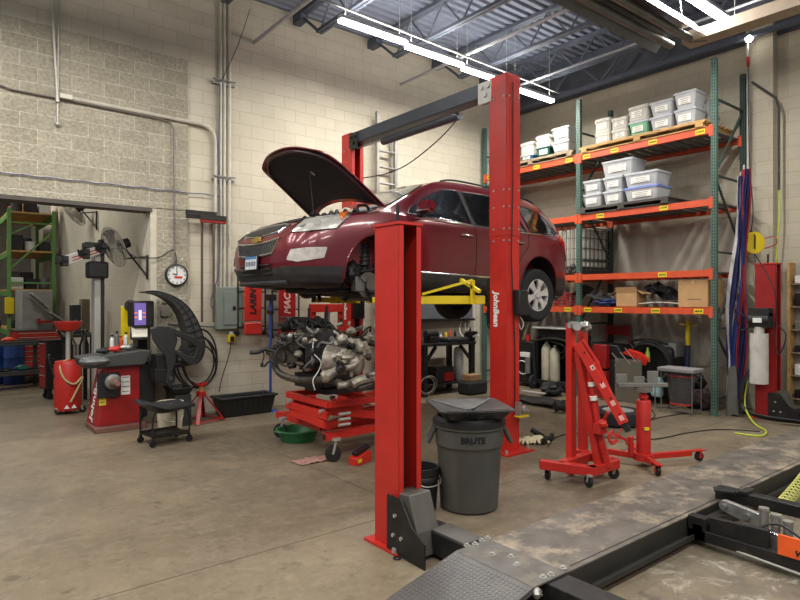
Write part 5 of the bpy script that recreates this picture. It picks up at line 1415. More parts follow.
for s in (-1, 1):
    c0 = Vector((UF, s * .72, .28))
    mb = MB(); mb.cyl(c0, c0 + Vector((0, s * .03, 0)), .16, n=32); mb.cyl(c0, c0 + Vector((0, s * .08, 0)), .07); hb = cb('brake_disc', mb, mat('disc_steel', (120, 112, 104), 0.4, metal=0.7))
    mb = MB(); mb.b2(c0.x - .2, c0.x - .06, c0.y - .04, c0.y + .06, c0.z - .08, c0.z + .1); cb('caliper', mb, GRY, hb, bevel=.01)
    mb = MB(); mb.cyl((UF, s * .66, .25), (UF + .03, s * .56, .8), .035); mb.lathe([(.05, 0), (.075, .03), (.07, .2), (.08, .3)], (UF + .02, s * .6, .5), (0.03, -s * .12, 1), n=16); cb('strut', mb, BLKM)
    mb = MB(); P = []
    for i in range(60):
        a = i / 10 * 2 * PI; q = i / 60; P.append((UF + .02 + .085 * math.cos(a), s * (.6 - q * .04) + .085 * math.sin(a), .5 + q * .3))
    mb.tube(P, .009, n=5); cb('coil_spring', mb, BLK)
    mb = MB(); mb.bar((UF, s * .7, .16), (UF + .1, s * .3, .2), .06, .04); mb.tube([(UF, s * .7, .28), (UF, s * .45, .26), (UF - .05, s * .3, .1)], .025); mb.tube([(UF - .1, s * .8, .3), (UF - .2, s * .75, .45), (UF - .15, s * .6, .6)], .008, k=4); cb('control_arm', mb, BLKM)
    mb = MB(); mb.lump((UF - .18, s * .66, .42), .11, (1, .7, 1.2), 5, .5); mb.tube([(UF - .18, s * .66, .42), (UF + .22, s * .64, .5)], .03); mb.lump((UF + .22, s * .64, .5), .10, (1, .7, 1.4), 8, .5); bs_ = None; cb('splash_part', mb, BLK)
# ---- open hood ----
H1, H2 = CI @ Vector((4.58, 5.87, 2.93)), None
hu, hw_, HWR, HLN, ANG = 1.30, 1.235, .84, 1.25, math.radians(32)
def hoodpt(a, b, t=0.0):
    """a 0..1 from hinge to nose, b -1..1 across"""
    wid = HWR * (1 - .10 * a) if a < .6 else HWR * (.94 - .05 * (a - .6) / .4 - .13 * ((a - .6) / .4) ** 3)
    L = a * HLN * (1 - .10 * abs(b) ** 2.5 * a)
    curve = .07 * math.sin(PI * min(1, a * .95)) - .05 * a ** 6 + .035 * (1 - b * b) 
    back = -.20 * (1 - a) ** 2 * (1 - b * b)              # rear edge bows towards the glass
    x = -(L - back); z = curve + t
    return Vector((hu + x * math.cos(ANG) - z * math.sin(ANG) * -1 * -1, b * wid, hw_ + -x * math.sin(ANG) + z * math.cos(ANG)))
mb = MB().grid(lambda a, b: hoodpt(a, b * 2 - 1), 20, 22, 0.014)
hood = cb('hood', mb, PAINT, smooth=50)
mb = MB().grid(lambda a, b: hoodpt(.07 + a * .86, (b * 2 - 1) * .9, -.022), 20, 18, 0.012)
cb('hood_liner', mb, mat('hood_liner', (30, 29, 31), 0.8, var=0.2, bump=0.3, scale=20), hood, smooth=50)
mb = MB()
mb.tube([hoodpt(.05, -.93, -.03), hoodpt(.5, -.93, -.035), hoodpt(.8, -.86, -.035), hoodpt(.955, -.5, -.03), hoodpt(.965, 0, -.03), hoodpt(.955, .5, -.03), hoodpt(.8, .86, -.035), hoodpt(.5, .93, -.035), hoodpt(.05, .93, -.03)], .02, k=5)
cb('hood_rim', mb, mat('hood_under_paint', (52, 22, 27), 0.4), hood)
mb = MB(); mb.tube([Vector((.62, -.3, 1.08)), hoodpt(.55, -.15, -.03)], .004); cb('hood_prop', mb, BLK, hood)
mb = MB(); mb.bar(hoodpt(.5, -.2, -.04), hoodpt(.56, -.2, -.04), .02); cb('prop_clip', mb, GALV, hood)
# =====================================================================  ENGINE ON THE RED LIFT TABLE
def frame_tube(t, name, segs, w, h, mt, **k):
    m = MB()
    for a, b in segs: m.bar(a, b, w, h)
    if name in ('scissor_arm', 'boom_sticker', 'mast_brace'): return bsplit(name, m, mt, t, smooth=0, bevel=0.004, **k)
    return build(name, m, mt, t, smooth=0, bevel=0.004, **k)
def caster(t, c, r=0.05, w=0.03, mt=None, top=None, ang=0.0, name='caster'):
    c = Vector(c); d = Vector((math.cos(ang), math.sin(ang), 0)); s = Vector((-d.y, d.x, 0))
    m = MB(); q = Vector((c.x, c.y, r + 0.002)) + d * r * 0.4
    m.lathe([(r * 0.7, -w / 2), (r, -w / 2 + 0.004), (r, w / 2 - 0.004), (r * 0.7, w / 2)], q, s, n=20)
    o = build(name, m, mt or BLK, t)
    m = MB(); tp = top if top is not None else r * 2.3
    for k in (-1, 1): m.bar(q + s * k * (w / 2 + 0.004), Vector((c.x, c.y, tp)) + s * k * (w / 2 + 0.004), 0.025, 0.005, up=s)
    m.cyl((c.x, c.y, tp - 0.01), (c.x, c.y, tp + 0.012), r * 0.6); m.cyl(q - s * (w / 2 + 0.008), q + s * (w / 2 + 0.008), 0.008)
    build('fork', m, GALV, o)
    return o
TX0, TX1, TY0, TY1, TZ = 3.5, 4.75, 5.62, 6.56, 0.65
t = thing('lift_table', 'red scissor lift table on casters carrying the removed engine', 'lift table', (4.1, 6.1, 0))
frame_tube(t, 'top_frame', [((TX0, TY0, TZ), (TX1, TY0, TZ)), ((TX0, TY1, TZ), (TX1, TY1, TZ)), ((TX0, TY0, TZ), (TX0, TY1, TZ)), ((TX1, TY0, TZ), (TX1, TY1, TZ)), ((4.1, TY0, TZ), (4.1, TY1, TZ))], 0.06, 0.07, REDB)
frame_tube(t, 'scissor_arm', [((TX0 + .02, TY0 + .1, TZ - .08), (TX1 - .1, TY0 + .1, .36)), ((TX0 + .02, TY1 - .1, TZ - .08), (TX1 - .1, TY1 - .1, .36))], 0.05, 0.09, REDB)
frame_tube(t, 'scissor_arm', [((TX1 - .02, TY0 + .16, TZ - .08), (TX0 + .05, TY0 + .16, .38)), ((TX1 - .02, TY1 - .16, TZ - .08), (TX0 + .05, TY1 - .16, .38))], 0.05, 0.09, RED)
frame_tube(t, 'side_rail', [((TX0 - .02, TY0 + .02, TZ - .12), (TX0 - .02, TY1 - .02, TZ - .12)), ((TX0 - .02, TY0 + .05, TZ - .22), (TX0 - .02, TY1 - .1, TZ - .19))], 0.04, 0.09, REDB)
frame_tube(t, 'base_frame', [((3.62, 5.95, .33), (4.8, 5.95, .33)), ((3.62, 6.75, .33), (4.8, 6.75, .33)), ((3.62, 5.95, .33), (3.62, 6.75, .33)), ((4.8, 5.95, .33), (4.8, 6.75, .33))], 0.07, 0.08, REDB)
frame_tube(t, 'outrigger', [((3.5, 5.72, .28), (4.5, 5.78, .28))], 0.08, 0.08, REDB)
frame_tube(t, 'outrigger', [((3.7, 7.25, .28), (4.2, 6.75, .3))], 0.08, 0.08, REDB)
build('outrigger_end', MB().box((3.498, 5.72, .28), (.006, .06, .06)), BLK, t)
m = MB()
for y in (TY0 + .1, TY1 - .1):
    for x in (TX0, 4.1): m.cyl((x - .06, y, TZ - .08), (x + .0, y, TZ - .08), .022, n=8)
for z in (.42, .48, .54): m.cyl((TX0 + .1, TY0 - .04, z), (TX0 + .25, TY0 - .04, z), .018, n=8)
bsplit('pivot_bolt', m, GALV, t)
for (x, y, r) in ((3.62, 5.66, .09), (3.72, 7.1, .09), (4.6, 5.8, .07), (4.7, 6.8, .07)): caster(t, (x, y, 0), r, .045, top=.25, ang=2.6)
# engine and gearbox
random.seed(21)
t = thing('engine', 'removed engine and gearbox with tangled hoses sitting on the red lift table', 'engine', (4.0, 6.15, TZ + 0.04))
DKM = mat('grimy_iron', (70, 64, 58), 0.55, metal=0.4, var=0.4, scale=14, bump=0.4, dirt=0.7, dirtc=(108, 96, 80))
DK2 = mat('dark_engine', (38, 37, 36), 0.55, metal=0.2, var=0.3, scale=12, bump=0.3)
def blk(name, c, d, mt, rz=0.0, bev=0.012, ribs=0, tilt=0.0):
    m = MB(); R = Matrix.Rotation(rz, 3, 'Z') @ Matrix.Rotation(tilt, 3, 'X'); m.box(c, d, R); c = Vector(c)
    for i in range(ribs):
        q = (i + .5) / ribs - .5; m.box(c + R @ Vector((q * d[0], 0, 0)), (d[0] / ribs * .3, d[1] * 1.08, d[2] * 1.06), R)
    for _ in range(5): 
        q = R @ Vector((rnd(-.4, .4) * d[0], -d[1] * .52, rnd(-.4, .4) * d[2])); m.cyl(c + q, c + q + R @ Vector((0, -.02, 0)), rnd(.008, .02), n=8)
    return build(name, m, mt, t, bevel=bev)
def E(px, py, dep): return D(px, py, dep)
blk('cylinder_block', E(325, 350, 7.4), (.5, .42, .42), DKM, .1, ribs=4)
blk('cylinder_head', E(318, 336, 7.4), (.5, .2, .2), DKM, .05, ribs=5, tilt=.5)
blk('cylinder_head', E(312, 340, 7.0), (.46, .2, .2), DKM, .1, ribs=6, tilt=-.5)
m = MB(); [m.lump(E(286 + 6.5 * k, 326 - (k % 2) * 3, 7.15), rnd(.06, .09), (1.2, 1, .8), k, .6, 14, 3) for k in range(7)]; [m.tube([E(284 + 7 * k, 326, 7.1), E(288 + 7 * k, 319, 7.1), E(293 + 7 * k, 327, 7.0)], .014, k=3) for k in range(6)]; build('intake_manifold', m, DK2, t)
blk('valve_cover', E(332, 343, 6.85), (.34, .12, .26), DK2, -.5, ribs=2)
blk('control_module', E(316, 353, 6.75), (.24, .05, .22), BLK, -.55)
blk('accessory_bracket', E(297, 352, 6.95), (.2, .2, .24), DKM, .3, ribs=2)
blk('oil_pan', E(325, 378, 7.2), (.6, .4, .16), DK2, .1)
m = MB(); c = E(297, 338, 6.9); m.lump(c, .10, (1.4, .7, .7), 3, .4); build('alternator', m, SIL, t)
c = E(344, 362, 6.5); ax = Vector((.5, -.6, -.1)).normalized()
m = MB(); m.lathe([(.17, -.2), (.16, -.12), (.11, .0), (.10, .08), (.13, .1), (.12, .18), (.06, .22)], c, ax, n=20)
for i in range(8):
    a = i * PI / 4; d_, u_, v_ = basis(ax); q = u_ * math.cos(a) + v_ * math.sin(a); m.bar(c - ax * .18 + q * .16, c + ax * .05 + q * .11, .018, .03)
CAST = mat('dirty_casting', (156, 148, 134), 0.5, metal=0.45, var=0.35, scale=18, bump=0.5, dirt=0.7, dirtc=(74, 62, 50)); m.lump(c + Vector((-.05, -.1, .06)), .1, (1, .8, .8), 4, .7, 18, 4); m.tube([c + Vector((-.1, -.12, -.05)), c + Vector((.0, -.2, -.02)), c + Vector((.12, -.16, .05))], .03, k=3); build('gearbox_housing', m, CAST, t)
m = MB(); c = E(355, 350, 6.6); m.lump(c, .13, (1.1, .8, .9), 9, .6, 18, 3); build('transfer_case', m, CAST, t)
m = MB(); c = E(333, 373, 6.35); m.tube([E(322, 378, 6.3), c, E(345, 366, 6.4), E(352, 358, 6.5)], [.05, .07, .06, .05], n=12, k=3); build('exhaust_outlet', m, CAST, t)
m = MB(); m.tube([E(352, 384, 6.3), E(360, 380, 6.35), E(372, 378, 6.5), E(384, 380, 6.6)], .05, k=3); m.cyl(E(338, 386, 6.3), E(376, 378, 6.5), .035); build('axle_shaft', m, CAST, t)
for a, b, r in ((285, 345, .07), (281, 356, .09), (292, 364, .055)):
    c = E(a, b, 6.95); m = MB(); ax = Vector((-1, -.35, 0)).normalized(); m.lathe([(r * .3, -.03), (r, -.028), (r * .9, -.01), (r * .9, .01), (r, .028), (r * .3, .03)], c, ax, n=20); build('pulley', m, DKM, t)
m = MB(); m.tube([E(283, 345, 6.9), E(276, 357, 6.9), E(285, 366, 6.9), E(296, 362, 6.9), E(293, 345, 6.9)], .012, k=4, closed=True); build('drive_belt', m, BLK, t)
m = MB(); m.tube([E(272, 352, 7.0), E(278, 372, 7.0), E(300, 380, 6.8), E(330, 380, 6.4), E(360, 388, 6.4), E(385, 372, 6.7)], .04, k=4); m.tube([E(268, 353, 7.3), E(290, 340, 7.6), E(330, 335, 7.9), E(380, 345, 7.8)], .04, k=4); build('subframe', m, DKM, t)
m = MB(); m.tube([E(250, 352.5, 7.0), E(258, 352, 7.0), E(266, 349, 7.0), E(276, 352, 7.0), E(284, 350, 7.0)], .025, k=4); m.tube([E(277, 365, 6.9), E(270, 361, 7), E(264, 367, 7.0)], .012, k=3); build('steering_link', m, DK2, t)
m = MB(); m.tube([E(262, 349, 7.0), E(264, 356, 7.0), E(262, 363, 7.0)], .008, k=3); m.cyl(E(262, 363, 7.0), E(262, 367, 7.0), .018); build('sensor_lead', m, DK2, t)
m = MB(); m.lathe([(.04, 0), (.035, .15), (.05, .3)], E(316, 384, 7.0), (0, 0, 1), n=12); build('oil_filter', m, DK2, t)
for i in range(34):
    a, b = rnd(282, 366), rnd(322, 366); dp = rnd(6.6, 7.3); P = [E(a, b, dp)]
    for _ in range(4): a += rnd(-12, 12); b += rnd(-9, 10); P.append(E(max(276, min(370, a)), max(318, min(380, b)), dp - rnd(0, .15)))
    m = MB().tube(P, rnd(.006, .018), k=4, n=6); build('hose', m, DK2 if i % 3 else GRY, t)
for i in range(52):
    c = E(rnd(282, 368), rnd(322, 376), rnd(6.4, 6.9)) if i < 30 else E(rnd(330, 370), rnd(335, 378), rnd(6.25, 6.5)); m = MB()
    if i % 2: m.cyl(c, c + Vector((rnd(-.06, .06), rnd(-.08, 0), rnd(-.05, .08))), rnd(.015, .035), n=10)
    else: m.lump(c, rnd(.03, .06), (rnd(.7, 1.3), rnd(.7, 1.3), rnd(.6, 1.2)), i, .5, 12)
    build('fitting', m, (CAST, DKM, DK2, CAST)[i % 4], t)
m = MB(); m.tube([E(314, 338, 6.6), E(313, 352, 6.6), E(321, 362, 6.6), E(318, 372, 6.55), E(313, 380, 6.5), E(315, 390, 6.5)], .007, k=5); build('white_cable', m, WHT, t)
for (a, b, c_, d_) in ((309, 325, 309, 308), (326, 322, 327, 306), (342, 326, 341, 318)):
    m = MB(); m.tube([E(a, b, 7.2), E(c_, d_, 7.2)], .018); build('standpipe', m, DK2, t)
build('drip_pan', MB().prism([(6.0, TZ + .04), (6.0, TZ + .1), (6.5, TZ + .1), (6.5, TZ + .04)], 'x', 3.7, 4.5), BLK, t, smooth=0)
# green basin, cloth, small red jack
g = G(298, 440)
t = thing('drain_basin', 'green round plastic drain basin on the floor beside the lift table', 'basin', g)
build('basin_body', MB().lathe([(.21, .002), (.25, .1), (.265, .13), (.285, .135), (.285, .15), (.255, .15), (.24, .12), (.2, .02), (.01, .015)], g, n=36), mat('basin_green', (42, 104, 62), 0.45, dirt=0.3), t)
m = MB()
for s in (-1, 1): m.tube([g + Vector((s * .27, -.06, .14)), g + Vector((s * .32, 0, .15)), g + Vector((s * .27, .06, .14))], .012, k=4)
build('basin_handle', m, mat('basin_green', (42, 104, 62), 0.45), t)
def cloth_patch(name, lab, cat, c, L, W, mt, seed, hgt=.03):
    c = Vector(c)
    def f(a, b):
        r = Vector(((a - .5) * L, (b - .5) * W, 0)); k = noise.noise(Vector((a * 5 + seed, b * 4, 0)))
        return c + r + Vector((k * .05, noise.noise(Vector((a * 3, b * 3 + seed, 2))) * .04, .008 + hgt * (abs(k) + .3 * abs(noise.noise(Vector((a * 11, b * 9, seed)))))))
    return solo(name, MB().grid(f, 20, 14, .004), mt, lab, cat, smooth=60)
cloth_patch('shop_rag', 'crumpled pinkish rag on the floor in front of the green basin', 'rag', G(313, 461), .42, .22, mat('rag_pink', (158, 118, 106), 0.9), 2)
g = G(360, 463)
t = thing('bottle_jack', 'small red jack with black top lying at the foot of the near red post', 'jack', g, .3)
m = MB(); m.prism([(-.13, .0), (-.13, .08), (.05, .12), (.13, .12), (.13, .0)], 'y', -.06, .06); build('body', m, REDB, t, world=False, bevel=.006)
m = MB(); m.bar((-.1, 0, .12), (.14, 0, .16), .07, .035); m.cyl((.1, 0, .13), (.1, 0, .2), .02); build('top_arm', m, BLKM, t, world=False, bevel=.004)
m = MB(); m.box((-.08, -.062, .05), (.07, .003, .04)); build('yellow_sticker', m, YELS, t, world=False)
# blue support stand
p = G(270.5, 411)
t = thing('support_pole', 'thin blue steel support pole on a round foot between the creepers', 'stand', p)
build('pole', MB().cyl(p, (p.x, p.y, 1.85), .022), BLUE, t)
build('foot', MB().lathe([(.12, 0), (.11, .015), (.03, .03)], p), BLUE, t)
m = MB(); m.box((p.x, p.y, 1.84), (.16, .1, .1)); m.cyl((p.x, p.y - .06, 1.6), (p.x, p.y + .06, 1.6), .035); build('clamp_head', m, BLK, t)
def jack_stand(lab, g, h=.42, w=.17, ratchet=SIL, rz=0.0):
    t = thing('jack_stand', lab, 'jack stand', g, rz, 'red jack stands')
    m = MB()
    for sx in (-1, 1):
        for sy in (-1, 1): m.bar((sx * w, sy * w, 0.004), (sx * .035, sy * .035, h * .82), .05, .016, up=(sx, sy, 0))
    build('leg_frame', m, REDD, t, world=False, smooth=0)
    m = MB()
    for s in (-1, 1): m.bar((s * w * .93, -w * .93, .03), (s * w * .93, w * .93, .03), .03, .012); m.bar((-w * .93, s * w * .93, .03), (w * .93, s * w * .93, .03), .03, .012)
    build('foot_rail', m, RED, t, world=False, smooth=0)
    build('collar', MB().b2(-.05, .05, -.05, .05, h * .76, h * .92), RED, t, world=False, bevel=.006)
    m = MB(); m.b2(-.022, .022, -.022, .022, h * .8, h * 1.12); build('ratchet_bar', m, ratchet, t, world=False)
    m = MB(); m.prism([(-.09, h * 1.16), (-.07, h * 1.2), (0, h * 1.12), (.07, h * 1.2), (.09, h * 1.16), (.04, h * 1.07), (-.04, h * 1.07)], 'y', -.03, .03); build('saddle', m, RED, t, world=False, smooth=0)
    return t
g = G(201, 421); jack_stand('large red jack stand on the floor in front of the long black tub', (g.x, g.y, 0), .48, .24, mat('orange_rust', (190, 140, 90), 0.7), .3)
g = G(282, 403); jack_stand('small red jack stand near the blue pole, left of a pair', (g.x, g.y, 0), .33, .12, SIL, .2)
g = G(296, 402); jack_stand('small red jack stand near the blue pole, right of a pair', (g.x, g.y, 0), .34, .12, SIL, .5)
# long black tub along the wall
a, b = PY(216, 415, 8.92), PY(272, 412, 8.92)
t = thing('long_tub', 'long black plastic tub lying along the foot of the block wall', 'tub', ((a.x + b.x) / 2, 8.95, 0))
def tubring(k, z, dx=0): return [(x, y, z) for x, y in ((a.x + dx, 8.72 + k), (a.x + dx, 9.16 - k), (b.x - dx, 9.16 - k), (b.x - dx, 8.72 + k))]
m = MB(); m.rings([tubring(.07, .004, .08), tubring(.03, .27, .02), tubring(0, .28, -.01), tubring(0, .31, -.01), tubring(.05, .31, .05), tubring(.11, .03, .12)]); build('tub_body', m, mat('tub_black', (30, 31, 32), 0.5, var=.2), t, bevel=.01)
m = MB()
for i in range(9): x = a.x + .12 + i * (b.x - a.x - .24) / 8; m.bar((x, 8.79, .03), (x, 8.745, .27), .03, .015)
build('tub_rib', m, mat('tub_black', (30, 31, 32), 0.5), t)
# shop press behind the engine
p0, p1 = PY(289, 400, 8.85), PY(326, 400, 8.85)
t = thing('shop_press', 'red steel shop press frame standing behind the engine', 'press', ((p0.x + p1.x) / 2, 8.85, 0))
frame_tube(t, 'upright', [((p0.x + .45, 8.85, 0.0), (p0.x + .45, 8.85, 1.72))], .1, .06, RED); frame_tube(t, 'upright', [((p1.x + .3, 8.85, 0.0), (p1.x + .3, 8.85, 1.72))], .1, .06, RED)
frame_tube(t, 'crossbar', [((p0.x + .4, 8.85, 1.66), (p1.x + .36, 8.85, 1.66))], .1, .14, RED); frame_tube(t, 'crossbar', [((p0.x + .4, 8.85, .75), (p1.x + .36, 8.85, .75))], .12, .12, RED)
xm = (p0.x + p1.x + .75) / 2
build('ram', MB().cyl((xm, 8.85, 1.15), (xm, 8.85, 1.6), .05), GRY, t); build('foot', MB().b2(p0.x + .4, p0.x + .5, 8.62, 9.08, 0, .06), RED, t); build('foot', MB().b2(p1.x + .25, p1.x + .35, 8.62, 9.08, 0, .06), RED, t)
# red tool chest corner on wall behind engine
a, b = PY(321, 303, 8.55), PY(345, 330, 8.55)
# =====================================================================  WHEEL BALANCER GROUP
BY = 8.95
a, b = PY(95, 431, BY), PY(140, 431, BY)
t = thing('wheel_balancer', 'red wheel balancer with black top, shaft cone and white side lettering', 'wheel balancer', ((a.x + b.x) / 2, BY + .3, 0))
zt_ = PY(118, 366, BY).z
xl0, xl1 = PY(96, 420, BY).x, PY(104, 366, BY).x; xr = PY(140, 400, BY).x
sd = .5
m = MB(); bl, tl = PY(98, 429, BY), PY(106, 366, BY)
m.rings([[(bl.x, BY, .07), (xr, BY, .07), (xr, BY + sd, .07), (bl.x - .05, BY + sd, .07), (bl.x - .03, BY + .1, .07)], [(tl.x, BY, zt_), (xr, BY, zt_), (xr, BY + sd, zt_), (tl.x + .0, BY + sd, zt_), (tl.x - .01, BY + .1, zt_)]])
bd = build('cabinet', m, REDD, t, smooth=0, bevel=.01)
build('base_plinth', MB().b2(bl.x - .06, xr + .06, BY - .12, BY + sd, 0, .07), mat('plinth', (120, 80, 70), .6, dirt=.5), t, bevel=.008)
# vertical lettering up the slanted left flank
p0 = Vector((bl.x - .04, BY + .28, .07)); p1 = Vector((tl.x - .005, BY + .28, zt_)); dv = (p1 - p0).normalized(); wv = Vector((-.04, 1, 0)).normalized(); nv = dv.cross(wv); wv = nv.cross(dv)
mid = (p0 + p1) / 2 + nv * .008 * (1 if nv.x < 0 else -1)
M = Matrix(((dv.x, wv.x, nv.x, mid.x), (dv.y, wv.y, nv.y, mid.y), (dv.z, wv.z, nv.z, mid.z), (0, 0, 0, 1)))
build('lettering', MB().text('JohnBean', .19, M, bold=.004, shear=.1), WTXT, bd, smooth=0)
m = MB(); c = PY(108, 385, BY); m.b2(c.x - .14, c.x + .14, BY - .06, BY, c.z - .17, c.z + .17); build('shaft_housing', m, BLK, t, bevel=.01)
c = PY(111, 381, BY); m = MB(); m.lathe([(.05, 0), (.10, .02), (.105, .08), (.09, .1), (.06, .11), (.045, .24), (.035, .26)], Vector((c.x, BY - .04, c.z)), (0, -1, 0), n=24); sh = build('wheel_flange', m, GRY, t)
m = MB(); m.lathe([(.06, .11), (.055, .2), (.03, .26), (.03, .33)], Vector((c.x, BY - .04, c.z)), (0, -1, 0), n=16); build('shaft_cone', m, mat('copper_cone', (170, 120, 104), .35, metal=.5), sh)
for (x0, y0, x1, y1, cm, nm) in ((121, 376, 130, 394, PAPER, 'white_notice'), (99, 397, 106, 405, YELS, 'yellow_sticker')):
    a, b = PY(x0, y0, BY), PY(x1, y1, BY); k = build(nm, MB().b2(a.x, b.x, BY - .006, BY, b.z, a.z), cm, bd, smooth=0)
    m = MB(); n = 4 if nm[0] == 'w' else 2
    for i in range(n): z = b.z + (a.z - b.z) * (i + .6) / n; m.b2(a.x + .01, b.x - .015, BY - .008, BY - .006, z, z + .012)
    build('notice_line', m, mat('grey_ink', (120, 118, 116), 0.8), k, smooth=0)
# black sloping weight tray top
m = MB(); m.prism([(xl1 - .25, zt_), (xl1 - .3, zt_ + .13), (xr - .02, zt_ + .22), (xr + .14, zt_ + .2), (xr + .04, zt_)], 'y', BY - .12, BY + .48); build('weight_tray', m, DGR, t, bevel=.02)
m = MB(); m.ball(PY(95, 361, BY - .05), .2, 16, (1, .8, .35)); build('tray_bowl', m, mat('worn_grey', (96, 98, 96), .4), t)
build('back_column', MB().b2(xr + .02, xr + .16, BY + .2, BY + .46, .1, PY(150, 320, BY).z), BLK, t, bevel=.01)
build('side_box', MB().b2(xr, PY(156, 385, BY).x, BY + .05, BY + .45, .32, zt_), mat('balancer_black', (34, 34, 35), .5), t, bevel=.02)
a, b = PY(133, 303, BY), PY(147, 327, BY)
mo = build('monitor', MB().b2(a.x, b.x + .1, BY + .0, BY + .3, b.z, a.z + .03), BLK, t, bevel=.02)
build('screen', MB().b2(a.x + .02, b.x - .015, BY - .006, BY, b.z + .03, a.z - .0), emis('screen_glow', (104, 84, 150), .75), mo, smooth=0)
m = MB(); cx, cz = (a.x + b.x) / 2, (a.z + b.z) / 2
m.b2(cx - .02, cx + .02, BY - .009, BY - .006, cz - .07, cz + .07)
build('screen_bar', m, emis('screen_white', (210, 215, 235), .7), mo, smooth=0)
m = MB()
for s in (-1, 1):
    for q in (-.04, .02): m.b2(cx + s * .055 - .022, cx + s * .055 + .022, BY - .009, BY - .006, cz + q, cz + q + .02)
build('screen_mark', m, emis('screen_orange', (226, 120, 90), .6), mo, smooth=0)
a, b = PY(129, 328, BY), PY(145, 337, BY)
m = MB(); m.rings([[(a.x, BY - .12, b.z - .03), (b.x + .02, BY - .12, b.z - .03), (b.x + .08, BY + .12, b.z - .03), (a.x + .04, BY + .12, b.z - .03)], [(a.x, BY - .12, b.z), (b.x + .02, BY - .12, b.z), (b.x + .08, BY + .12, a.z + .02), (a.x + .05, BY + .12, a.z + .02)]]); kb = build('keypad', m, BLK, t, bevel=.006)
m = MB(); m.rings([[(a.x + .01, BY - .115, b.z + .006), (b.x, BY - .115, b.z + .006), (b.x + .06, BY + .1, a.z + .014), (a.x + .055, BY + .1, a.z + .014)], [(a.x + .01, BY - .119, b.z + .012), (b.x, BY - .119, b.z + .012), (b.x + .06, BY + .096, a.z + .02), (a.x + .055, BY + .096, a.z + .02)]]); build('key_sheet', m, mat('key_sheet', (200, 196, 180), .6, var=.3, scale=60), kb, smooth=0)
# wheel guard (big curved hood) with its bracket
HY = 8.72
t2 = thing('wheel_guard', 'big curved black plastic wheel guard with ribbed inside raised over the balancer', 'wheel guard', (PY(160, 350, HY).x, HY, .8))
outer = [(145, 291.5), (156, 291), (168, 294), (180, 300), (190, 309), (198, 322), (203, 336), (205, 346), (203, 356), (199, 362)]
inner = [(145, 292.5), (156, 294), (166, 298), (175, 305), (182, 315), (186, 327), (188, 340), (188, 352), (190, 360), (196, 364)]
def wg(pts, y): return [PY(a_, b_, y) for a_, b_ in pts]
m = MB(); O = catmull(wg(outer, HY), 4); I = catmull(wg(inner, HY), 4)
m.rings([[o_, o_ + Vector((0, .30, 0)), i_ + Vector((0, .30, 0)), i_] for o_, i_ in zip(O, I)])
wgp = build('guard_shell', m, DGR, t2, smooth=30)
m = MB()
for k in range(4, len(O) - 3, 2): m.bar(I[k] + Vector((0, -.004, 0)), O[k] + Vector((0, -.004, 0)), .012, .01)
m.tube([p + Vector((0, -.004, 0)) for p in O], .008, n=5); m.tube([p * .5 + q * .5 + Vector((0, -.006, 0)) for p, q in zip(O, I)][6:], .007, n=5)
build('guard_rib', m, BLK, wgp)
def plate(pts, y, th, name, mt, par, bev=.01):
    P = wg(pts, y); m = MB(); m.rings([P, [p + Vector((0, th, 0)) for p in P]]); return build(name, m, mt, par, smooth=0, bevel=bev)
plate([(151, 329), (159, 326), (168, 326.5), (176, 329), (178, 340), (175, 350), (176, 362), (172, 372), (174, 383), (170, 387), (166, 383), (168, 370), (166, 357), (158, 347), (153, 339)], HY - .16, .05, 'bracket_plate', mat('guard_bracket', (40, 41, 42), .5), t2)
plate([(174, 328), (184, 333), (196, 338), (205, 345), (203, 354), (198, 364), (190, 365), (174, 353), (174, 349), (189, 356), (194, 357), (197, 347), (186, 340), (175, 335)], HY - .17, .05, 'bracket_arm', mat('guard_bracket', (40, 41, 42), .5), t2)
plate([(155, 369), (175, 369), (175, 381), (170, 386), (156, 382)], HY - .1, .3, 'pivot_box', BLK, t2)
m = MB(); m.cyl(PY(171, 379, HY - .18), PY(171, 379, HY - .1), .035); m.tube([PY(165, 366, HY), PY(185, 363, HY), PY(198, 360, HY)], .05); m.b2(PY(155, 360, HY).x, PY(166, 370, HY).x, HY - .08, HY + .2, PY(155, 370, HY).z, PY(155, 355, HY).z); build('pivot_arm', m, BLK, t2, bevel=.006)
# coil of black hose on the wall
for i, (cx, cy, rx, ry) in enumerate(((197, 362, 20, 26), (198, 360, 16, 24), (195, 365, 21, 22), (200, 358, 17, 29))):
    P = [PY(cx + rx * math.cos(a_), cy + ry * math.sin(a_), 9.12 - .02 * i) for a_ in [2 * PI * k / 28 for k in range(28)]]
    if i == 0: th_ = thing('coiled_hose', 'coil of black air hose hanging on the wall beside the wheel guard', 'hose', (P[0].x, 9.1, P[0].z))
    build('hose_loop', MB().tube(P, .014, closed=True), BLK, th_)
solo('wall_outlet', MB().box(wallA(165, 311, .05), (.14, .1, .16)).box(wallA(165, 300, .04), (.1, .06, .1)), mat('outlet_grey', (136, 130, 116), .6), 'small grey electrical box on the split-face wall beside the clock foot', 'outlet', bevel=.008)
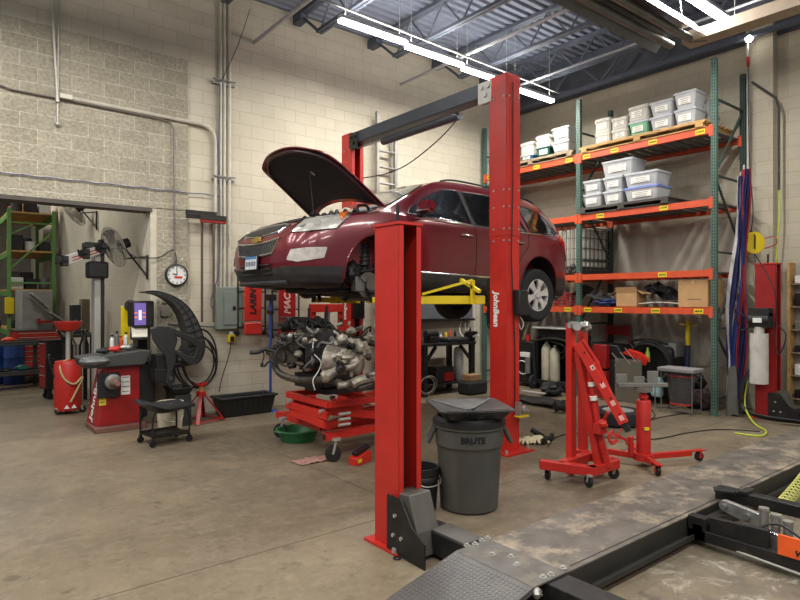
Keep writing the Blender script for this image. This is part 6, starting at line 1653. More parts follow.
# tower of yellow holder and bottles at the back of the balancer
p = PY(122, 320, 9.6); t = thing('parts_holder', 'yellow upright holder standing behind the balancer tray', 'holder', (p.x, 9.55, 0.0))
a, b = PY(121, 306, 9.6), PY(129, 330, 9.6)
build('back_plate', MB().b2(a.x, b.x, 9.58, 9.62, 1.0, a.z), YEL, t, bevel=.005); build('stem', MB().cyl(((a.x + b.x) / 2, 9.6, 0), ((a.x + b.x) / 2, 9.6, 1.0), .03), BLK, t)
solo('round_mirror', MB().cyl(PY(130.5, 306, 9.45), PY(131.5, 306, 9.5), .09), BLK, 'small black round disc beside the top of the monitor', 'disc')
zt2 = zt_ + .12
ibx = PY(112, 350, 9.35)
for i, (px, h, r, cm, lab) in enumerate(((112, .16, .03, WHT, 'white spray bottle at the left end of the balancer tray'), (117, .2, .03, GRY, 'grey aerosol can standing on the balancer tray'), (121, .13, .028, ORG, 'orange topped bottle in the middle of the balancer tray'), (126, .17, .03, WHT, 'white bottle at the right end of the balancer tray'))):
    c = PY(px, 345, BY + .3); z0 = zt_ + .13 + .09 * (c.x - xl1 + .3) / (xr - xl1 + .3)
    t = thing('spray_bottle', lab, 'bottle', (c.x, BY + .3, z0 + .01)); build('bottle_body', MB().lathe([(r, 0), (r, h), (r * .4, h + .02), (r * .4, h + .04)], (c.x, BY + .3, z0 + .012), n=14), cm, t); build('bottle_cap', MB().cyl((c.x, BY + .3, z0 + h + .05), (c.x, BY + .3, z0 + h + .075), r * .6), BLK if cm != ORG else RED, t)
random.seed(4)
for i, (px, lab) in enumerate(((104, 'dark impact tool lying on the left of the balancer tray'), (128, 'silver and black air tool lying on the right of the balancer tray'), (115, 'red handled pliers lying on the balancer tray'))):
    c = PY(px, 357, BY + .05); c.z = zt_ + .13 + .09 * (c.x - xl1 + .3) / (xr - xl1 + .3) + .05
    m = MB(); m.tube([c + Vector((-.1, 0, 0)), c, c + Vector((.1, .03, .02))], [.02, .045, .03], n=10, k=1 if False else 0); m.tube([c, c + Vector((.03, -.07, -.01))], .02)
    solo('hand_tool', m, (BLKM, SIL, RED)[i], lab, 'tool')
# =====================================================================  ALIGNMENT TOWER
p = PY(99, 380, 10.3)
t = thing('alignment_tower', 'grey alignment tower column with a white cross arm carrying camera pods', 'wheel alignment tower', (p.x, 10.3, 0))
a, b = PY(93, 300, 10.3), PY(103, 300, 10.3); ztw = PY(97, 246, 10.3).z
build('column', MB().b2(a.x, a.x + (b.x - a.x) * .65, 10.2, 10.42, 0, ztw), GALV, t, bevel=.01)
build('column_rail', MB().b2(a.x + (b.x - a.x) * .65, b.x, 10.2, 10.42, 0, ztw + .1), BLK, t)
e0, e1 = PY(64, 261, 9.9), PY(104, 248, 10.2)
cr = build('cross_arm', MB().bar(e0, e1, .1, .13), WHT, t, bevel=.01)
dd = (e1 - e0).normalized(); off_ = dd.cross(Vector((0, 0, 1))).normalized() * .052
if off_.y > 0: off_ = -off_
for z in (-.025, .02): build('red_stripe', MB().bar(e0 + off_ + Vector((0, 0, z)) + dd * .1, e1 + off_ + Vector((0, 0, z)) - dd * .1, .004, .014), REDB, cr)
for q in (0.0, .52, .95):
    c = e0.lerp(e1, q); m = MB(); m.box(c, (.10, .14, .15)); m.cyl(c + Vector((-.06, -.1, 0)), c + Vector((-.1, -.14, 0)), .05)
    for k in range(5): a_ = k * 2 * PI / 5; m.ball(c + Vector((-.06 + .07 * math.cos(a_), -.09, .07 * math.sin(a_))), .018, 8)
    build('camera_pod', m, BLK, t, bevel=.012)
c = PY(97, 270, 10.2); build('carriage_box', MB().box(c, (.3, .2, .26)), BLK, t, bevel=.03)
c = PY(95, 246, 10.2); build('top_head', MB().box(c, (.34, .2, .1)), DGR, t, bevel=.02)
# =====================================================================  WALL FANS IN THE ANNEX
def fan(lab, hub, bx, R, ax, blades=3):
    hub = Vector(hub); ax = Vector(ax).normalized(); t = thing('wall_fan', lab, 'fan', bx)
    wire = mat('fan_wire', (176, 172, 164), .5, metal=.2); d_, u_, v_ = basis(ax); m = MB()
    for k in range(9):
        q = .16 + .84 * k / 8
        for s in (-1, 1): m.torus(hub + ax * s * R * .26 * math.sqrt(max(.0, 1 - q * q * .98)), R * q, .0032, ax, n=36, k=4)
    for i in range(28):
        a_ = 2 * PI * i / 28; w_ = u_ * math.cos(a_) + v_ * math.sin(a_)
        for s in (-1, 1): m.tube([hub + w_ * R * q + ax * s * R * .26 * math.sqrt(max(0, 1 - q * q * .98)) for q in (.12, .4, .7, .9, 1.0)], .0028, n=4)
    build('cage', m, wire, t)
    for i in range(blades):
        a0 = 2 * PI * i / blades + .5
        def f(a, b, a0=a0):
            an = a0 + (a - .5) * 1.0 * (.6 + .4 * b); w_ = u_ * math.cos(an) + v_ * math.sin(an); return hub + w_ * R * (.14 + .72 * b) + ax * (a - .5) * R * .22
        build('blade', MB().grid(f, 8, 6, .004), mat('fan_blade', (150, 147, 140), .4, metal=.3), t)
    build('motor', MB().cyl(hub + ax * R * .25, hub + ax * R * .75, R * .24), BLKM, t)
    build('hub_cap', MB().cyl(hub - ax * R * .28, hub - ax * R * .24, R * .14), GRY, t)
    B = Vector(bx); m = MB(); e = hub + ax * R * .5
    top = Vector((B.x, B.y, B.z + .0)); m.b2(B.x - .02, B.x + .0, B.y - .03, B.y + .03, B.z - .34, B.z + .02); m.tube([top, Vector((e.x, e.y, top.z))], .012); m.tube([Vector((B.x - .01, B.y, B.z - .3)), e - Vector((0, 0, .04))], .016)
    build('wall_bracket', m, BLKM, t); return t
hb = PY(115, 246, 9.45) if False else D(115, 246, 9.3)
fan('round wall fan with wire cage and grey blades, the nearer one inside the wide opening', D(114, 247, 9.35), (XJ, YA + .10, PX(151, 256, XJ).z), .32, (.90, .17, .35))
bx = PX(97, 212, XJ)
fan('second wall fan, higher and farther, partly hidden by the lintel of the opening', D(73, 211, 11.7), bx, .33, (.72, -.45, .55))
solo('fan_cord', MB().tube([D(119, 243, 9.2), D(126, 250, 9.2), PY(137, 257.5, 9.2), PY(150, 258, 9.19), PY(160, 257, 9.19), PY(172, 250, 9.19), PY(176, 256, 9.19), PY(176, 264, 9.18)], .008, k=5), BLK, 'dark cord swinging from the nearer fan across to the clock', 'cord')
# =====================================================================  ANNEX FURNITURE
g = G(68, 413)
t = thing('oil_drainer', 'red wheeled oil drain tank with a red catch bowl on a pole', 'oil drainer', (g.x, g.y, 0))
build('tank', MB().lathe([(.02, .06), (.19, .06), (.2, .09), (.2, .78), (.18, .83), (.05, .85)], (g.x, g.y, 0), n=32), RED, t)
build('pole', MB().cyl((g.x, g.y, .84), (g.x, g.y, 1.32), .035), GALV, t)
zb = PX(68, 327, g.x).z if False else 1.36
build('bowl', MB().lathe([(.05, 0), (.15, .03), (.19, .1), (.21, .14), (.21, .16), (.185, .15), (.13, .06), (.02, .04)], (g.x, g.y, 1.30), n=32), RED, t)
m = MB(); m.tube([(g.x + .02, g.y - .02, .87), (g.x - .13, g.y - .13, .78), (g.x - .09, g.y - .2, .58), (g.x + .05, g.y - .22, .48), (g.x + .18, g.y - .16, .58), (g.x + .08, g.y - .2, .36), (g.x, g.y - .215, .2)], .016, k=5); build('drain_hose', m, mat('tan_hose', (176, 160, 116), .5), t)
build('handle', MB().tube([(g.x - .2, g.y - .1, .85), (g.x - .3, g.y - .18, .95), (g.x - .22, g.y - .2, .6)], .012, k=4), BLK, t)
for s in (-1, 1):
    caster(t, (g.x + s * .17, g.y - .08, 0), .055, .04, top=.1)
caster(t, (g.x, g.y + .2, 0), .055, .04, top=.1)
m = MB()
for s in (-1, 1): m.prism([(g.x + s * .05 - .04, .1), (g.x + s * .05 + .04, .1), (g.x + s * .05, .16)], 'y', g.y - .205, g.y - .198)
build('white_mark', m, WTXT, t)
def chest(name, lab, cat, g, w, d, h, z0, rows, mt, top=None, rz=0.0, wheels=True, side=None):
    t = thing(name, lab, cat, (g.x, g.y, 0), rz)
    build('cabinet_body', MB().b2(-w / 2, w / 2, 0, d, z0, h), side or mt, t, world=False, bevel=.006)
    zz = z0 + .03
    hs_ = [(h - z0 - .05) * r for r in rows]
    for r in hs_:
        dr = build('drawer', MB().b2(-w / 2 + .02, w / 2 - .02, -.014, 0, zz, zz + r - .012), mt, t, world=False, bevel=.003)
        build('pull', MB().b2(-w / 2 + .06, w / 2 - .06, -.03, -.014, zz + r - .03, zz + r - .018), GALV, dr, world=False); zz += r
    if top: build('top', MB().b2(-w / 2 - .01, w / 2 + .01, -.02, d + .01, h, h + .025), top, t, world=False, bevel=.004)
    if wheels:
        for sx in (-1, 1):
            for sy in (.08, d - .08):
                m = MB(); m.cyl((sx * (w / 2 - .08) - .02, sy, .055), (sx * (w / 2 - .08) + .02, sy, .055), .055); m.b2(sx * (w / 2 - .08) - .03, sx * (w / 2 - .08) + .03, sy - .03, sy + .03, .08, z0); build('caster', m, BLK, t, world=False)
    return t
g = G(43, 399); chest('tool_cart', 'slim black tool cart with red drawer front left of the oil drainer', 'tool cart', g, .36, .36, 1.05, .18, (.3, .2, .5), REDD, BLK, -PI / 2 + .15, side=BLK)
g2 = g + Vector((0.05, .3, 0)); 
g = G(38, 382); chest('tool_chest', 'wide red rolling tool chest with many drawers at the back of the annex', 'tool chest', g, .86, .5, 1.12, .14, (.2, .14, .12, .12, .12, .1, .1, .1), RED, DGR, .1)
g = G(14, 388)
t = thing('utility_cart', 'dark grey plastic two-shelf utility cart at the left edge', 'cart', (g.x, g.y, 0), .15)
for z in (.28, .88): 
    m = MB(); m.b2(-.55, .5, -.3, .3, z, z + .05); 
    for y in (-.3, .27): m.b2(-.55, .5, y, y + .03, z + .05, z + .09)
    build('shelf', m, DGR, t, world=False, bevel=.01)
for sx in (-.5, .42):
    for sy in (-.26, .22): build('leg', MB().b2(sx, sx + .07, sy, sy + .05, .13, .88), DGR, t, world=False)
for sx in (-.46, .45):
    for sy in (-.22, .24): build('caster', MB().cyl((sx, sy - .02, .06), (sx, sy + .02, .06), .06).b2(sx - .02, sx + .02, sy - .03, sy + .03, .06, .14), BLK, t, world=False)
ct = g
for i, (dx, dy, z, r, cm, lab) in enumerate(((-.1, 0, .935, .09, mat('orange_red', (214, 74, 40), .5), 'orange rounded tool case on top of the utility cart'), (.15, .1, .335, .1, mat('teal', (50, 120, 116), .5), 'teal bundle on the lower shelf of the utility cart'), (-.15, -.1, .335, .08, BLK, 'black bundle on the lower shelf of the utility cart'))):
    c = Vector((ct.x + dx, ct.y + dy, z)); solo('shop_bundle', MB().lump(c + Vector((0, 0, r * .62)), r, (1.3, 1, .6), i, .3), cm, lab, 'bundle')
# black round tub and blue barrels behind the cart
for i, (px, py, r, h, cm, lab) in enumerate(((-5, 384, .2, .9, mat('barrel_blue', (34, 62, 120), .45), 'blue barrel at the far left edge of the annex'), (14, 384, .2, .85, mat('barrel_blue', (34, 62, 120), .45), 'blue barrel standing right of the leftmost one'))):
    g = G(px, py); t = thing('barrel', lab, 'barrel', g); build('drum', MB().lathe([(r * .94, 0), (r, .03), (r, h * .33), (r * 1.03, h * .35), (r, h * .37), (r, h * .66), (r * 1.03, h * .68), (r, h * .7), (r, h - .03), (r * .94, h)], g, n=28), cm, t); build('lid_cap', MB().cyl(g + Vector((.1, 0, h)), g + Vector((.1, 0, h + .03)), .04), BLK, t)
g = G(6, 385); c = Vector((g.x - .25, g.y + .5, 1.28))
t = thing('cable_coil', 'coil of dark red cable hanging above the blue barrels', 'cable coil', c)
for k in range(4): build('cable_loop', MB().torus(c + Vector((0, .02 * k, 0)), .2 - .015 * k, .016, (0.3, 1, 0)), REDD if k % 2 else BLK, t)
build('coil_hook', MB().cyl(c + Vector((0, 0, .19)), c + Vector((0, .3, .19)), .012), GALV, t)
# alignment console: grey box with tilted silver tray
g = D(37, 373, 13.72); g.z = 0
t = thing('alignment_console', 'tall grey console cabinet with a tilted silver tray on its front', 'console', (g.x, g.y, 0), .2)
zc1, zc0 = 2.02, .9
build('cabinet', MB().b2(-.32, .34, 0, .4, .1, zc1), mat('console_grey', (150, 150, 144), .5), t, world=False, bevel=.02)
m = MB(); m.box((-.02, -.2, 1.78), (.5, .22, .05), Matrix.Rotation(.75, 3, 'Y')); m.box((.32, -.2, 1.42), (.36, .22, .05), Matrix.Rotation(.6, 3, 'Y')); build('tilted_tray', m, SIL, t, world=False, bevel=.01)
m = MB(); m.box((.1, -.12, 1.3), (.3, .1, .06)); m.cyl((0, -.1, 1.28), (0, -.1, 1.38), .04); build('clamp', m, REDD, t, world=False, bevel=.005)
# things on the annex tool chest and by the wall: dark boxes
for (a, b, c_, d_, y, cm, lab) in ((72, 305, 81, 328, 11.6, BLK, 'black speaker-like box standing left of the alignment tower'), (82, 299, 90, 322, 11.9, mat('brown_box', (120, 108, 90), .7), 'brown upright box behind the black one left of the tower')):
    p, q = PY(a, b, y), PY(c_, d_, y); solo('upright_box', MB().b2(p.x, q.x, y, y + .25, 1.22, p.z), cm, lab, 'box', bevel=.01)
a, b = PY(62, 330, 11.5), PY(92, 330, 11.5)
t = thing('annex_bench', 'dark steel bench behind the oil drainer and the tower', 'bench', ((a.x + b.x) / 2, 11.8, 0))
build('bench_top', MB().b2(a.x + .05, min(b.x + .1, XJ - .03), 11.45, 12.1, 1.16, 1.215), DGR, t, bevel=.005)
for x in (a.x + .12, min(b.x, XJ - .1)):
    for y in (11.5, 12.05): build('leg', MB().b2(x - .03, x + .03, y - .03, y + .03, 0, 1.16), BLKM, t)
random.seed(13)
for k in range(7):
    px = 66 + k * 4.2; c = PY(px, 340, 11.15 - .02 * k); dx = rnd(-.12, .12)
    solo('hanging_tool', MB().tube([(c.x, 11.3, 1.0 + rnd(0, .1)), (c.x + dx, 11.28, 1.22), (c.x + dx * 2, 11.25, 1.3)], .018, k=3).cyl((c.x, 11.3, .72), (c.x, 11.3, 1.05), .022), (BLKM, GRY)[k % 2], f'dark clamp arm leaning on the annex bench, {["first","second","third","fourth","fifth","sixth","seventh"][k]} from the left', 'clamp', 'clamps on the annex bench')
# yellow caution box on the rack post
c = PY(10.5, 303, 16.1)
solo('yellow_box', MB().b2(c.x - .09, c.x + .09, 16.26, 16.36, c.z - .25, c.z + .12), YEL, 'small yellow box fixed to the green rack post', 'box', bevel=.01)
# green rack in the annex
GX0, GX1, GY0, GY1 = 1.60, 2.5, 16.4, 19.0
t = thing('annex_rack', 'bright green storage rack with wood shelves at the back of the annex', 'rack', (2.05, 16.4, 0))
GZ = [2.02, 2.92, 3.82]
zt3 = 3.92
for x in (GX0, GX1):
    for y in (GY0, GY1): build('upright', MB().b2(x - .038, x + .038, y - .035, y + .035, 0, zt3), GRNB, t, smooth=0)
m = MB(); m.bar((GX0, GY0, 2.5), (GX1, GY0, 3.45), .04); m.bar((GX0, GY0, 2.2), (GX1, GY0, 2.2), .04); m.bar((GX0, GY0, 3.6), (GX1, GY0, 3.6), .03); m.bar((GX0, GY0, .5), (GX1, GY0, 1.4), .04); m.bar((GX0, GY0, 3.3), (GX0 + .5, GY0, 3.6), .03); build('end_brace', m, GRNB, t, smooth=0)
for z in [1.1] + GZ:
    m = MB()
    for x in (GX0, GX1): m.b2(x - .03, x + .03, GY0, GY1, z - .12, z)
    build('beam', m, GRNB, t, smooth=0); build('shelf_board', MB().b2(GX0 - .02, GX1 + .02, GY0 - .02, GY1, z, z + .035), WOOD, t, smooth=0)
random.seed(31)
cols = [BLK, DGR, GRY, BLKM, mat('dull_red', (170, 60, 46), .6), WHT, CARD]
cn = ['black', 'dark grey', 'grey', 'black steel', 'dull red', 'white', 'brown']
for zi, z in enumerate([1.1] + GZ):
    for k in range(3):
        for row in (0, 1):
            ci = (zi * 5 + k * 2 + row * 3) % 7; w = .24; x = GX0 + .17 + k * .28; h = rnd(.2, .5) if z < 3.8 else rnd(.2, .42)
            y = GY0 + .25 + row * .6
            m = MB()
            if (k + zi) % 3 == 0: m.cyl((x, y, z + .037), (x, y, z + .037 + h * .7), .115)
            else: m.b2(x - w / 2, x + w / 2, y - .18, y + .18, z + .037, z + .037 + h)
            solo('stored_item', m, cols[ci], f'{cn[ci]} stored {"drum" if (k+zi)%3==0 else "carton"} on the green rack, {["lowest","second","third","top"][zi]} shelf, {["left","middle","right"][k]} {"front" if row==0 else "back"}', 'storage item', 'items stored on the green rack', bevel=.008)
# rear hanging dark rack behind (other side of annex, left edge)
# =====================================================================  BLACK TRAY CART AND BUCKET
g = G(165, 442)
t = thing('tray_cart', 'small black wheeled cart with a shaped black tray top', 'cart', g, .12)
W2_, D2_ = .235, .18
HT = .44
for sx in (-1, 1):
    for sy in (-1, 1):
        build('leg', MB().tube([(sx * W2_, sy * D2_, .1), (sx * W2_, sy * D2_, .3), (sx * W2_ * .93, sy * D2_, .38), (sx * W2_ * .8, sy * D2_, HT)], .013, k=3), BLKM, t, world=False)
        m = MB(); m.cyl((sx * W2_, sy * D2_ - .014, .04), (sx * W2_, sy * D2_ + .014, .04), .04); m.b2(sx * W2_ - .015, sx * W2_ + .015, sy * D2_ - .02, sy * D2_ + .02, .04, .1); build('caster', m, BLK, t, world=False)
m = MB(); m.b2(-W2_, W2_, -D2_, D2_, .11, .125); 
for y in (-D2_, D2_): m.b2(-W2_, W2_, y - .008, y + .008, .1, .15)
build('lower_shelf', m, BLKM, t, world=False)
def seat(a, b, dz=0):
    x = (a - .5) * .58; y = (b - .5) * .46; z = HT + .02 + .19 * max(0, .35 - a) ** .9 + .03 * abs(b - .5) * 2 - .05 * math.sin(PI * a) * math.sin(PI * b)
    return (x, y * (1 - .25 * max(0, .4 - a)), z + dz)
build('shaped_top', MB().grid(seat, 16, 12, .045), mat('seat_black', (38, 38, 40), .42), t, world=False, bevel=.01)
m = MB()
for k in range(3): m.tube([(-.02 + .03 * k, -.10, HT + .055), (.03 + .03 * k, -.02, HT + .04)], .006)
build('vent_slot', m, GRY, t, world=False)
g = G(170, 433)
t = thing('white_bucket', 'dirty white plastic bucket behind the small black cart', 'bucket', g)
build('bucket_body', MB().lathe([(.15, .002), (.165, .32), (.178, .33), (.178, .36), (.17, .37), (.172, .43), (.15, .43), (.13, .02)], g, n=28), mat('bucket_white', (206, 196, 166), .6, dirt=.7, dirtc=(140, 124, 92)), t)
build('bail', MB().tube([g + Vector((-.175, 0, .36)), g + Vector((-.1, -.16, .2)), g + Vector((.1, -.16, .2)), g + Vector((.175, 0, .36))], .005, k=4), GALV, t)
a, b = PY(168, 402, 8.75), PY(190, 402, 8.75)
t = thing('oil_pan', 'flat black oil pan resting on a dark crate behind the white bucket', 'pan', ((a.x + b.x) / 2, 8.8, 0.44))
build('pan_body', MB().rings([[(a.x + .05, 8.62, .452), (b.x - .05, 8.62, .452), (b.x - .05, 8.98, .452), (a.x + .05, 8.98, .452)], [(a.x, 8.57, .55), (b.x, 8.57, .55), (b.x, 9.03, .55), (a.x, 9.03, .55)], [(a.x + .02, 8.6, .55), (b.x - .02, 8.6, .55), (b.x - .02, 9.0, .55), (a.x + .02, 9.0, .55)], [(a.x + .06, 8.64, .47), (b.x - .06, 8.64, .47), (b.x - .06, 8.96, .47), (a.x + .06, 8.96, .47)]]), BLK, t, bevel=.01)
solo('dark_crate', MB().b2(a.x + .06, b.x - .03, 8.6, 9.05, 0, .45), mat('crate_dark', (44, 44, 44), .6), 'dark crate on the floor under the flat oil pan', 'crate', bevel=.01)
g = PY(160, 396, 9.1); m = MB(); m.rings([[(g.x - .25, 9.16, 0.01), (g.x + .2, 9.16, 0.01), (g.x + .2, 9.2, 0.01), (g.x - .25, 9.2, 0.01)], [(g.x - .05, 9.17, .72), (g.x + .2, 9.17, .78), (g.x + .2, 9.2, .78), (g.x - .05, 9.2, .72)]]); solo('leaning_panel', m, mat('panel_brown', (112, 100, 84), .7), 'brown board leaning on the wall behind the oil pan', 'board')
# =====================================================================  BENCH BEHIND THE CAR
BX0, BX1, BY0, BY1, BZ = 6.95, 8.62, 8.35, 9.1, .98
t = thing('work_bench', 'dark steel work bench with braced legs against the wall below the car', 'bench', ((BX0 + BX1) / 2, (BY0 + BY1) / 2, 0))
build('bench_top', MB().b2(BX0, BX1, BY0, BY1, BZ - .05, BZ), BLKM, t, bevel=.004)
for x in (BX0 + .35, BX1 - .08):
    for y in (BY0 + .05, BY1 - .05): build('leg', MB().b2(x - .05, x + .05, y - .04, y + .04, 0, BZ - .05), BLKM, t)
m = MB(); x = BX0 + .35
m.bar((x, BY0 + .05, .6), (x + .28, BY0 + .05, BZ - .06), .05); m.bar((x, BY0 + .05, .6), (x - .28, BY0 + .05, BZ - .06), .05); m.bar((BX1 - .08, BY0 + .05, .6), (BX1 - .4, BY0 + .05, BZ - .06), .05); bsplit('brace', m, BLKM, t)
build('lower_shelf', MB().b2(BX0 + .2, BX1 - .04, BY0 + .05, BY1 - .02, .18, .21), BLKM, t)
def onb(px, y=8.6): return PY(px, 340, y).x
x = onb(431); solo('bench_grinder', MB().b2(x - .1, x + .1, 8.5, 8.7, BZ, BZ + .12).cyl((x - .14, 8.6, BZ + .16), (x + .14, 8.6, BZ + .16), .08), BLK, 'black bench grinder at the left of the work bench', 'grinder', bevel=.01)
x = onb(452); solo('flat_case', MB().b2(x - .25, x + .28, 8.42, 8.75, BZ + .002, BZ + .09), mat('case_dark', (48, 48, 50), .5), 'flat dark tool case on the middle of the work bench', 'case', bevel=.025)
x = onb(466); t = thing('bench_vise', 'dark bench vise bolted to the right part of the work bench', 'vise', (x, 8.5, BZ))
m = MB(); m.b2(x - .08, x + .08, 8.42, 8.62, BZ + .002, BZ + .05); m.b2(x - .06, x + .06, 8.4, 8.6, BZ + .05, BZ + .16); m.b2(x - .09, x + .09, 8.46, 8.52, BZ + .14, BZ + .2); m.b2(x - .09, x + .09, 8.36, 8.41, BZ + .14, BZ + .2); build('vise_body', m, BLKM, t, bevel=.008)
m = MB(); m.cyl((x, 8.3, BZ + .1), (x, 8.45, BZ + .1), .02); m.cyl((x - .1, 8.31, BZ + .1), (x + .1, 8.31, BZ + .1), .008); build('screw_handle', m, GALV, t)
for i, (px, h, cm, lab) in enumerate(((446, .13, YEL, 'yellow topped bottle at the back of the work bench'), (450, .17, ORG, 'orange bottle behind the flat case'), (441, .1, WHT, 'short white bottle at the back of the work bench'), (455, .14, BLK, 'black bottle right of the orange one'), (470, .2, BLK, 'tall black can at the right end of the work bench'))):
    x = onb(px, 8.9); solo('bench_bottle', MB().lathe([(.03, 0), (.03, h), (.012, h + .02), (.012, h + .05)], (x, 8.9, BZ + .002), n=12), cm, lab, 'bottle')
x = onb(441); t = thing('battery_charger', 'black and red box under the work bench', 'charger', (x, 8.6, .21)); build('case', MB().b2(x - .25, x + .2, 8.45, 8.8, .212, .52), BLK, t, bevel=.02); build('red_front', MB().b2(x - .05, x + .19, 8.44, 8.45, .24, .40), REDD, t)
x = onb(462, 8.5); solo('white_canister', MB().lathe([(.09, 0), (.1, .02), (.1, .6), (.08, .64), (.03, .66)], (x, 8.6, .212), n=20), WHT, 'tall white canister under the right of the work bench', 'canister')
x = onb(468, 8.3); solo('brown_carton', MB().b2(x - .25, x + .05, 8.0, 8.22, .262, .38), mat('dull_cardboard', (140, 108, 72), .8), 'small brown carton in front of the white canister', 'carton', bevel=.01)
solo('black_tool_bag', MB().b2(x - .3, x + .2, 7.95, 8.3, .0, .26), mat('bag_black', (28, 28, 28), .8, bump=.3), 'black tool bag on the floor below the brown carton', 'bag', bevel=.05)
x = onb(413); solo('cable_pile', MB().torus((x, 8.2, .25), .15, .012, (0.2, 1, .1)).torus((x + .05, 8.22, .24), .18, .011, (0.1, 1, .2)), mat('pale_cable', (120, 116, 104), .6), 'loops of pale cable hanging at the left end of the work bench', 'cable')
for i, px in enumerate((461, 465, 470, 474)):
    a = PY(px, 300, 9.15); b = PY(px + (i % 2) * 3, 340, 9.1)
    solo('power_cable', MB().tube([a, a.lerp(b, .4) + Vector((.03 * (-1) ** i, 0, 0)), a.lerp(b, .75) - Vector((.04, 0, 0)), Vector((b.x, 9.0, BZ + .02))], .009, k=5), WHT, f'pale cord hanging over the work bench, {["first","second","third","fourth"][i]} from the left', 'cord', 'cords over the bench')
a, b = PY(403, 298, 9.2), PY(470, 318, 9.2)
t = thing('wall_cabinet', 'grey wall panel with a dark lower ledge behind the car wheel', 'cabinet', ((a.x + b.x) / 2, 9.2, b.z)); build('panel', MB().b2(a.x, b.x, 9.12, 9.245, b.z, b.z + .55), mat('panel_slate', (96, 102, 106), .6), t, bevel=.01); build('ledge', MB().b2(a.x, b.x, 9.05, 9.245, b.z - .05, b.z), BLKM, t)
# =====================================================================  MACHINES UNDER THE RACK
g = G(552, 392); gx, gy = 10.0, 7.35
t = thing('fluid_machine', 'black rounded fluid service machine with two pale jugs and a white lid', 'machine', (gx, gy, 0))
x0, x1 = gx - .28, gx + .3; y0, y1 = PX(573, 390, x0).y, PX(534, 390, x0).y
m = MB(); P = [(x0, y0 + .03, .12), (x0, y0, .8), (x0, y0 + .08, .98), (x0, (y0 + y1) / 2, 1.04), (x0, y1 - .08, .98), (x0, y1, .8), (x0, y1 - .03, .12)]
m.tube(P, .03, k=5); m.b2(x0, x1, y0 + .03, y1 - .03, .12, .2); m.b2(x1 - .05, x1, y0, y1, .12, 1.1); build('frame', m, BLK, t, bevel=.006)
build('side_panel', MB().b2(x0 + .06, x1, y1 - .03, y1, .15, 1.05), BLK, t, bevel=.01); build('side_panel', MB().b2(x0 + .06, x1, y0, y0 + .03, .15, 1.05), BLK, t, bevel=.01)
build('upper_box', MB().b2(x0 + .05, x1, y0 + .02, y1 - .05, 1.05, 1.22), BLK, t, bevel=.02)
build('lid', MB().b2(x0 - .05, x1 + .02, y0 - .02, y1 + .02, 1.22, 1.26), mat('lid_grey', (164, 164, 160), .5), t, bevel=.015)
for k, y in enumerate((y1 - .22, y1 - .42)):
    build('jug', MB().lathe([(.095, 0), (.1, .03), (.1, .62 - .06 * k), (.06, .7 - .06 * k), (.03, .72 - .06 * k), (.03, .76 - .06 * k)], (x0 + .12, y, .2), n=20), mat('jug_cream', (186, 180, 158), .5, dirt=.3), t)
m = MB(); m.tube([(x0 + .1, y1 - .22, .95), (x0 + .02, y1 - .4, .98), (x0, y0 + .2, .9), (x0 + .02, y0 + .22, .7), (x0 + .05, y0 + .34, .65)], .012, k=5); m.torus((x0 + .02, y0 + .3, .86), .09, .012, (1, 0, 0)); build('hose', m, BLK, t)
for y in (y0 + .08, y1 + .02): build('wheel', MB().cyl((x0 + .02, y - .03, .14), (x0 + .02, y + .03, .14), .14, n=24), RUB, t); build('hub', MB().cyl((x0 + .02, y - .04, .14), (x0 + .02, y + .04, .14), .05), GALV, t)
# dark machine left of it
y0, y1 = PX(533, 385, 9.75).y, PX(512, 385, 9.75).y
t = thing('diagnostic_cart', 'dark cluttered machine with red and white parts left of the jug machine', 'machine', (10.0, (y0 + y1) / 2, 0))
build('body', MB().b2(9.8, 10.3, y0, y1, .08, .95), BLK, t, bevel=.03)
m = MB(); m.b2(9.76, 9.8, y0 + .1, y1 - .2, .62, .72); build('white_panel', m, WHT, t, bevel=.01); build('red_cap', MB().cyl((9.85, y1 - .35, .95), (9.85, y1 - .35, 1.08), .05), REDB, t)
build('bottle', MB().cyl((9.74, y0 + .12, .3), (9.74, y0 + .12, .62), .06), GRY, t); build('tube_loop', MB().torus((9.78, y0 + .3, .4), .14, .012, (1, 0, .1)), WHT, t)
# black bumper trim lying on the floor, hose pile and gloves
gA, gB = G(517, 401), G(566, 412)
sheetpart('bumper_trim', 'long black plastic bumper piece lying on the floor behind the tall lift post', 'car part', ((gA.x + gB.x) / 2 + .1, (gA.y + gB.y) / 2 + .25, .06), 1.25, .34, BLK, 21, .35, math.radians(-2))
g = G(551, 396); solo('fog_trim', MB().lump((g.x, g.y, .13), .2, (1.1, .9, .62), 3, .6, 20, 3), mat('soft_black', (30, 30, 31), .6), 'black curved plastic trim heap beside the jug machine', 'car part')
g = G(560, 413); solo('rubber_boot', MB().lathe([(.05, 0), (.09, .03), (.07, .1), (.1, .16), (.08, .24), (.1, .3), (.07, .31), (.05, .28)], (g.x - .1, g.y + .05, .11), (.8, -.55, 0.05), n=20), BLK, 'black ribbed rubber duct lying in front of the trim heap', 'duct')
gA, gB = G(522, 396), G(545, 399)
solo('white_strip', MB().bar((gA.x, gA.y, .10), (gB.x, gB.y, .10), .05, .02), WHT, 'white strip lying on the long bumper piece', 'strip')
g = G(527, 444)
t = thing('work_gloves', 'pair of crumpled cream work gloves on the floor beside the tall lift post', 'gloves', g)
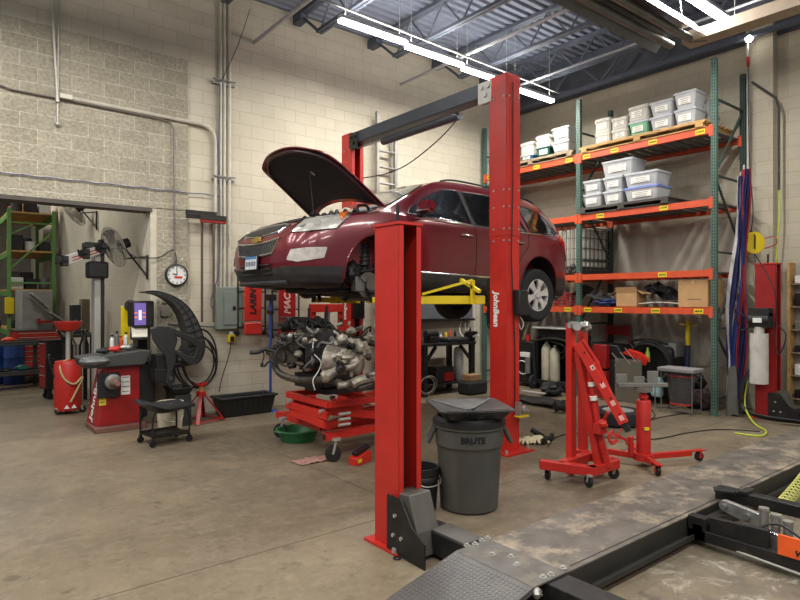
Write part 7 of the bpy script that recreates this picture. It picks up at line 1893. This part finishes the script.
for k in range(2):
    m = MB(); m.lump(g + Vector((.03 + .14 * k, -.04 * k, .045)), .085, (1.1, .9, .5), k + 2, .45, 18, 3); c = g + Vector((.03 + .14 * k, -.04 * k, .045))
    for f_ in range(4): a_ = 2.4 + f_ * .42 + k; m.tube([c + Vector((math.cos(a_) * .06, math.sin(a_) * .06, 0)), c + Vector((math.cos(a_) * .13, math.sin(a_) * .12, .01)), c + Vector((math.cos(a_ + .2) * .17, math.sin(a_ + .2) * .15, -.02))], [.022, .02, .014], n=8)
    build('glove', m, mat('glove_cream', (214, 204, 170), .85, var=.15, bump=.3), t)
g = G(545, 443)
solo('black_hose_piece', MB().tube([g + Vector((-.12, -.06, .05)), g + Vector((.0, -.02, .05)), g + Vector((.07, .12, .06)), g + Vector((.05, .25, .12))], .035, k=4).tube([g + Vector((0, -.02, .05)), g + Vector((.16, .02, .045)), g + Vector((.3, .12, .04))], .03, k=4), BLK, 'black forked rubber hose piece beside the cream gloves', 'hose')
solo('red_wedge', MB().prism([(0, 0), (.2, 0), (.2, .03)], 'y', 0, .1).xf(Matrix.Translation(G(512, 450))), RED, 'small red metal wedge by the tall lift post base', 'wedge')
# =====================================================================  FOLDED ENGINE CRANE
def Q(px, py, dep): return D(px, py, dep)
t = thing('engine_crane', 'folded red engine crane on casters standing in the middle of the floor', 'engine crane', (5.2, 3.6, 0))
c1, c2, c3, c4 = G(547, 480), G(590, 488), G(616, 479), G(577, 470)
zb = .16
def B(p, z=zb): return Vector((p.x, p.y, z))
frame_tube(t, 'base_frame', [(B(c1) + Vector((-.05, .04, 0)), B(c2) + Vector((.05, -.04, 0))), (B(c2), B(c3)), (B(c1).lerp(B(c2), .3), B(c4).lerp(B(c3), .25)), (B(c3), B(c4) + Vector((.1, .1, 0)))], .09, .085, RED)
build('tube_end', MB().box(B(c1) + Vector((-.055, .043, 0)), (.01, .07, .07), rotz3(-.8)), HOLE, t)
for c_, a_ in ((c1, .3), (c2, 1.2), (c3, 2.0), (c4, .8)): caster(t, c_, .055, .035, RUB, .12, a_)
frame_tube(t, 'folded_leg', [(Q(571, 474, 6.15), Q(571, 323, 6.15))], .085, .07, REDB)
frame_tube(t, 'folded_leg', [(Q(583, 468, 6.45), Q(583, 330, 6.45))], .085, .07, RED)
m = MB(); a, b = Q(570, 325, 6.1), Q(589, 327, 6.3); m.cyl(a, b, .035); m.lump(Q(585, 327, 6.15), .055, seed=3, amp=.5); m.cyl(Q(575, 326, 6.1), Q(577, 326, 6.0), .045); build('leg_wheel', m, SIL, t)
frame_tube(t, 'mast', [(Q(605, 466, 5.95), Q(579, 345, 6.1))], .09, .08, REDB)
frame_tube(t, 'mast_brace', [(Q(598, 468, 5.85), Q(577, 352, 6.0)), (Q(609, 468, 5.85), Q(588, 395, 5.95))], .03, .06, RED)
a, b = Q(578, 343, 5.95), Q(624, 423, 5.75)
bo = frame_tube(t, 'boom', [(a, b)], .08, .085, REDB)
dv = (b - a).normalized(); m = MB(); m2 = MB(); nn_ = Vector((-.62, -.78, 0)); sidev = nn_ * .046
for k in range(5):
    p = a.lerp(b, .12 + .19 * k); m.cyl(p + sidev * .9, p + sidev * 1.02, .012)
    if k: q = a.lerp(b, .03 + .19 * k); m2.bar(q + sidev * 1.0, q + dv * .06 + sidev * 1.0, .05, .05, up=nn_)
build('pin_hole', m, HOLE, bo)
frame_tube(bo, 'boom_sticker', [(a.lerp(b, q) + nn_ * .027, a.lerp(b, q + .06) + nn_ * .027) for q in (.28, .5, .72, .9)], .035, .045, mat('sticker_pink', (226, 170, 160), .6))
frame_tube(t, 'boom_top_brace', [(Q(583, 340, 5.9), Q(597, 362, 5.9)), (Q(596, 360, 5.9), Q(622, 418, 5.8)), (Q(590, 365, 5.9), Q(599, 361, 5.9))], .03, .03, REDB)
frame_tube(t, 'boom_extension', [(b, b.lerp(a, -.1))], .05, .055, BLK)
m = MB(); e = Q(622, 428, 5.75); m.tube([e, Q(619, 434, 5.75), Q(614, 438, 5.75)], .008); m.torus(Q(613, 438, 5.75), .035, .009, (-.6, -.8, 0)); m.tube([Q(613, 430, 5.75), Q(608, 436, 5.75), Q(612, 444, 5.75), Q(618, 440, 5.75)], .012, k=4); build('chain_hook', m, RED, t)
m = MB(); m.cyl(Q(598, 428, 5.9), Q(590, 372, 5.95), .035); ra = build('ram_cylinder', m, RED, t); m = MB(); m.cyl(Q(590, 372, 5.95), Q(586, 355, 5.97), .018); build('ram_rod', m, CHR, ra)
m = MB(); m.cyl(Q(594, 400, 5.9), Q(593.3, 396, 5.9), .037).cyl(Q(592, 386, 5.92), Q(591.5, 382, 5.92), .037); build('ram_label', m, PAPER, ra)
m = MB(); m.b2(-.06, .06, -.04, .04, -.05, .05); m.xf(Matrix.Translation(Q(600, 428, 5.85))); m.cyl(Q(604, 420, 5.8), Q(608, 412, 5.75), .014); m.lump(Q(603, 424, 5.8), .045, seed=2, amp=.3); build('pump', m, RED, t)
# =====================================================================  TRANSMISSION JACK
g = G(643.5, 466)
t = thing('transmission_jack', 'red telescoping transmission jack with low spread legs beside the crane', 'transmission jack', g)
build('cylinder', MB().lathe([(.075, .12), (.075, .70), (.068, .715), (.03, .72)], g, n=20), RED, t)
build('base_collar', MB().cyl(g + Vector((0, 0, .07)), g + Vector((0, 0, .14)), .11), RED, t)
m = MB(); m.cyl(g + Vector((0, 0, .7)), g + Vector((0, 0, .80)), .03); m.cyl(g + Vector((0, 0, .74)), g + Vector((0, 0, .77)), .05); build('ram', m, RED, t)
L1, L2, L3, L4 = G(698, 461), G(655, 474), G(601, 459), G(625, 447)
for e in (L1, L2, L3, L4):
    d_ = (e - g); d_.z = 0; z = .10
    lg = frame_tube(t, 'leg', [(g + Vector((0, 0, z)), g + d_ * .86 + Vector((0, 0, z)))], .05, .06, RED)
for e in (L1, L2, L3):
    m = MB(); d_ = (e - g).normalized(); p = g + (e - g) * .88; s_ = Vector((-d_.y, d_.x, 0)); m.bar(p + Vector((0, 0, .12)), p + d_ * .16 + Vector((0, 0, .12)), .06, .012)
    build('wheel_bracket', m, RED, t)
    m = MB(); q = p + d_ * .1 + Vector((0, 0, .052)); m.lathe([(.03, -.02), (.05, -.016), (.05, .016), (.03, .02)], q, s_, n=18); w_ = build('caster', m, BLK, t)
    m = MB(); m.bar(q + s_ * .026, q + s_ * .026 + Vector((0, 0, .065)), .03, .005, up=s_); m.bar(q - s_ * .026, q - s_ * .026 + Vector((0, 0, .065)), .03, .005, up=s_); m.cyl(q - s_ * .03, q + s_ * .03, .018); build('fork', m, RED, w_)
m = MB(); pp = g + Vector((-.12, .08, 0)); m.cyl(pp + Vector((0, 0, .12)), pp + Vector((0, 0, .32)), .03); m.bar(pp + Vector((0, 0, .26)), pp + Vector((-.16, .12, .36)), .03, .03); build('pump_lever', m, RED, t)
build('label', MB().box(g + Vector((-.047, -.06, .42)), (.05, .03, .03), rotz3(-.65)), YELS, t)
zc = .80
m = MB(); m.bar(g + Vector((-.22, .18, zc + .08)), g + Vector((.2, -.16, zc + .08)), .06, .04); m.box(g + Vector((0, 0, zc + .03)), (.14, .14, .05)); 
for q, h in ((-.24, .13), (-.05, .1), (.1, .16)): p = g + Vector((.78 * q, -.62 * q, zc + .1)); m.box(p + Vector((0, 0, h / 2 - .03)), (.015, .12, h), rotz3(.9))
hd_ = build('saddle_head', m, mat('saddle_grey', (128, 126, 118), .5, metal=.4, dirt=.4), t, smooth=0, bevel=.004)
# =====================================================================  CLUTTER UNDER THE RIGHT BAY
g = G(618, 424)
t = thing('tire', 'spare wheel lying flat on the floor behind the crane', 'tire', (g.x, g.y, 0))
build('tire_rubber', MB().lathe([(.22, .01), (.30, .0), (.345, .03), (.355, .1), (.345, .19), (.30, .22), (.22, .21)], g, n=44, cap=False), RUB, t)
build('wheel_rim', MB().lathe([(.225, .2), (.215, .21), (.2, .15), (.06, .17), (.05, .19), (.01, .19)], g, n=32), mat('rim_pale', (190, 188, 180), .4, metal=.4), t)
# metal side panel with bent pipes
def along(px, py, x): return PX(px, py, x)
a, b = PX(611, 350, 9.62), PX(641, 398, 9.62)
solo('sheet_panel', MB().bar((a.x + .02, b.y, .38), (a.x + .14, a.y, .38), .02, .76), mat('panel_taupe', (116, 110, 98), .6, metal=.2), 'grey sheet metal panel standing on edge at the foot of the rack', 'panel', smooth=0)
for i, P in enumerate(([(612, 353), (618, 360), (615, 366)], [(620, 352), (630, 364), (634, 360)], [(625, 348), (636, 362), (640, 356)])):
    solo('bent_pipe', MB().tube([PX(q, r, 9.58) for q, r in P], .008), SIL, f'thin bent metal pipe on the sheet panel, {["left","middle","right"][i]} one', 'pipe', 'bent pipes on the sheet panel')
c = PX(612, 346, 10.0); m = MB(); m.prism([(c.y - .35, .72), (c.y - .2, .98), (c.y + .4, 1.0), (c.y + .5, .72)], 'x', 9.85, 10.3); solo('black_housing', m, BLK, 'black angular plastic housing behind the sheet panel', 'car part', bevel=.02)
solo('storage_crate', MB().b2(9.85, 10.35, c.y - .45, c.y + .5, .0, .715), mat('crate_black_brown', (40, 36, 34), .7), 'dark storage crate carrying the black housing', 'crate', bevel=.02)  # plain near-black brown crate
c = PX(601, 362, 9.78); solo('red_tool_box', MB().b2(9.72, 9.84, c.y - .14, c.y + .14, .55, .98).b2(9.72, 9.84, c.y - .14, c.y + .14, 0, .5), REDD, 'red tool box stack partly hidden behind the crane', 'tool box', bevel=.01)
a = PX(619, 328, 10.6)
t = thing('metal_stand', 'red metal stand against the wall under the rack', 'stand', (10.6, a.y, 0)); m = MB(); m.tube([(10.6, a.y - .22, 0.02), (10.6, a.y - .22, 1.32), (10.6, a.y + .26, 1.32), (10.6, a.y + .26, .02)], .022); m.b2(10.59, 10.61, a.y - .2, a.y + .24, 1.12, 1.3); build('frame_tube', m, REDD, t)
P = [(628, 350), (640, 354), (648, 360), (645, 366), (634, 358), (622, 353)]
m = MB(); pts = [PX(q, r, 9.72) for q, r in P]; m.rings([pts, [p + Vector((.06, 0, .02)) for p in pts]]); solo('red_fender_piece', m, REDB, 'crumpled red painted bracket leaning over the sheet panel', 'car part', smooth=0)
# pressure washer / vacuum with hoops of hose
c = PX(657, 372, 10.2)
t = thing('floor_machine', 'black wheeled cleaning machine wrapped in thick hose with a green bottle', 'machine', (c.x, c.y, 0))
build('housing', MB().b2(10.05, 10.55, c.y - .34, c.y + .3, .1, .98), BLK, t, bevel=.06)
build('grey_cover', MB().b2(10.15, 10.5, c.y - .36, c.y - .08, .8, 1.06), mat('cover_grey', (130, 130, 126), .5), t, bevel=.03)
for k, (r, z, dx) in enumerate(((.36, .72, 0), (.33, .7, .03), (.38, .66, .06))): build('hose_hoop', MB().torus((10.0 - dx, c.y, z), r, .028, (1, 0, .12), n=36), BLK if k != 1 else DGR, t)
build('spray_bottle', MB().lathe([(.04, 0), (.04, .15), (.02, .2), (.02, .25)], (9.92, c.y + .02, .72), n=14), mat('lime_bottle', (150, 180, 60), .4), t)
build('handle_bar', MB().tube([(10.1, c.y + .3, .9), (10.0, c.y + .36, 1.06), (9.98, c.y, 1.1), (10.0, c.y - .3, 1.04)], .022, k=4), BLK, t)
for s in (-1, 1): build('wheel', MB().cyl((10.1, c.y + s * .34, .12), (10.1, c.y + s * .39, .12), .12), RUB, t)
c = PX(657, 386, 9.62)
t = thing('washer_jug', 'pale blue plastic jug hanging on the wire stand', 'jug', (c.x, c.y, c.z - .18)); build('jug_body', MB().lathe([(.08, 0), (.1, .03), (.1, .1), (.092, .13), (.1, .16), (.1, .26), (.07, .31), (.03, .32)], (c.x, c.y, c.z - .17), n=20), mat('jug_blue', (168, 206, 210), .35), t)
a, b = PX(661, 370, 9.3), PX(692, 370, 9.3)
t = thing('bag_stand', 'wire stand holding a grey mesh bag with red trim', 'bag stand', (9.45, (a.y + b.y) / 2, 0))
m = MB()
for x in (9.3, 9.6):
    for y in (a.y, b.y): m.cyl((x, y, 0), (x, y, a.z), .008)
for z in (a.z, .06): m.tube([(9.3, a.y, z), (9.3, b.y, z), (9.6, b.y, z), (9.6, a.y, z)], .008, closed=True)
m.cyl((9.3, PX(655, 400, 9.3).y, 0), (9.3, PX(655, 400, 9.3).y, .6), .008); build('wire_frame', m, GRY, t)
def bagf(a_, q):
    an = 2 * PI * a_; k = 1 - .28 * q ** 2; w = abs(a.y - b.y) / 2 * .86
    return (9.45 + .13 * k * math.cos(an) + .01 * math.sin(an * 7), (a.y + b.y) / 2 + w * k * math.sin(an) + .012 * math.sin(an * 9 + q * 5), a.z - .02 - q * .52)
m = MB(); m.rings([[bagf(j / 28, k / 8) for j in range(28)] for k in range(9)]); bg = build('mesh_bag', m, mat('bag_grey', (72, 70, 70), .9, var=.25, scale=40), t, smooth=60)
m = MB(); m.tube([bagf(j / 28, .98) for j in range(28)], .014, closed=True); m.tube([bagf(j / 28, .12) for j in range(28)], .008, closed=True); build('red_trim', m, REDB, bg)
build('folded_rim', MB().b2(9.26, 9.64, min(a.y, b.y) - .04, max(a.y, b.y) + .05, a.z - .015, a.z + .05), mat('rim_cloth', (134, 130, 128), .8), t, bevel=.015)
# t-handled pole
c = PX(688, 324, 10.35)
t = thing('t_handle_pole', 'yellow and navy T-handled pole leaning behind the mesh bag', 'pole', (10.3, c.y, 0))
build('lower_tube', MB().cyl((10.3, c.y + .02, 0.01), (10.34, c.y, 1.02), .045), mat('navy_steel', (40, 44, 74), .5), t); build('upper_tube', MB().cyl((10.34, c.y, 1.02), (10.35, c.y, 1.44), .04), YEL, t)
build('cross_handle', MB().cyl((10.33, c.y - .17, 1.37), (10.37, c.y + .17, 1.37), .02).cyl((10.35, c.y, 1.42), (10.35, c.y, 1.48), .045), mat('handle_wood', (196, 166, 92), .6), t)
for i, (px, py, r, s, cm, lab) in enumerate(((697, 382, .17, (.9, .7, .9), BLK, 'upper black rubber bundle right of the T-handled pole'), (700, 402, .2, (1, .8, .8), mat('maroon_dark', (52, 38, 38), .8), 'dark maroon sack on the floor beside the rack post'), (694, 406, .15, (1.1, .8, .8), BLK, 'black sack on the floor left of the maroon one'), (706, 400, .15, (1, .7, .7), mat('dark_grey_cloth', (60, 58, 58), .8), 'grey sack squeezed against the rack post'))):
    c = PX(px, py, 10.15 if i < 1 else 9.95 + .05 * i); z = max(r * s[2], c.z)
    solo('sack', MB().lump((c.x, c.y, z if i == 0 else r * s[2] * 1.1), r, s, i + 3, .5, 20, 3), cm, lab, 'sack')
c0 = PX(697, 396, 10.15); solo('black_bin', MB().b2(10.02, 10.3, c0.y - .13, c0.y + .13, .0, PX(697, 390, 10.15).z - .05 if True else .2), BLK, 'low black bin under the upper black bundle', 'bin', bevel=.03)
# black cord looping over the floor
P = [G(548, 447), G(556, 438), G(575, 434), G(600, 437), G(650, 440), G(690, 433), G(720, 430), G(760, 432)]
solo('extension_cable', MB().tube([p + Vector((0, 0, .008)) for p in P], .007, k=6), BLK, 'thin black cord winding across the floor behind the transmission jack', 'cord')
P = [G(600, 400), G(640, 404), G(655, 416), G(640, 424), G(660, 418), G(690, 413)]
solo('extension_cable', MB().tube([p + Vector((0, 0, .008)) for p in P], .007, k=6), BLK, 'short black cord curling on the floor below the bag stand', 'cord')
